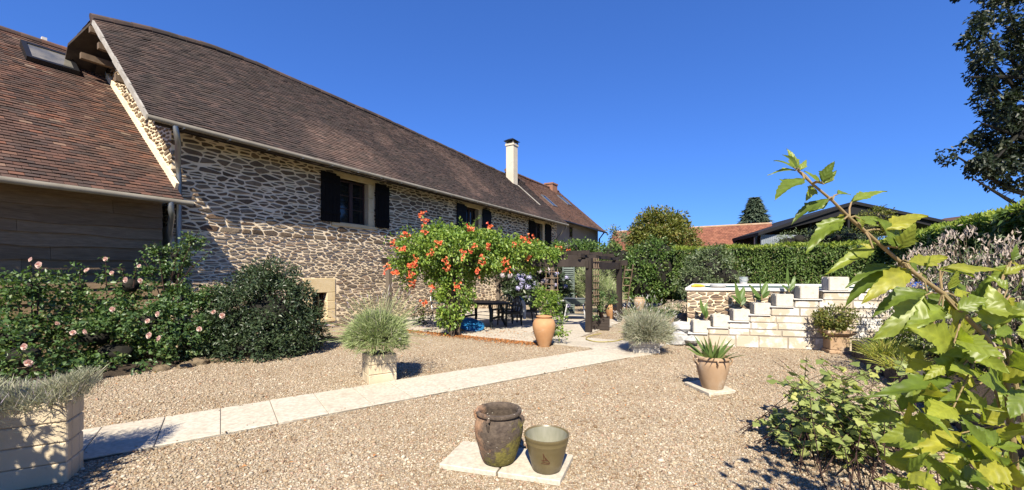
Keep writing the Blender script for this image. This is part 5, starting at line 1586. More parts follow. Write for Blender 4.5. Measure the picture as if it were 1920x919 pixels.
# barbecue trolley
bq = gnd(1078, 600)
o = thing('barbecue', 'grey barbecue trolley with black wheels under the pergola', 'barbecue', (bq[0], bq[1], 0), R(-8))
mb = MB(); mb.hexa([(-.30, -.2, .55), (.30, -.2, .55), (.30, .2, .55), (-.30, .2, .55), (-.36, -.24, .72), (.36, -.24, .72), (.36, .24, .72), (-.36, .24, .72)]); mb.build('firebox', MT['jade'], o, world=False, bevel=.02)
mb = MB(); mb.box(-.38, .38, -.26, .26, .725, .745); mb.build('lid', MT['zinc'], o, world=False, bevel=.005)
for sx in (-1, 1):
    for sy in (-1, 1):
        MB().bar((.27 * sx, .17 * sy, .56), (.36 * sx, .2 * sy, .0 if sx > 0 else .05), .035, .035).build('leg', MT['whiteplastic'], o, world=False)
MB().bar((-.34, 0, .2), (.34, 0, .2), .30, .015).build('shelf', MT['zinc'], o, world=False)
for sy in (-1, 1):
    w = MB().tube([(-.37, .24 * sy, .075), (-.37, .275 * sy, .075)], .075, 16).build('wheel', MT['blackplastic'], o, world=False)
    MB().tube([(-.37, .238 * sy, .075), (-.37, .280 * sy, .075)], .03, 12).build('hub', MT['whiteplastic'], w, world=False)
MB().tube([(-.36, -.2, .66), (-.48, -.2, .66), (-.48, .2, .66), (-.36, .2, .66)], .012, 6).build('handle', MT['whiteplastic'], o, world=False)
# louvred shutter panel
lp_ = pxp(1066, 590, 16.0)
o = thing('louvred_panel', 'faded grey green louvred shutter panel standing behind the pergola', 'shutter', (lp_[0], lp_[1], 0), R(-12))
mb = MB(); mb.box(-.24, -.19, -.02, .02, 0, 1.95); mb.box(.19, .24, -.02, .02, 0, 1.95); mb.box(-.19, .19, -.02, .02, 1.88, 1.95); mb.box(-.19, .19, -.02, .02, 0, .1)
mb.build('frame', MT['jade'], o, world=False)
mb = MB(); z = .13
while z < 1.84:
    mb.bar((-.19, 0, z), (.19, 0, z), .085, .012, up=(0, -.75, .65)); z += .075
mb.build('louvres', MT['jade'], o, world=False)
# leaning ladder
la, lb = gnd(1166, 585), pxp(1180, 497, 15.6)
o = thing('ladder', 'thin grey wooden ladder leaning against the big round bush', 'ladder', tuple(la))
la, lb = Vector(la), Vector(lb); sd = Vector((.16, 0, 0))
for s_ in (-1, 1): MB().bar(la + sd * s_, lb + sd * s_ * .9, .035, .05).build('rail', MT['lattice'], o)
for k in range(6):
    c = la.lerp(lb, .1 + k * .16); MB().bar(c - sd, c + sd, .03, .03).build('rung', MT['lattice'], o)

# hydrangeas
def hydrangea(label, blobs, nflow, mat, seed, base, r=(.09, .135)):
    o = thing('hydrangea', label, 'hydrangea', base, 0, 'hydrangeas by the stone wall')
    foliage('foliage', blobs, 2600, .12, .08, MT['l_dark'], o, seed, shell=.5, clump=70, clump_r=.16, up=.6, droop=.2)
    core('branches', blobs, o, .6, seed)
    rg = np.random.default_rng(seed)
    bm = bmesh.new(); bmesh.ops.create_icosphere(bm, subdivisions=2, radius=1)
    U = np.array([v.co[:] for v in bm.verts]); bm.free()
    for k in range(nflow):
        b = np.array(blobs[rg.integers(len(blobs))]); d = unit(rg.normal(0, .8, 3) + [0, -.75, .35])
        c = b[:3] + d * b[3:] * .98; rr_ = rg.uniform(*r)
        D = unit(rg.normal(0, 1, (90, 3))); P = c + D * rr_ * rg.uniform(.8, 1.0, (90, 1)) * [1, 1, .85]
        T = unit(np.cross(D, rg.normal(0, 1, D.shape)))
        V, F = leaf_arrays(P - T * .018, T, D, .036, .036, .02, 0)
        npmesh('flower_head', V, F, MT[mat], o)
hydrangea('blue lilac hydrangea in full bloom behind the empty plastic chair', [px_blob(985, 555, 14.0, .55, .45, .5), px_blob(980, 535, 14.2, .4, .4, .35)], 26, 'hydra', 91, gnd(985, 590))
hydrangea('fading pale pink hydrangea against the wall behind the blue one', [px_blob(970, 525, 15.0, .7, .5, .55), px_blob(1010, 515, 15.2, .55, .5, .5)], 24, 'hydrapale', 93, gnd(985, 585))
hydrangea('mauve hydrangea beside the louvred panel', [px_blob(1048, 540, 15.2, .45, .4, .55), px_blob(1045, 570, 15.0, .4, .4, .35)], 20, 'hydra', 95, gnd(1048, 588))
# silvery bush and creeper behind the arbour
b = [px_blob(1120, 545, 16.0, .75, .6, .6), px_blob(1100, 525, 16.2, .5, .5, .5), px_blob(1145, 555, 15.6, .45, .5, .5), px_blob(1130, 515, 16.4, .4, .4, .45)]
o = thing('silvery_bush', 'feathery pale green bush seen through the pergola', 'bush', gnd(1120, 588))
rg = np.random.default_rng(97)
P, O = blob_points(b, 5200, 98, shell=.9, amp=.2)
blades('foliage', P, O + rg.normal(0, .35, P.shape) + [0, 0, .6], rg.uniform(.12, .3, len(P)), rg.uniform(.01, .018, len(P)), MT['l_lav'], o, bend=.2, seg=2, seed=99)
core('branches', b, o, .5, 5)
b = [px_blob(1080, 468, 17.5, .8, .6, .35), px_blob(1105, 470, 17.8, .75, .6, .38), px_blob(1055, 470, 17.4, .5, .6, .3)]
shrub('creeper', 'rounded green creeper topping the back of the pergola before the far house', 'climber', gnd(1085, 582), b, 3600, .11, .06, 'l_laurel', 101, coref=.5, clump=90, clump_r=.2)
b = [px_blob(1085, 530, 19.5, 1.1, .7, .9), px_blob(1060, 520, 20, .9, .7, 1.0)]
shrub('shaded_bush', 'dark green bush in the shade behind the louvred panel', 'bush', gnd(1075, 572), b, 2600, .15, .08, 'l_dark', 103, coref=.7, clump=70, clump_r=.25)
# tall plant left of the pot by wall
for (x, y, Y, r, lab, sd_) in ((790, 590, 12.4, .3, 'small weedy plant at the foot of the vine by the stone wall', 104), ):
    b = [px_blob(x, y, Y, r, r, r)]
    shrub('weed', lab, 'plant', gnd(x, 610), b, 260, .08, .04, 'l_grey', sd_, coref=0, stems=6)
# ================================================================== POOL WITH STEPPED BLOCK WALL
EW = np.array([math.cos(R(-13)), math.sin(R(-13))]); NB = np.array([.44, .90]) / np.linalg.norm([.44, .90])      # the pool is slightly out of square
OW = np.array([3.88, 8.94])
def W(q, b, z):
    p = OW + EW * q + NB * b
    return (p[0], p[1], z)
def qpx(px):
    t = (px - 960) / 760
    return (OW[1] * t - OW[0]) / (EW[0] - EW[1] * t)
def wbox(mb, q0, q1, b0, b1, z0, z1):
    return mb.hexa([W(q0, b0, z0), W(q1, b0, z0), W(q1, b1, z0), W(q0, b1, z0), W(q0, b0, z1), W(q1, b0, z1), W(q1, b1, z1), W(q0, b1, z1)])
steps = [(1294, .28), (1331, .42), (1370, .565), (1409, .715), (1449, .895), (1493, 1.06), (1547, 1.235)]
pw = thing('stepped_wall', 'whitewashed block wall rising in steps up to the pool edge', 'wall', W(0, .2, 0))
rr = random.Random(14)
zp = 0
QE = 5.6
mb = MB()
for i, (px, zt) in enumerate(steps):
    q0 = qpx(px) - .03; q = q0
    first = True
    while q < QE:
        e = min(q + rr.uniform(.38, .62), QE)
        if QE - e < .2: e = QE
        j = rr.uniform(-.006, .006)
        wbox(mb, q + .003, e - .003, j, .36 + j, zp + .003, zt - .024); q = e
    zp = zt - .02
mb.build('block', MT['lime_block'], pw, bevel=.014, seg=2)
mb = MB(); zp = 0
for i, (px, zt) in enumerate(steps):
    wbox(mb, qpx(px), QE - .02, .012, .34, zp - .004, zt - .03); zp = zt - .03
mb.build('joint', MT['joint'], pw)
for i, (px, zt) in enumerate(steps):
    q0 = qpx(px) - .05; q1 = (qpx(steps[i + 1][0]) - .04) if i < 6 else QE
    m_ = MB(); wbox(m_, q0, q1, -.035, .37, zt - .022, zt); m_.build('step_slab', MT['white_stone'], pw, bevel=.004)
# rubble side of the pool with a white coping
pool = thing('swimming_pool', 'raised swimming pool with a rubble stone front and white coping', 'pool', W(2.5, 2.5, 0))
mb = MB(); wbox(mb, -.03, QE, .42, .60, 0, 1.19); wbox(mb, -.03, .2, .6, 4.4, 0, 1.19); wbox(mb, -.03, QE, 4.4, 4.6, 0, 1.19); wbox(mb, QE - .2, QE, .6, 4.4, 0, 1.19)
ms = MB()
add_raw(ms, rubble(-.03, 4.0, .2, 1.19, lambda u, z, o: W(u, .42 - o, z), 25, row=(.05, .10), wid=(.14, .42), gap=.010))
add_raw(ms, rubble(.42, 4.5, .0, 1.19, lambda u, z, o: W(-.03 - o, u, z), 26, row=(.05, .10), wid=(.14, .42), gap=.010))
two_mat_join('wall', [mb, ms], [MT['mortar'], MT['poolstone']], pool)
for a in ((-.08, QE, .38, .80), (-.08, QE, 4.25, 4.65), (-.08, .32, .803, 4.247), (QE - .4, QE, .803, 4.247)):
    m_ = MB(); wbox(m_, *a, 1.19, 1.262); m_.build('coping', MT['white_stone'], pool, bevel=.012)
m_ = MB(); wbox(m_, .2, QE - .2, .6, 4.4, .9, 1.17); m_.build('water', MT['water'], pool)

# block planters on the steps
bp_px = [(1297, 1329), (1334, 1365), (1372, 1403), (1411, 1442), (1452, 1485), (1497, 1532), (1551, 1589)]
labs = ['pale rough block planter on the lowest step of the stepped wall, with one canna plant', 'empty pale block planter on the second step, between two planted ones near the wall foot', 'pale rough block planter on the third step, with a broad leaved canna', 'pale rough block planter on the fourth step, with a spreading three leaved canna', 'pale rough block planter on the fifth step, with a thin upright canna', 'pale rough block planter on the sixth step, with only a tiny sprout', 'large empty block planter on the topmost step at pool coping level']
proto = None
for i, ((x0, x1), (px, zt)) in enumerate(zip(bp_px, steps)):
    q0, q1 = qpx(x0), qpx(x1); w_ = q1 - q0
    c = W((q0 + q1) / 2, .17, zt + .001)
    if proto is None:
        proto = thing('block_planter', labs[0], 'planter', c, R(-13), 'block planters on the stepped wall')
        mb = MB(); a = .19; t = .05
        mb.box(-a, a, -.16, -.16 + t, 0, .30); mb.box(-a, a, .16 - t, .16, 0, .30)
        mb.box(-a, -a + t, -.16 + t + .002, .16 - t - .002, 0, .30); mb.box(a - t, a, -.16 + t + .002, .16 - t - .002, 0, .30)
        mb.build('wall', MT['blockplanter'], proto, world=False, bevel=.014, seg=2)
        MB().box(-a + t, a - t, -.16 + t, .16 - t, .01, .25).build('soil', MT['soil'], proto, world=False)
        o = proto; base_w = .38
    else:
        o = copy_tree(proto); o['label'] = labs[i]
    o.location = c
    k = w_ / .38
    o.scale = (k, 1.0, k)

# detailed leaves: 2D outline swept into a curved grid
def big_leaf(base, tip, nrm, wid, seed, lobed=True, curl=.18, fold=.22, n=16):
    rg = np.random.default_rng(seed)
    base = np.array(base, float); tip = np.array(tip, float)
    A = tip - base; Ln = np.linalg.norm(A); A = A / Ln
    S = np.cross(nrm, A); S /= np.linalg.norm(S) + 1e-9; U = np.cross(A, S)
    if lobed:
        xs = [0, .05, .14, .24, .32, .38, .44, .52, .62, .72, .82, .92, 1]; ws = [.03, .20, .34, .43, .49, .52, .36, .30, .275, .23, .16, .08, 0]
    else:
        xs = [0, .1, .25, .45, .65, .82, .93, 1]; ws = [.05, .24, .42, .5, .43, .27, .12, 0]
    x = np.linspace(0, 1, n + 1)
    wl = np.interp(x, xs, ws) * wid * (1 + .06 * rg.normal()); wr = np.interp(x, xs, ws) * wid * (1 + .06 * rg.normal())
    if lobed:
        tooth = 1 + .09 * np.where(np.arange(n + 1) % 2 == 0, 1, -1); wl = wl * tooth; wr = wr * tooth
    V = []; UV = []; ph = rg.uniform(0, 6)
    bend = rg.uniform(-.06, .06)
    for i, t in enumerate(x):
        for v in (-1, -.55, 0, .55, 1):
            w = (wl[i] if v < 0 else wr[i])
            f = t + (.13 * v * v * (1 - t) if lobed else 0)
            h = fold * abs(v) * w - curl * Ln * t * t + .035 * Ln * math.sin(5 * t + 3 * v + ph) * abs(v) - .10 * w * v * v
            V.append(base + A * (f * Ln) + S * (v * w + bend * Ln * math.sin(t * 3.1)) + U * h); UV.append((t, v * w / Ln))
    F = [(i * 5 + j, i * 5 + j + 1, i * 5 + j + 6, i * 5 + j + 5) for i in range(n) for j in range(4)]
    return np.array(V), np.array(F), np.array(UV)
def leaf_batch(name, specs, mat, parent, lobed=True):
    Vs = []; Fs = []; Us = []; k = 0
    for i, s in enumerate(specs):
        V, F, U = big_leaf(*s[:4], seed=s[4], lobed=lobed, curl=s[5] if len(s) > 5 else .18, fold=s[6] if len(s) > 6 else .22)
        Vs.append(V); Fs.append(F + k); Us.append(U); k += len(V)
    return npmesh(name, np.concatenate(Vs), np.concatenate(Fs), mat, parent, uv=np.concatenate(Us), smooth=True)
def canna(label, px, base_y, Y, specs, seed, group='canna plants on the stepped wall'):
    b = pxp(px, base_y, Y)
    o = thing('canna_plant', label, 'plant', b, 0, group)
    L_ = []; mb = MB()
    for i, (bx, by, tx, ty, w) in enumerate(specs):
        p, q = pxp(bx, by, Y), pxp(tx, ty, Y + (.06 if i % 2 else -.08))
        L_.append((p, q, np.array([.2 * (-1) ** i, -.8, .35]), w, seed + i, .1, .35))
        mb.tube([b, (b + p) / 2, p], [.012, .010, .006], 6)
    leaf_batch('leaf', L_, MT['l_canna'], o, lobed=False)
    mb.build('stalk', MT['stem'], o)
def stepY(i):
    c = W((qpx(bp_px[i][0]) + qpx(bp_px[i][1])) / 2, .17, 0); return c[1]
canna('small canna with two dark upright leaves on the lowest step', 1322, 600, stepY(0), [(1322, 595, 1316, 560, .11), (1321, 592, 1327, 566, .09), (1323, 598, 1326, 578, .09)], 701)
canna('canna with broad upright leaves on the third step', 1389, 575, stepY(2), [(1389, 570, 1381, 529, .13), (1389, 566, 1396, 536, .12), (1389, 572, 1373, 553, .10), (1390, 573, 1399, 556, .1)], 711)
canna('spreading canna with a red bud on the fourth step', 1428, 563, stepY(3), [(1427, 560, 1407, 533, .11), (1429, 556, 1439, 526, .12), (1430, 560, 1444, 545, .1), (1427, 562, 1413, 553, .1), (1428, 552, 1426, 510, .03)], 721)
canna('thin canna with narrow pointed leaves on the fifth step', 1479, 548, stepY(4), [(1479, 540, 1478, 500, .09), (1480, 545, 1491, 515, .09), (1478, 546, 1468, 533, .08), (1480, 547, 1492, 527, .08)], 731)
canna('tiny sprout in the planter on the sixth step', 1514, 533, stepY(5), [(1514, 533, 1510, 523, .03), (1514, 533, 1518, 522, .03)], 741)
# things lying on the pool edge
b = W(qpx(1394) * 1.18 + .3, 4.45, 1.262)
b = pxp(1394, 531, 12.6); b = np.array([b[0], b[1], 1.263])
o = thing('white_bucket', 'small white bucket standing on the far pool coping', 'bucket', b)
MB().lathe([(.10, 0), (.12, .2), (.13, .21), (.12, .215), (.09, .02), (0, .02)], 20).build('body', MT['whiteplastic'], o, world=False, smooth=True)
MB().tube([(-.125, 0, .19), (-.09, -.1, .12), (0, -.14, .1), (.09, -.1, .12), (.125, 0, .19)], .006, 5).build('handle', MT['whiteplastic'], o, world=False)
b = W(.35, .6, 1.263)
o = MB().lathe([(.13, 0), (.17, .03), (.17, .07), (.12, .09), (.0, .09)], 24).build('pool_skimmer_lid', MT['whiteplastic'], None, smooth=True); o.location = W(.62, .62, 1.263)
tag(o, 'round white lid lying on the near pool coping', 'lid')
mb = MB(); mb.tube([(-.16, 0, .03), (-.06, .02, .045), (.05, -.01, .04), (.15, .02, .03)], [.02, .04, .035, .015], 8)
o = mb.build('pool_toy', MT['yellow'], None, smooth=True); o.location = W(.2, .58, 1.263)
tag(o, 'yellow pool toy on the left end of the pool coping', 'toy')
mb = MB(); a, b = W(3.95, .55, 1.34), W(5.0, .62, 1.34); mb.tube([a, b], .075, 14)
o = mb.build('pool_cover_roll', MT['poolblue'], None, loc=W(4.5, .58, 1.263), smooth=True); tag(o, 'rolled blue pool cover on the coping behind the hibiscus leaves', 'pool cover')

# bank with stones left of the pool
rg = np.random.default_rng(51)
def mound(name, mat, pts, seed):
    """pts: px, py, Y, radius, height"""
    V = []; F = []; n = 26; k = 0
    for (cx, cy, r, h) in pts:
        for i in range(n + 1):
            for j in range(n + 1):
                u, v = (i / n * 2 - 1), (j / n * 2 - 1); d = min(1, math.hypot(u, v))
                V.append((cx + u * r, cy + v * r, h * (1 - d ** 2.2) + (.03 * rg.normal() if d < .95 else -.02)))
        F += [(k + i * (n + 1) + j, k + (i + 1) * (n + 1) + j, k + (i + 1) * (n + 1) + j + 1, k + i * (n + 1) + j + 1) for i in range(n) for j in range(n)]
        k += (n + 1) ** 2
    return tag(npmesh(name, np.array(V), np.array(F), mat, smooth=True), kind='structure')
mound('bank', MT['ground'], [(4.75, 12.4, 1.5, .34), (4.55, 10.6, 1.0, .30), (7.6, 16.4, 1.9, .55)], 1)
for i, (x, y, Y, r, mt_, lab) in enumerate([(1285, 610, 9.3, .22, 'paleRock', 'bluish white boulder at the foot of the lowest step'), (1277, 632, 9.0, .20, 'paleRock', 'cracked white boulder on the gravel left of the stepped wall'), (1296, 634, 8.85, .13, 'paleRock', 'small white stone wedged against the lowest step'), (1262, 642, 9.1, .14, 'paleRock', 'flat pale stone near the patio corner lavender'),
                                       (1247, 607, 11.4, .22, 'rock', 'long ochre stone retaining the left of the bank'), (1268, 603, 10.9, .24, 'rock', 'ochre retaining stone in the middle of the bank foot'), (1287, 598, 10.4, .22, 'rock', 'ochre retaining stone nearest the pool wall'), (1228, 590, 13.5, .2, 'rock', 'grey stone at the back of the bank'), (1212, 588, 14.2, .2, 'rock', 'low stone by the far terracotta jar')]):
    p = pxp(x, y, Y); zb = max(0, p[2] - r * .6)
    o = MB().rock((0, 0, r * .3), (r * 1.2, r * .9, r * .85), 80 + i).build('rock', MT[mt_], None); o.location = (p[0], p[1], zb)
    tag(o, lab, 'rock', 'stones of the bank')
b = [(4.5, 12.2, .34, .6, .5, .2), (5.0, 12.5, .36, .6, .5, .22), (4.3, 13.2, .25, .8, .5, .2), (4.7, 11.3, .3, .4, .35, .14)]
shrub('ground_cover', 'low grey green ground cover on the bank left of the pool', 'ground cover', (4.6, 12.3, .3), b, 4200, .07, .024, 'l_grey', 121, coref=.4, clump=110, clump_r=.14, zmin=.1)
b = gnd(1416, 647); bb = [(b[0], b[1] - .05, .09, .12, .1, .12)]
shrub('weed', 'small green weed growing at the foot of the stepped wall', 'plant', (b[0], b[1] - .05, 0), bb, 130, .05, .02, 'l_vine', 122, coref=0, stems=5)
# pedestal pot
pd = gnd(1579, 664); pd[1] += .15
o = thing('stone_pedestal', 'weathered square stone pedestal pot near the right of the stepped wall', 'pedestal', (pd[0], pd[1], 0), R(-16))
MB().box(-.19, .19, -.19, .19, 0, .07).build('base', MT['paleterra'], o, world=False, bevel=.012)
MB().box(-.165, .165, -.165, .165, .073, .34).build('body', MT['paleterra'], o, world=False, bevel=.012)
mb = MB(); mb.hexa([(-.17, -.17, .343), (.17, -.17, .343), (.17, .17, .343), (-.17, .17, .343), (-.235, -.235, .40), (.235, -.235, .40), (.235, .235, .40), (-.235, .235, .40)]); mb.box(-.245, .245, -.245, .245, .403, .46)
mb.build('cornice', MT['paleterra'], o, world=False, bevel=.01)
b = [(pd[0] - .12, pd[1], .66, .30, .25, .24), (pd[0] + .08, pd[1], .70, .26, .22, .22), (pd[0] - .2, pd[1], .52, .18, .15, .16)]
shrub('variegated_shrub', 'small variegated shrub spilling from the stone pedestal pot', 'shrub', (pd[0], pd[1], .46), b, 1700, .075, .028, 'l_yellowbush', 123, coref=.35, clump=60, clump_r=.1)

# ================================================================== RAISED BED OF SLEEPERS (right)
def sleeper(a, b, h, w, label, tilt=0):
    A = Vector((a[0], a[1], h / 2)); B = Vector((b[0], b[1], h / 2))
    mb = MB(); n = 8; rr_ = random.Random(int(a[0] * 100))
    prev = A
    for i in range(1, n + 1):
        c = A.lerp(B, i / n)
        mb.bar(prev, c, w + rr_.uniform(-.012, .012), h + rr_.uniform(-.015, .015)); prev = c
    o = mb.build('sleeper', MT['sleeper'], None, loc=(a[0], a[1], 0), bevel=.012)
    tag(o, label, 'sleeper', 'old sleepers edging the right bed')
SB = lambda s, m: H(s, m)
sleeper(SB(10.1, 1.66), SB(8.35, 1.74), .30, .2, 'dark split railway sleeper ending at the stone pedestal')
sleeper(SB(8.3, 1.76), SB(6.0, 1.84), .32, .2, 'dark railway sleeper below the lime strap leaves')
sleeper(SB(5.95, 1.84), SB(3.4, 1.92), .30, .2, 'nearest dark railway sleeper under the foreground hibiscus')
rgm = np.random.default_rng(52)
sheet_bump('planting_bed', MT['soil'], 2.2, 10.3, 1.95, 4.2, .30, 4)
# lime strap leaved plants, dark leafed plants in the bed
def strap(label, base, n, ln, seed, mat='l_grass', w=.016):
    o = thing('strap_plant', label, 'plant', base, 0, 'strap leaved plants in the right bed')
    rg = np.random.default_rng(seed); an = rg.uniform(0, 6.28, n); q = rg.uniform(.1, 1, n)
    P = np.stack([base[0] + .22 * np.cos(an) * q, base[1] + .22 * np.sin(an) * q, np.full(n, base[2])], 1)
    A = np.stack([np.cos(an) * q * .7, np.sin(an) * q * .7, np.full(n, .8)], 1) + rg.normal(0, .2, (n, 3))
    blades('foliage', P, A, rg.uniform(.6, 1.2, n) * ln, w * rg.uniform(.7, 1.3, n), MT[mat], o, bend=.6, seg=5, seed=seed)
strap('lime green arching strap leaves above the middle sleeper', (5.9, 6.45, .25), 200, .40, 131)
strap('yellowing strap leaves in the bed just behind the lime green clump', (6.35, 6.9, .25), 150, .42, 132)
strap('upright green iris leaves beside the stone pedestal', (6.75, 7.3, .25), 34, .55, 133, 'l_agave', .03)
strap('yellow strap leaves nearest the hibiscus in the right bed', (5.5, 5.7, .25), 170, .36, 134)
b = [(7.3, 7.2, .6, .5, .5, .45), (6.9, 6.4, .6, .45, .5, .45), (6.5, 5.7, .55, .5, .5, .42), (7.6, 6.2, .7, .6, .6, .5)]
shrub('bed_shrub', 'grey green leafy shrub behind the strap leaves in the right bed', 'shrub', (6.9, 6.5, .25), b, 3600, .09, .06, 'l_ivy', 135, coref=0, clump=110, clump_r=.16, stems=26)
# shrub of dry pale flower heads before the right hedge
def seedheads():
    o = thing('dry_flower_shrub', 'tall shrub of hanging dry pale flower heads before the right hedge', 'shrub', (6.3, 5.4, .2))
    rg = np.random.default_rng(141)
    bl = [(6.1, 5.35, 1.45, .85, .7, .75), (7.0, 6.3, 1.55, .9, .8, .75), (7.8, 7.2, 1.5, .9, .8, .65), (6.6, 5.3, .9, .9, .8, .6), (7.9, 7.0, 1.0, .9, .9, .6), (6.0, 4.6, 1.3, .7, .6, .75)]
    P, O = blob_points(bl, 3800, 142, shell=.8, amp=.25, clump=300, clump_r=.11)
    A = unit(rg.normal(0, .35, P.shape) + [0, 0, -1]); Nn = unit(rg.normal(0, 1, P.shape))
    leaves('flower_head', P, A, Nn, rg.uniform(.05, .11, len(P)), rg.uniform(.016, .03, len(P)), MT['l_seed'], o, fold=.4, curl=.1)
    P, O = blob_points(bl, 3000, 143, shell=.9, amp=.25)
    leaves('foliage', P, unit(O + rg.normal(0, .7, P.shape)), unit(rg.normal(0, .6, P.shape) + [0, 0, 1]), .08, .018, MT['l_grey'], o)
    st = []; 
    n = 260; bi = rg.integers(0, len(bl), n); B = np.array(bl)[bi]
    tops = B[:, :3] + unit(rg.normal(0, 1, (n, 3)) + [0, 0, .5]) * B[:, 3:] * .95
    base = np.stack([B[:, 0] + rg.normal(0, .15, n), B[:, 1] + rg.normal(0, .15, n), np.full(n, .2)], 1)
    d = tops - base
    blades('stem', base, d, np.linalg.norm(d, axis=1), .009, MT['bark'], o, bend=.05, seg=4, taper=False, seed=3)
seedheads()

# ================================================================== HEDGES
def hedge(name, label, A, B, h, th, dens, seed, top_mat='l_hedgelit', top_dens=420, L0=.115):
    """A to B is the foot of the face seen from the garden; thickness goes to the right of A->B"""
    A = np.array(A, float); B = np.array(B, float); d = B - A; ln = np.linalg.norm(d); d /= ln
    nout = np.array([-d[1], d[0]])      # towards the garden
    o = thing(name, label, 'hedge', ((A[0] + B[0]) / 2, (A[1] + B[1]) / 2, 0), 0, 'conifer hedges round the garden'); dens *= 1.7
    rg = np.random.default_rng(seed)
    n = int(ln * h * dens)
    u, z = rg.uniform(0, ln, n), rg.uniform(.05, 1, n) * h
    bump = .10 * np.sin(u * 2.1 + z * 1.3) + .06 * np.sin(u * 5.3 - z * 3.1) + .04 * np.sin(z * 7 + u * 3)
    dp = bump - rg.uniform(0, .16, n)
    P = np.stack([A[0] + d[0] * u + nout[0] * dp, A[1] + d[1] * u + nout[1] * dp, z], 1)
    A_ = unit(np.stack([nout[0] * .7 + rg.normal(0, .45, n) + d[0] * .2, nout[1] * .7 + rg.normal(0, .45, n) + d[1] * .2, rg.normal(-.25, .45, n)], 1))
    Nn = unit(rg.normal(0, .5, (n, 3)) + [nout[0] * .5, nout[1] * .5, .8])
    s = rg.uniform(.6, 1.3, n)
    leaves('foliage', P, A_, Nn, L0 * s, L0 * .42 * s, MT['l_hedge'], o, fold=.15, curl=.3)
    n = int(ln * th * top_dens)
    u, w = rg.uniform(0, ln, n), rg.uniform(-.06, th, n)
    zt = h + .03 * np.sin(u * 3) + rg.uniform(-.06, .06, n) - .05 * (w < 0)
    P = np.stack([A[0] + d[0] * u - nout[0] * w, A[1] + d[1] * u - nout[1] * w, zt], 1)
    A_ = unit(rg.normal(0, .45, (n, 3)) + [nout[0] * .2, nout[1] * .2, .8])
    s = rg.uniform(.6, 1.3, n)
    leaves('sunlit_top', P, A_, unit(rg.normal(0, 1, (n, 3))), .13 * s, .05 * s, MT[top_mat], o, fold=.2, curl=.2)
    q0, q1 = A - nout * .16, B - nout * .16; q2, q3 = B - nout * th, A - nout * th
    MB().hexa([(*q0, 0), (*q1, 0), (*q2, 0), (*q3, 0), (*q0, h - .08), (*q1, h - .08), (*q2, h - .08), (*q3, h - .08)]).build('branches', MT['shadewood'], o)  # solid dark block: twigs and the shade inside the hedge as colour
HB = np.array([12.9, 14.0])
hedge('hedge', 'long clipped dark conifer hedge behind the pool', (HB[0], HB[1]), (HB[0] - .86 * 6.9, HB[1] + .505 * 6.9), 2.62, 1.1, 900, 151, top_dens=350)
hedge('hedge', 'clipped conifer hedge with a brighter sunlit green top along the right side', (HB[0] - DX * 13.5, HB[1] - DY * 13.5), (HB[0] + .3 * DX, HB[1] + .3 * DY), 2.66, 1.3, 800, 153, top_dens=1100)

# ================================================================== TREES AND BUSHES BEHIND
def tree(name, label, base, blobs, n, Ls, Ws, mat, seed, trunk_r, clump, clump_r, group=None, limbs=8, top=None, **kw):
    o = thing(name, label, 'tree', base, 0, group)
    foliage('crown', blobs, n, Ls, Ws, MT[mat], o, seed, clump=clump, clump_r=clump_r, **kw)
    mb = MB(); rr_ = random.Random(seed); b0 = Vector(base)
    top = Vector(top) if top is not None else Vector((blobs[0][0], blobs[0][1], blobs[0][2]))
    mb.tube([b0, b0.lerp(top, .35) + Vector((.1 * trunk_r, 0, 0)), b0.lerp(top, .7), top], [trunk_r, trunk_r * .8, trunk_r * .5, trunk_r * .15], 10)
    for k in range(limbs):
        b = blobs[k % len(blobs)]; s0 = b0.lerp(top, rr_.uniform(.3, .8)); e = Vector((b[0] + rr_.uniform(-.6, .6) * b[3], b[1] + rr_.uniform(-.6, .6) * b[4], b[2] + rr_.uniform(-.5, .6) * b[5]))
        mb.tube([s0, s0.lerp(e, .5) + Vector((0, 0, -.05 * (e - s0).length)), e], [trunk_r * .35, trunk_r * .2, trunk_r * .05], 6)
    mb.build('trunk', MT['shadewood'] if mat == 'l_oak' else MT['bark'], o, smooth=True)
    return o
# big round laurel
b = [px_blob(1225, 512, 18.6, 1.30, 1.1, 1.42), px_blob(1200, 535, 18.4, .8, .8, .9), px_blob(1255, 530, 18.5, .95, .9, 1.0), px_blob(1230, 475, 18.6, .8, .8, .68)]
shrub('round_bush', 'big rounded glossy green bush left of the long hedge', 'bush', (b[0][0], 18.6, .3), b, 15000, .13, .065, 'l_laurel', 161, coref=.8, clump=460, clump_r=.2)
b = [px_blob(1238, 440, 31, 2.1, 1.8, 1.7), px_blob(1212, 455, 31, 1.25, 1.3, 1.4), px_blob(1270, 455, 31, 1.5, 1.4, 1.4), px_blob(1225, 425, 31, 1.1, 1.0, 1.0), px_blob(1258, 425, 31, 1.0, 1.0, .9), px_blob(1240, 500, 31, 1.9, 1.6, 2.0)]
tree('yellow_green_tree', 'yellow green bushy tree rising behind the big round bush', (b[0][0], 31, 0), b, 20000, .24, .11, 'l_yellowbush', 163, .2, 560, .42, amp=.2)
b = [px_blob(1330, 510, 16.2, .95, .8, .85), px_blob(1305, 530, 16, .7, .7, .6), px_blob(1360, 520, 16, .75, .7, .6), px_blob(1335, 480, 16.3, .55, .5, .4), px_blob(1370, 545, 15.8, .4, .4, .3)]
shrub('grey_green_bush', 'loose grey green bush in front of the hedge behind the pool corner', 'bush', gnd(1330, 588), b, 7000, .12, .045, 'l_grey', 165, coref=.62, clump=210, clump_r=.2)
b = [px_blob(1155, 438, 34, .75, .6, .75), px_blob(1148, 428, 34, .4, .4, .5), px_blob(1163, 445, 34, .5, .5, .6)]
tree('young_tree', 'sparse young tree with pale leaves beside the far house corner', (b[0][0], 34, 0), b, 420, .22, .10, 'l_grey', 167, .06, 26, .3)
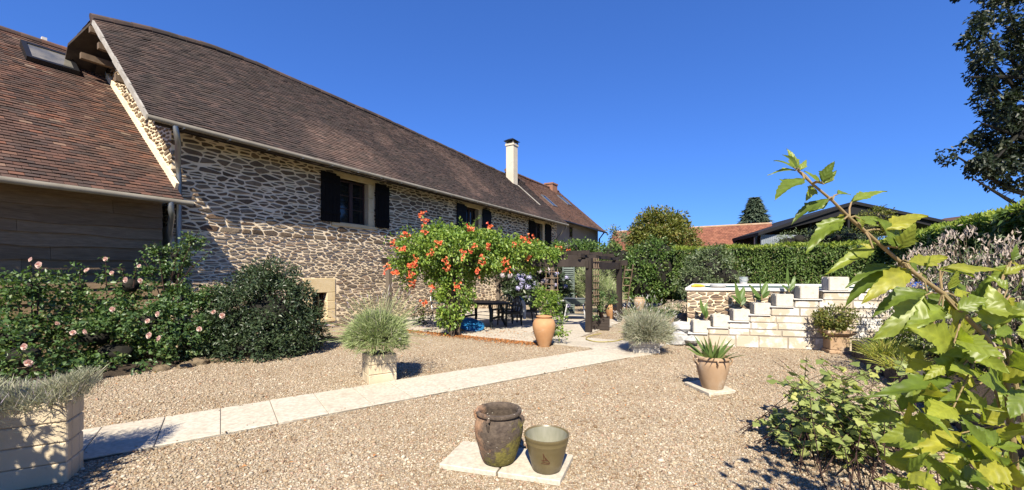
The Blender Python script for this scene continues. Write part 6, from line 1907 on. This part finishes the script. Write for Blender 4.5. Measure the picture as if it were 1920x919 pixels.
b = [px_blob(1145, 480, 30, 1.3, 1.2, 1.1), px_blob(1165, 485, 30, 1.2, 1.2, 1.0), px_blob(1150, 510, 30, 1.6, 1.3, 1.2)]
shrub('green_bush', 'green bush in the gap between the far house and the yellow green tree', 'bush', (b[0][0], 30, 0), b, 3800, .2, .09, 'l_laurel', 169, coref=.6, clump=110, clump_r=.32)
# fir
fb = pxp(1415, 512, 62)
o = thing('fir_tree', 'dark conical fir tree behind the red tiled roof', 'tree', (fb[0], fb[1], 0))
rg = np.random.default_rng(171); n = 9000
z = rg.uniform(4, 13.2, n); f = (13.3 - z) / 9.3; tier = (z * 1.25) % 1.0
r = 4.7 * f ** .85 * (1 - .38 * tier) * rg.uniform(.35, 1.05, n); an = rg.uniform(0, 6.28, n)
P = np.stack([fb[0] + r * np.cos(an), fb[1] + r * np.sin(an), z - r * .12], 1)
A = unit(np.stack([np.cos(an), np.sin(an), np.full(n, -.25)], 1) + rg.normal(0, .25, (n, 3)))
leaves('crown', P, A, unit(rg.normal(0, .3, (n, 3)) + [0, 0, 1]), rg.uniform(.5, .95, n), rg.uniform(.14, .26, n), MT['l_conifer'], o, fold=-.3, curl=.2)
MB().tube([(fb[0], fb[1], 0), (fb[0], fb[1], 13.2)], [.28, .03], 8).build('trunk', MT['bark'], o)
# big dark tree top right
ob = [px_blob(x, y, Y, r, r * .9, r * .6) for x, y, Y, r in ((1900, 20, 15, 1.2), (1860, 70, 15, .9), (1835, 72, 14.6, .45), (1895, 110, 15.3, 1.0), (1845, 125, 14.8, .65), (1810, 148, 14.5, .42), (1865, 150, 15, .7), (1900, 165, 15, .8), (1860, 205, 15, .62), (1845, 180, 14.6, .3), (1890, 215, 15.2, .9), (1845, 235, 14.8, .4), (1905, 255, 15.2, .8), (1865, 262, 15, .6), (1825, 300, 14.7, .48), (1795, 290, 14.4, .25), (1870, 310, 15, .6), (1840, 322, 14.6, .36), (1815, 340, 14.4, .25), (1900, 320, 15.3, .75), (1912, 360, 15, .35), (1960, 40, 16, 2.0), (1990, 160, 16, 2.2), (1980, 280, 16, 1.8), (2080, 100, 17, 3), (2080, 260, 17, 2.4), (1900, -60, 16, 1.8), (2000, -90, 17, 2.6))]
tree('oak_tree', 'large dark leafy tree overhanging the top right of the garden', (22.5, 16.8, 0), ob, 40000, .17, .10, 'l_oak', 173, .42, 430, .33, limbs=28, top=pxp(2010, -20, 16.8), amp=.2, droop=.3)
# shrubs in front of the open barn
b = [px_blob(1640, 415, 31, 1.1, 1.0, 1.1), px_blob(1625, 430, 31, .9, .9, .9), px_blob(1660, 425, 31, .9, .9, .9), px_blob(1640, 470, 31, 1.0, 1.0, 1.5)]
shrub('round_tree', 'rounded olive green tree standing in front of the black open barn', 'tree', gnd(1640, 551), b, 4200, .17, .08, 'l_yellowbush', 175, coref=.6, clump=120, clump_r=.3)
b = [px_blob(x, y, 26, .9, .8, .6) for x, y in ((1500, 450), (1530, 446), (1560, 448), (1590, 446), (1615, 452), (1475, 456))] + [px_blob(1545, 475, 26, 2.2, .8, .8)]
shrub('grey_shrub', 'grey green shrubs showing over the hedge before the open barn', 'shrub', gnd(1545, 558), b, 4200, .15, .06, 'l_grey', 177, coref=.55, clump=130, clump_r=.26)

# ================================================================== BUILDINGS BEHIND THE HEDGE
ra, rb = pxp(1150, 435, 53), pxp(1447, 419, 45)
o = thing('red_roof_house', 'long house with an orange red tiled roof behind the hedge', 'house', ((ra[0] + rb[0]) / 2, 48, 0))
d = rb - ra; d[2] = 0; d /= np.linalg.norm(d); nn = np.array([d[1], -d[0], 0])
ea, eb = ra + nn * 4.2 + [0, 0, -3.6], rb + nn * 4.2 + [0, 0, -3.6]
mt = MB(); roof_tiles(mt, ea, eb, rb, ra, tw=.30, ex=.30, seed=41, lift=.02)
md = MB(); dz = np.array([0, 0, -.12]); md.hexa([ea + dz, eb + dz, rb + dz, ra + dz, ea + dz * .4, eb + dz * .4, rb + dz * .4, ra + dz * .4])
ga, gb = ra - nn * 4.2 + [0, 0, -3.6], rb - nn * 4.2 + [0, 0, -3.6]
md.hexa([ra + dz, rb + dz, gb + dz, ga + dz, ra + dz * .4, rb + dz * .4, gb + dz * .4, ga + dz * .4])
two_mat_join('roof', [mt, md], [MT['orangetile'], MT['orangetile']], o)
MB().tube([ra, rb], .13, 8).build('ridge_tiles', MT['paleterra'], o)
mb = MB(); wz = ea[2] + .2
f = [ea - nn * .4, eb - nn * .4, gb + nn * .4, ga + nn * .4]
mb.hexa([(p[0], p[1], 0) for p in f] + [(p[0], p[1], wz) for p in f])
mb.add([(f[1][0], f[1][1], wz), (f[2][0], f[2][1], wz), (rb[0], rb[1], rb[2] - .15)], [(0, 1, 2)]); mb.add([(f[0][0], f[0][1], wz), (f[3][0], f[3][1], wz), (ra[0], ra[1], ra[2] - .15)], [(0, 1, 2)])
mb.build('wall', MT['white_render'], o)
# open hay barn with a black roof
l0, ap, r0 = pxp(1422, 436, 38), pxp(1603, 377, 39), pxp(1800, 419, 40)
o = thing('open_barn', 'wide open barn with a shallow black roof behind the hedge', 'barn', (ap[0], 39, 0))
bk = np.array([3.0, 16.0, 0])
def slab3(mb, a, b, th):
    t = np.array([0, 0, -th]); mb.hexa([a + t, b + t, b + bk + t, a + bk + t, a, b, b + bk, a + bk])
mb = MB(); slab3(mb, l0, ap, .3); slab3(mb, ap, r0, .3)
mb.build('roof', MT['barnblack'], o)
mb = MB(); y0 = np.array([0, .25, 0])
def gp(px, py, Y): return pxp(px, py, Y)
mb.add([l0 + y0 + [.2, 0, -.25], gp(1590, 401, 39.2), gp(1690, 410, 39.6), gp(1780, 432, 40.2), r0 + y0 + [-.2, 0, -.2], ap + y0 + [0, 0, -.2]], [(0, 1, 2, 3, 4, 5)])
mb.add([l0 + y0 * 2 + [.2, 0, -.25], gp(1590, 401, 39.4), gp(1690, 410, 39.8), gp(1780, 432, 40.4), r0 + y0 * 2 + [-.2, 0, -.2], ap + y0 * 2 + [0, 0, -.2]], [(0, 1, 2, 3, 4, 5)])
mb.build('gable_panel', MT['barnblack'], o)
mb = MB()
p, q = gp(1427, 436, 38.6), gp(1520, 452, 39.2)
n = 46
for i in range(n):
    a = p + (q - p) * i / n; b2 = p + (q - p) * (i + 1) / n; j = .05 * (i % 2)
    mb.hexa([(a[0], a[1] + j, 0), (b2[0], b2[1] + .05 - j, 0), (b2[0], b2[1] + .1, 0), (a[0], a[1] + .1, 0), (a[0], a[1] + j, p[2] - .2), (b2[0], b2[1] + .05 - j, p[2] - .2), (b2[0], b2[1] + .1, p[2] - .2), (a[0], a[1] + .1, p[2] - .2)])
mb.build('wall', MT['corrugated'], o)
mb = MB(); a, b2 = l0 + bk * .95, r0 + bk * .95
mb.hexa([(a[0], a[1], 0), (b2[0], b2[1], 0), (b2[0], b2[1] + .2, 0), (a[0], a[1] + .2, 0), (a[0], a[1], 5.5), (b2[0], b2[1], 5.8), (b2[0], b2[1] + .2, 5.8), (a[0], a[1] + .2, 5.5)])
mb.add([(a[0], a[1] + .1, 5.0), (b2[0], b2[1] + .1, 5.0), tuple(r0 + bk * .95 + [0, .1, -.1]), tuple(ap + bk * .95 + [0, .1, -.1]), tuple(l0 + bk * .95 + [0, .1, -.1])], [(0, 1, 2, 3, 4)])
mb.build('wall', MT['barnblack'], o)  # back wall in black: the dark interior is put into its colour
for px in (1426, 1530, 1603, 1700, 1792):
    p = gp(px, 512, 38.9 if px < 1650 else 39.9); zt = np.interp(px, [1422, 1603, 1800], [l0[2], ap[2], r0[2]]) - .3
    MB().box(p[0] - .1, p[0] + .1, p[1] + .7, p[1] + .9, 0, zt).build('post', MT['zinc'] if px < 1500 else MT['barnblack'], o)
mb = MB(); rr = random.Random(6)
p = gp(1500, 440, 44)
for k in range(9):
    x = p[0] + rr.uniform(-2.6, 2.6); z = 3.2 + .28 * k + 0; mb.bar((p[0] - 2.6 + .1 * k, p[1], z), (p[0] + 2.4 - .15 * k, p[1] + .2, z + .03), .6, .26)
mb.box(p[0] - 2.6, p[0] + 2.4, p[1] - .3, p[1] + .3, 0, 3.05)
ob_ = mb.build('timber_stack', MT['hay'], None, loc=(p[0], p[1], 0)); tag(ob_, 'tan stack of sawn timber under the left side of the open barn', 'timber stack')
sp2 = gp(1810, 512, 52)
o = thing('distant_shed', 'distant brown roofed shed just showing above the right hedge', 'shed', (sp2[0], 52, 0))
MB().box(sp2[0] - 1.6, sp2[0] + 1.6, 50.5, 54, 0, 8.2).build('wall', MT['timber'], o)
mb = MB(); x0, x1, xm = sp2[0] - 2, sp2[0] + 2, sp2[0]
mb.hexa([(x0, 50, 8.15), (xm, 50, 8.8), (xm, 54.5, 8.8), (x0, 54.5, 8.15), (x0, 50, 8.3), (xm, 50, 8.95), (xm, 54.5, 8.95), (x0, 54.5, 8.3)]); mb.hexa([(xm, 50, 8.8), (x1, 50, 8.15), (x1, 54.5, 8.15), (xm, 54.5, 8.8), (xm, 50, 8.95), (x1, 50, 8.3), (x1, 54.5, 8.3), (xm, 54.5, 8.95)])
mb.build('roof', MT['fartile'], o)

# ================================================================== FOREGROUND SHRUB ON THE GRAVEL (bottom right)
def leafy_canes():
    o = thing('flowering_currant', 'open leafy shrub with dark red stems spreading over the gravel at bottom right', 'shrub', (2.95, 3.25, 0))
    rg = np.random.default_rng(181); mb = MB(); P_ = []; A_ = []
    for k in range(135):
        b = np.array([2.85 + rg.uniform(-.6, .9), 3.2 + rg.uniform(-.4, .9), .02])
        tx, ty = rg.uniform(1440, 1735), rg.uniform(664, 890)
        e = pxp(tx, ty, rg.uniform(3.2, 4.5))
        if e[2] < .06: e[2] = rg.uniform(.08, .3)
        mid = (b + e) / 2 + np.array([rg.normal(0, .05), 0, .10])
        mb.tube([b, mid, e], [.0045, .0035, .0018], 5)
        for j in range(int(rg.uniform(9, 18))):
            f = rg.uniform(.35, 1.0)
            p = (1 - f) ** 2 * b + 2 * f * (1 - f) * mid + f * f * e
            P_.append(p); A_.append(rg.normal(0, 1, 3) + [0, 0, .1])
    mb.build('stem', MT['redstem'], o)
    P = np.array(P_); A = unit(np.array(A_)); n = len(P)
    s = rg.uniform(.5, 1.3, n) * .088
    Nn = unit(rg.normal(0, .38, (n, 3)) + [-.05, -.25, 1])
    specs = [(P[i] , P[i] + A[i] * [1, 1, .45] * s[i], Nn[i], s[i] * .95, 900 + i, .12, .12) for i in range(n)]
    Vs = []; Fs = []; Us = []; k = 0
    for q in specs:
        V, F, U = big_leaf(*q[:4], seed=q[4], lobed=True, curl=q[5], fold=q[6], n=8); Vs.append(V); Fs.append(F + k); Us.append(U); k += len(V)
    npmesh('foliage', np.concatenate(Vs), np.concatenate(Fs), MT['l_ivy'], o, uv=np.concatenate(Us), smooth=True)
leafy_canes()

# ================================================================== FOREGROUND HIBISCUS (right)
def hibiscus():
    o = thing('hibiscus', 'large leaved hibiscus with yellowing leaves, arching in from the right foreground', 'shrub', (1.45, 1.0, 0))
    rg = np.random.default_rng(191)
    Z6 = lambda x, y: (1440 + x / 2.4187, 260 + y / 2.4187)
    stem = [(140, 150), (200, 205), (290, 280), (370, 360), (440, 420), (520, 492), (600, 560), (690, 630), (790, 700), (880, 790), (990, 900), (1080, 1060), (1100, 1300)]
    Ys = np.linspace(.80, .98, len(stem))
    sp = [pxp(*Z6(x, y), Y) for (x, y), Y in zip(stem, Ys)]
    mb = MB(); mb.tube(sp + [np.array([1.3, 1.0, .55]), np.array([1.45, 1.0, 0])], [.0018, .0023, .0027, .003, .0033, .0036, .0039, .0042, .0046, .005, .0055, .006, .007, .009, .012], 8)
    L_ = [ # base, tip (zoomed frame), width factor, yellow, normal
        (140, 150, 95, 38, .62, 0, (.2, -1, .2)), (142, 148, 178, 88, .6, 0, (-.3, -.9, .4)), (130, 145, 8, 136, .42, 0, (0, -.5, 1)), (125, 138, 44, 78, .5, 0, (.4, -.8, .5)), (135, 140, 118, 60, .5, 0, (.8, -.6, .1)),
        (172, 180, 38, 246, .55, 0, (-.3, -.6, .8)), (205, 215, 192, 272, .8, 0, (.1, -1, .1)), (245, 205, 302, 102, .8, 0, (-.5, -.85, .2)), (250, 210, 312, 138, .6, 0, (-.2, -.8, .6)), (240, 200, 186, 135, .7, 0, (.5, -.8, .3)),
        (285, 268, 100, 358, .55, 0, (-.3, -.5, .8)), (280, 280, 178, 334, .5, 0, (0, -.8, .6)), (310, 255, 388, 226, .7, 0, (-.1, -.6, .8)), (368, 292, 548, 216, .48, 0, (-.1, -.7, .8)),
        (365, 350, 178, 456, .5, 0, (-.2, -.5, .9)), (350, 362, 248, 446, .6, 0, (-.4, -.8, .4)), (400, 380, 505, 345, .9, 0, (.1, -.6, .8)), (350, 345, 300, 360, .8, 1, (0, -.8, .6)), (415, 360, 440, 410, .7, 0, (0, -1, .2)),
        (515, 420, 748, 300, .5, 1, (-.2, -.7, .8)), (592, 505, 528, 352, .8, 0, (.3, -.95, .2)), (594, 505, 672, 392, .8, 0, (-.4, -.9, .2)), (590, 500, 600, 375, .75, 0, (0, -1, .1)), (500, 478, 262, 582, .46, 0, (-.2, -.5, .9)), (480, 500, 420, 470, .7, 1, (0, -.9, .4)),
        (612, 575, 342, 720, .46, 0, (-.2, -.6, .8)), (600, 580, 375, 600, .4, 0, (0, -.4, 1)), (655, 590, 488, 712, .42, 1, (-.2, -.9, .4)), (620, 570, 842, 508, .42, 1, (0, -.7, .8)), (640, 560, 690, 600, .9, 0, (0, -.9, .5)), (700, 610, 760, 545, .9, 0, (.2, -.8, .4)), (690, 610, 730, 620, .8, 0, (0, -.9, .5)),
        (780, 590, 1082, 566, .42, 1, (0, -.75, .8)), (770, 595, 960, 600, .5, 0, (0, -.5, 1)), (720, 702, 508, 895, .6, 0, (-.35, -.9, .3)), (735, 690, 500, 740, .55, 0, (-.1, -.5, .9)), (830, 715, 690, 790, .8, 0, (-.1, -.9, .5)), (832, 715, 880, 890, .75, 1, (0, -1, .2)), (840, 715, 930, 690, .7, 1, (0, -.8, .6)),
        (820, 690, 925, 650, .8, 0, (.1, -.8, .5)), (815, 690, 870, 600, .9, 0, (.1, -1, .2)), (800, 760, 630, 845, .6, 0, (-.2, -.6, .8)), (850, 780, 1010, 720, .8, 0, (.2, -.8, .5)), (900, 700, 1000, 760, .8, 0, (0, -.7, .7)),
        (1100, 560, 1150, 480, .8, 0, (0, -1, .2)), (1090, 560, 1180, 580, .7, 1, (0, -.7, .7)), (1090, 570, 1010, 650, .7, 0, (0, -.9, .4)), (1100, 700, 1190, 640, .7, 0, (0, -.8, .5)), (1080, 720, 1160, 790, .8, 1, (0, -.9, .4)), (1090, 690, 1020, 610, .7, 0, (0, -.9, .3)), (1060, 620, 1170, 560, .6, 1, (0, -.7, .8))]
    Z5 = lambda x, y: (1400 + x / 2.56, 560 + y / 2.56)
    L5 = [(1000, 390, 588, 425, .38, 0, (0, -.35, 1)), (965, 385, 1002, 205, .95, 0, (-.2, -1, .1)), (1045, 640, 768, 742, .42, 1, (-.1, -.7, .8)), (1230, 400, 1345, 620, .8, 0, (0, -1, .2)), (1235, 300, 1331, 230, .9, 0, (0, -.9, .3)), (1000, 240, 822, 140, .8, 0, (0, -1, .2)), (900, 130, 830, 70, .8, 0, (0, -.8, .6)), (1060, 300, 1160, 345, .9, 0, (-.1, -.7, .6)), (1000, 520, 880, 560, .7, 0, (0, -.6, .8)), (1130, 480, 1010, 560, .8, 0, (0, -.9, .4)), (1110, 600, 1290, 520, .7, 1, (0, -.8, .6)), (1240, 620, 1345, 700, .8, 1, (0, -.8, .5)), (1180, 720, 1010, 800, .6, 0, (0, -.5, .9)), (1230, 760, 1110, 900, .8, 1, (-.2, -.9, .4)), (1250, 700, 1340, 830, .8, 0, (0, -.9, .3)), (1010, 330, 1100, 260, .8, 0, (.1, -.9, .4)), (1190, 180, 1290, 120, .8, 0, (0, -.8, .5)), (1160, 240, 1060, 190, .7, 0, (0, -.7, .7)), (1290, 480, 1200, 420, .8, 0, (.2, -.9, .3)), (1050, 450, 950, 470, .6, 0, (0, -.6, .8)), (1270, 830, 1150, 800, .7, 0, (0, -.6, .8)), (1200, 860, 1330, 900, .7, 1, (0, -.8, .5))]
    green = []; yel = []
    allp = [(Z6(a, b), Z6(c, d), w, y, n) for a, b, c, d, w, y, n in L_] + [(Z5(a, b), Z5(c, d), w, y, n) for a, b, c, d, w, y, n in L5]
    SP = np.array(sp)
    k = 0
    for (bp_, tp, w, y, n) in allp:
        k += 1
        # depth follows the stem
        Y = float(np.interp(bp_[0], [1498, 1767, 1890], [.80, .92, 1.0])) + rg.uniform(-.03, .03)
        b = pxp(bp_[0], bp_[1], Y); t = pxp(tp[0], tp[1], Y + rg.uniform(-.05, .03))
        ln = np.linalg.norm(t - b)
        (yel if y else green).append((b, t, np.array(n, float), ln * w * .74, 1000 + k, rg.uniform(.08, .32), rg.uniform(.1, .38)))
        j = np.argmin(np.linalg.norm(SP - b, axis=1)); mb.tube([SP[j], (SP[j] + b) / 2 + [0, 0, .004], b + (t - b) * .06], [.0022, .0018, .0015], 6)
    # the body of the bush, mostly beyond the frame
    for i in range(220):
        px, py = rg.uniform(1680, 1990), rg.uniform(575, 1000)
        if py < 600 + (1790 - px) * 1.1: continue
        Y = rg.uniform(.88, 1.25); b = pxp(px, py, Y)
        if b[2] < .05: continue
        d = unit(np.array([rg.normal(-.1, .8), rg.normal(-.3, .5), rg.normal(.05, .6)])); ln = rg.uniform(.055, .115)
        (yel if rg.random() < .15 else green).append((b, b + d * ln, unit(rg.normal(0, .35, 3) + [-.05, -.7, .7]), ln * rg.uniform(.42, .68), 2000 + i, rg.uniform(.05, .35), rg.uniform(.1, .4)))
    for i in range(260):
        b = np.array([rg.uniform(1.45, 2.5), rg.uniform(.55, 1.15), rg.uniform(.35, 2.25)])
        if b[0] < 1.30 * b[1] + .04: continue
        d = unit(rg.normal(0, 1, 3) + [0, 0, -.2]); ln = rg.uniform(.08, .13)
        green.append((b, b + d * ln, unit(rg.normal(0, .4, 3) + [0, -.3, 1]), ln * .7, 3000 + i, .1, .2))
    for i in range(240):
        b = np.array([2.15 + rg.normal(0, .22), 1.32 + rg.normal(0, .12), rg.uniform(1.1, 2.2)])
        if b[0] < 1.30 * b[1] + .06: continue
        d = unit(rg.normal(0, 1, 3) + [0, 0, -.2]); ln = rg.uniform(.07, .12)
        green.append((b, b + d * ln, unit(rg.normal(0, .4, 3) + [0, -.3, 1]), ln * .7, 4000 + i, .1, .2))
    for (x, y, z) in ((2.1, 1.3, 2.1), (2.25, 1.35, 1.7), (1.9, .8, 2.2), (2.3, .9, 1.9), (1.6, .8, 1.6), (2.1, .7, 1.4), (1.75, .95, 2.0)):
        mb.tube([(1.47, 1.0, .02), ((1.5 + x) / 2 + .12, .92, z * .55), (x, y, z)], [.010, .007, .003], 6)
    for i in range(4):
        a = pxp(rg.uniform(1770, 1900), rg.uniform(580, 640), rg.uniform(.98, 1.2)); b = np.array([1.47 + rg.normal(0, .05), 1.05, .02])
        mb.tube([b, (a + b) / 2 + [.05, 0, .05], a], [.005, .0038, .0025], 6)
    leaf_batch('foliage', green, MT['l_hib'], o); leaf_batch('yellow_leaves', yel, MT['l_hiby'], o)
    mb.build('stem', MT['stem'], o, smooth=True)
hibiscus()
# leafy shrub just outside the frame on the left: its shade falls over the long planter
b = [(-3.98, 1.4, 1.25, .5, .35, .75), (-3.65, 1.3, 1.2, .4, .35, .6), (-3.2, 1.45, .85, .4, .35, .6), (-3.7, 1.4, .6, .5, .4, .5)]
shrub('tall_shrub', 'leafy shrub beside the camera shading the long planter', 'shrub', (-3.7, 1.3, 0), b, 4000, .1, .05, 'l_laurel', 195, coref=.5, clump=90, clump_r=.2)
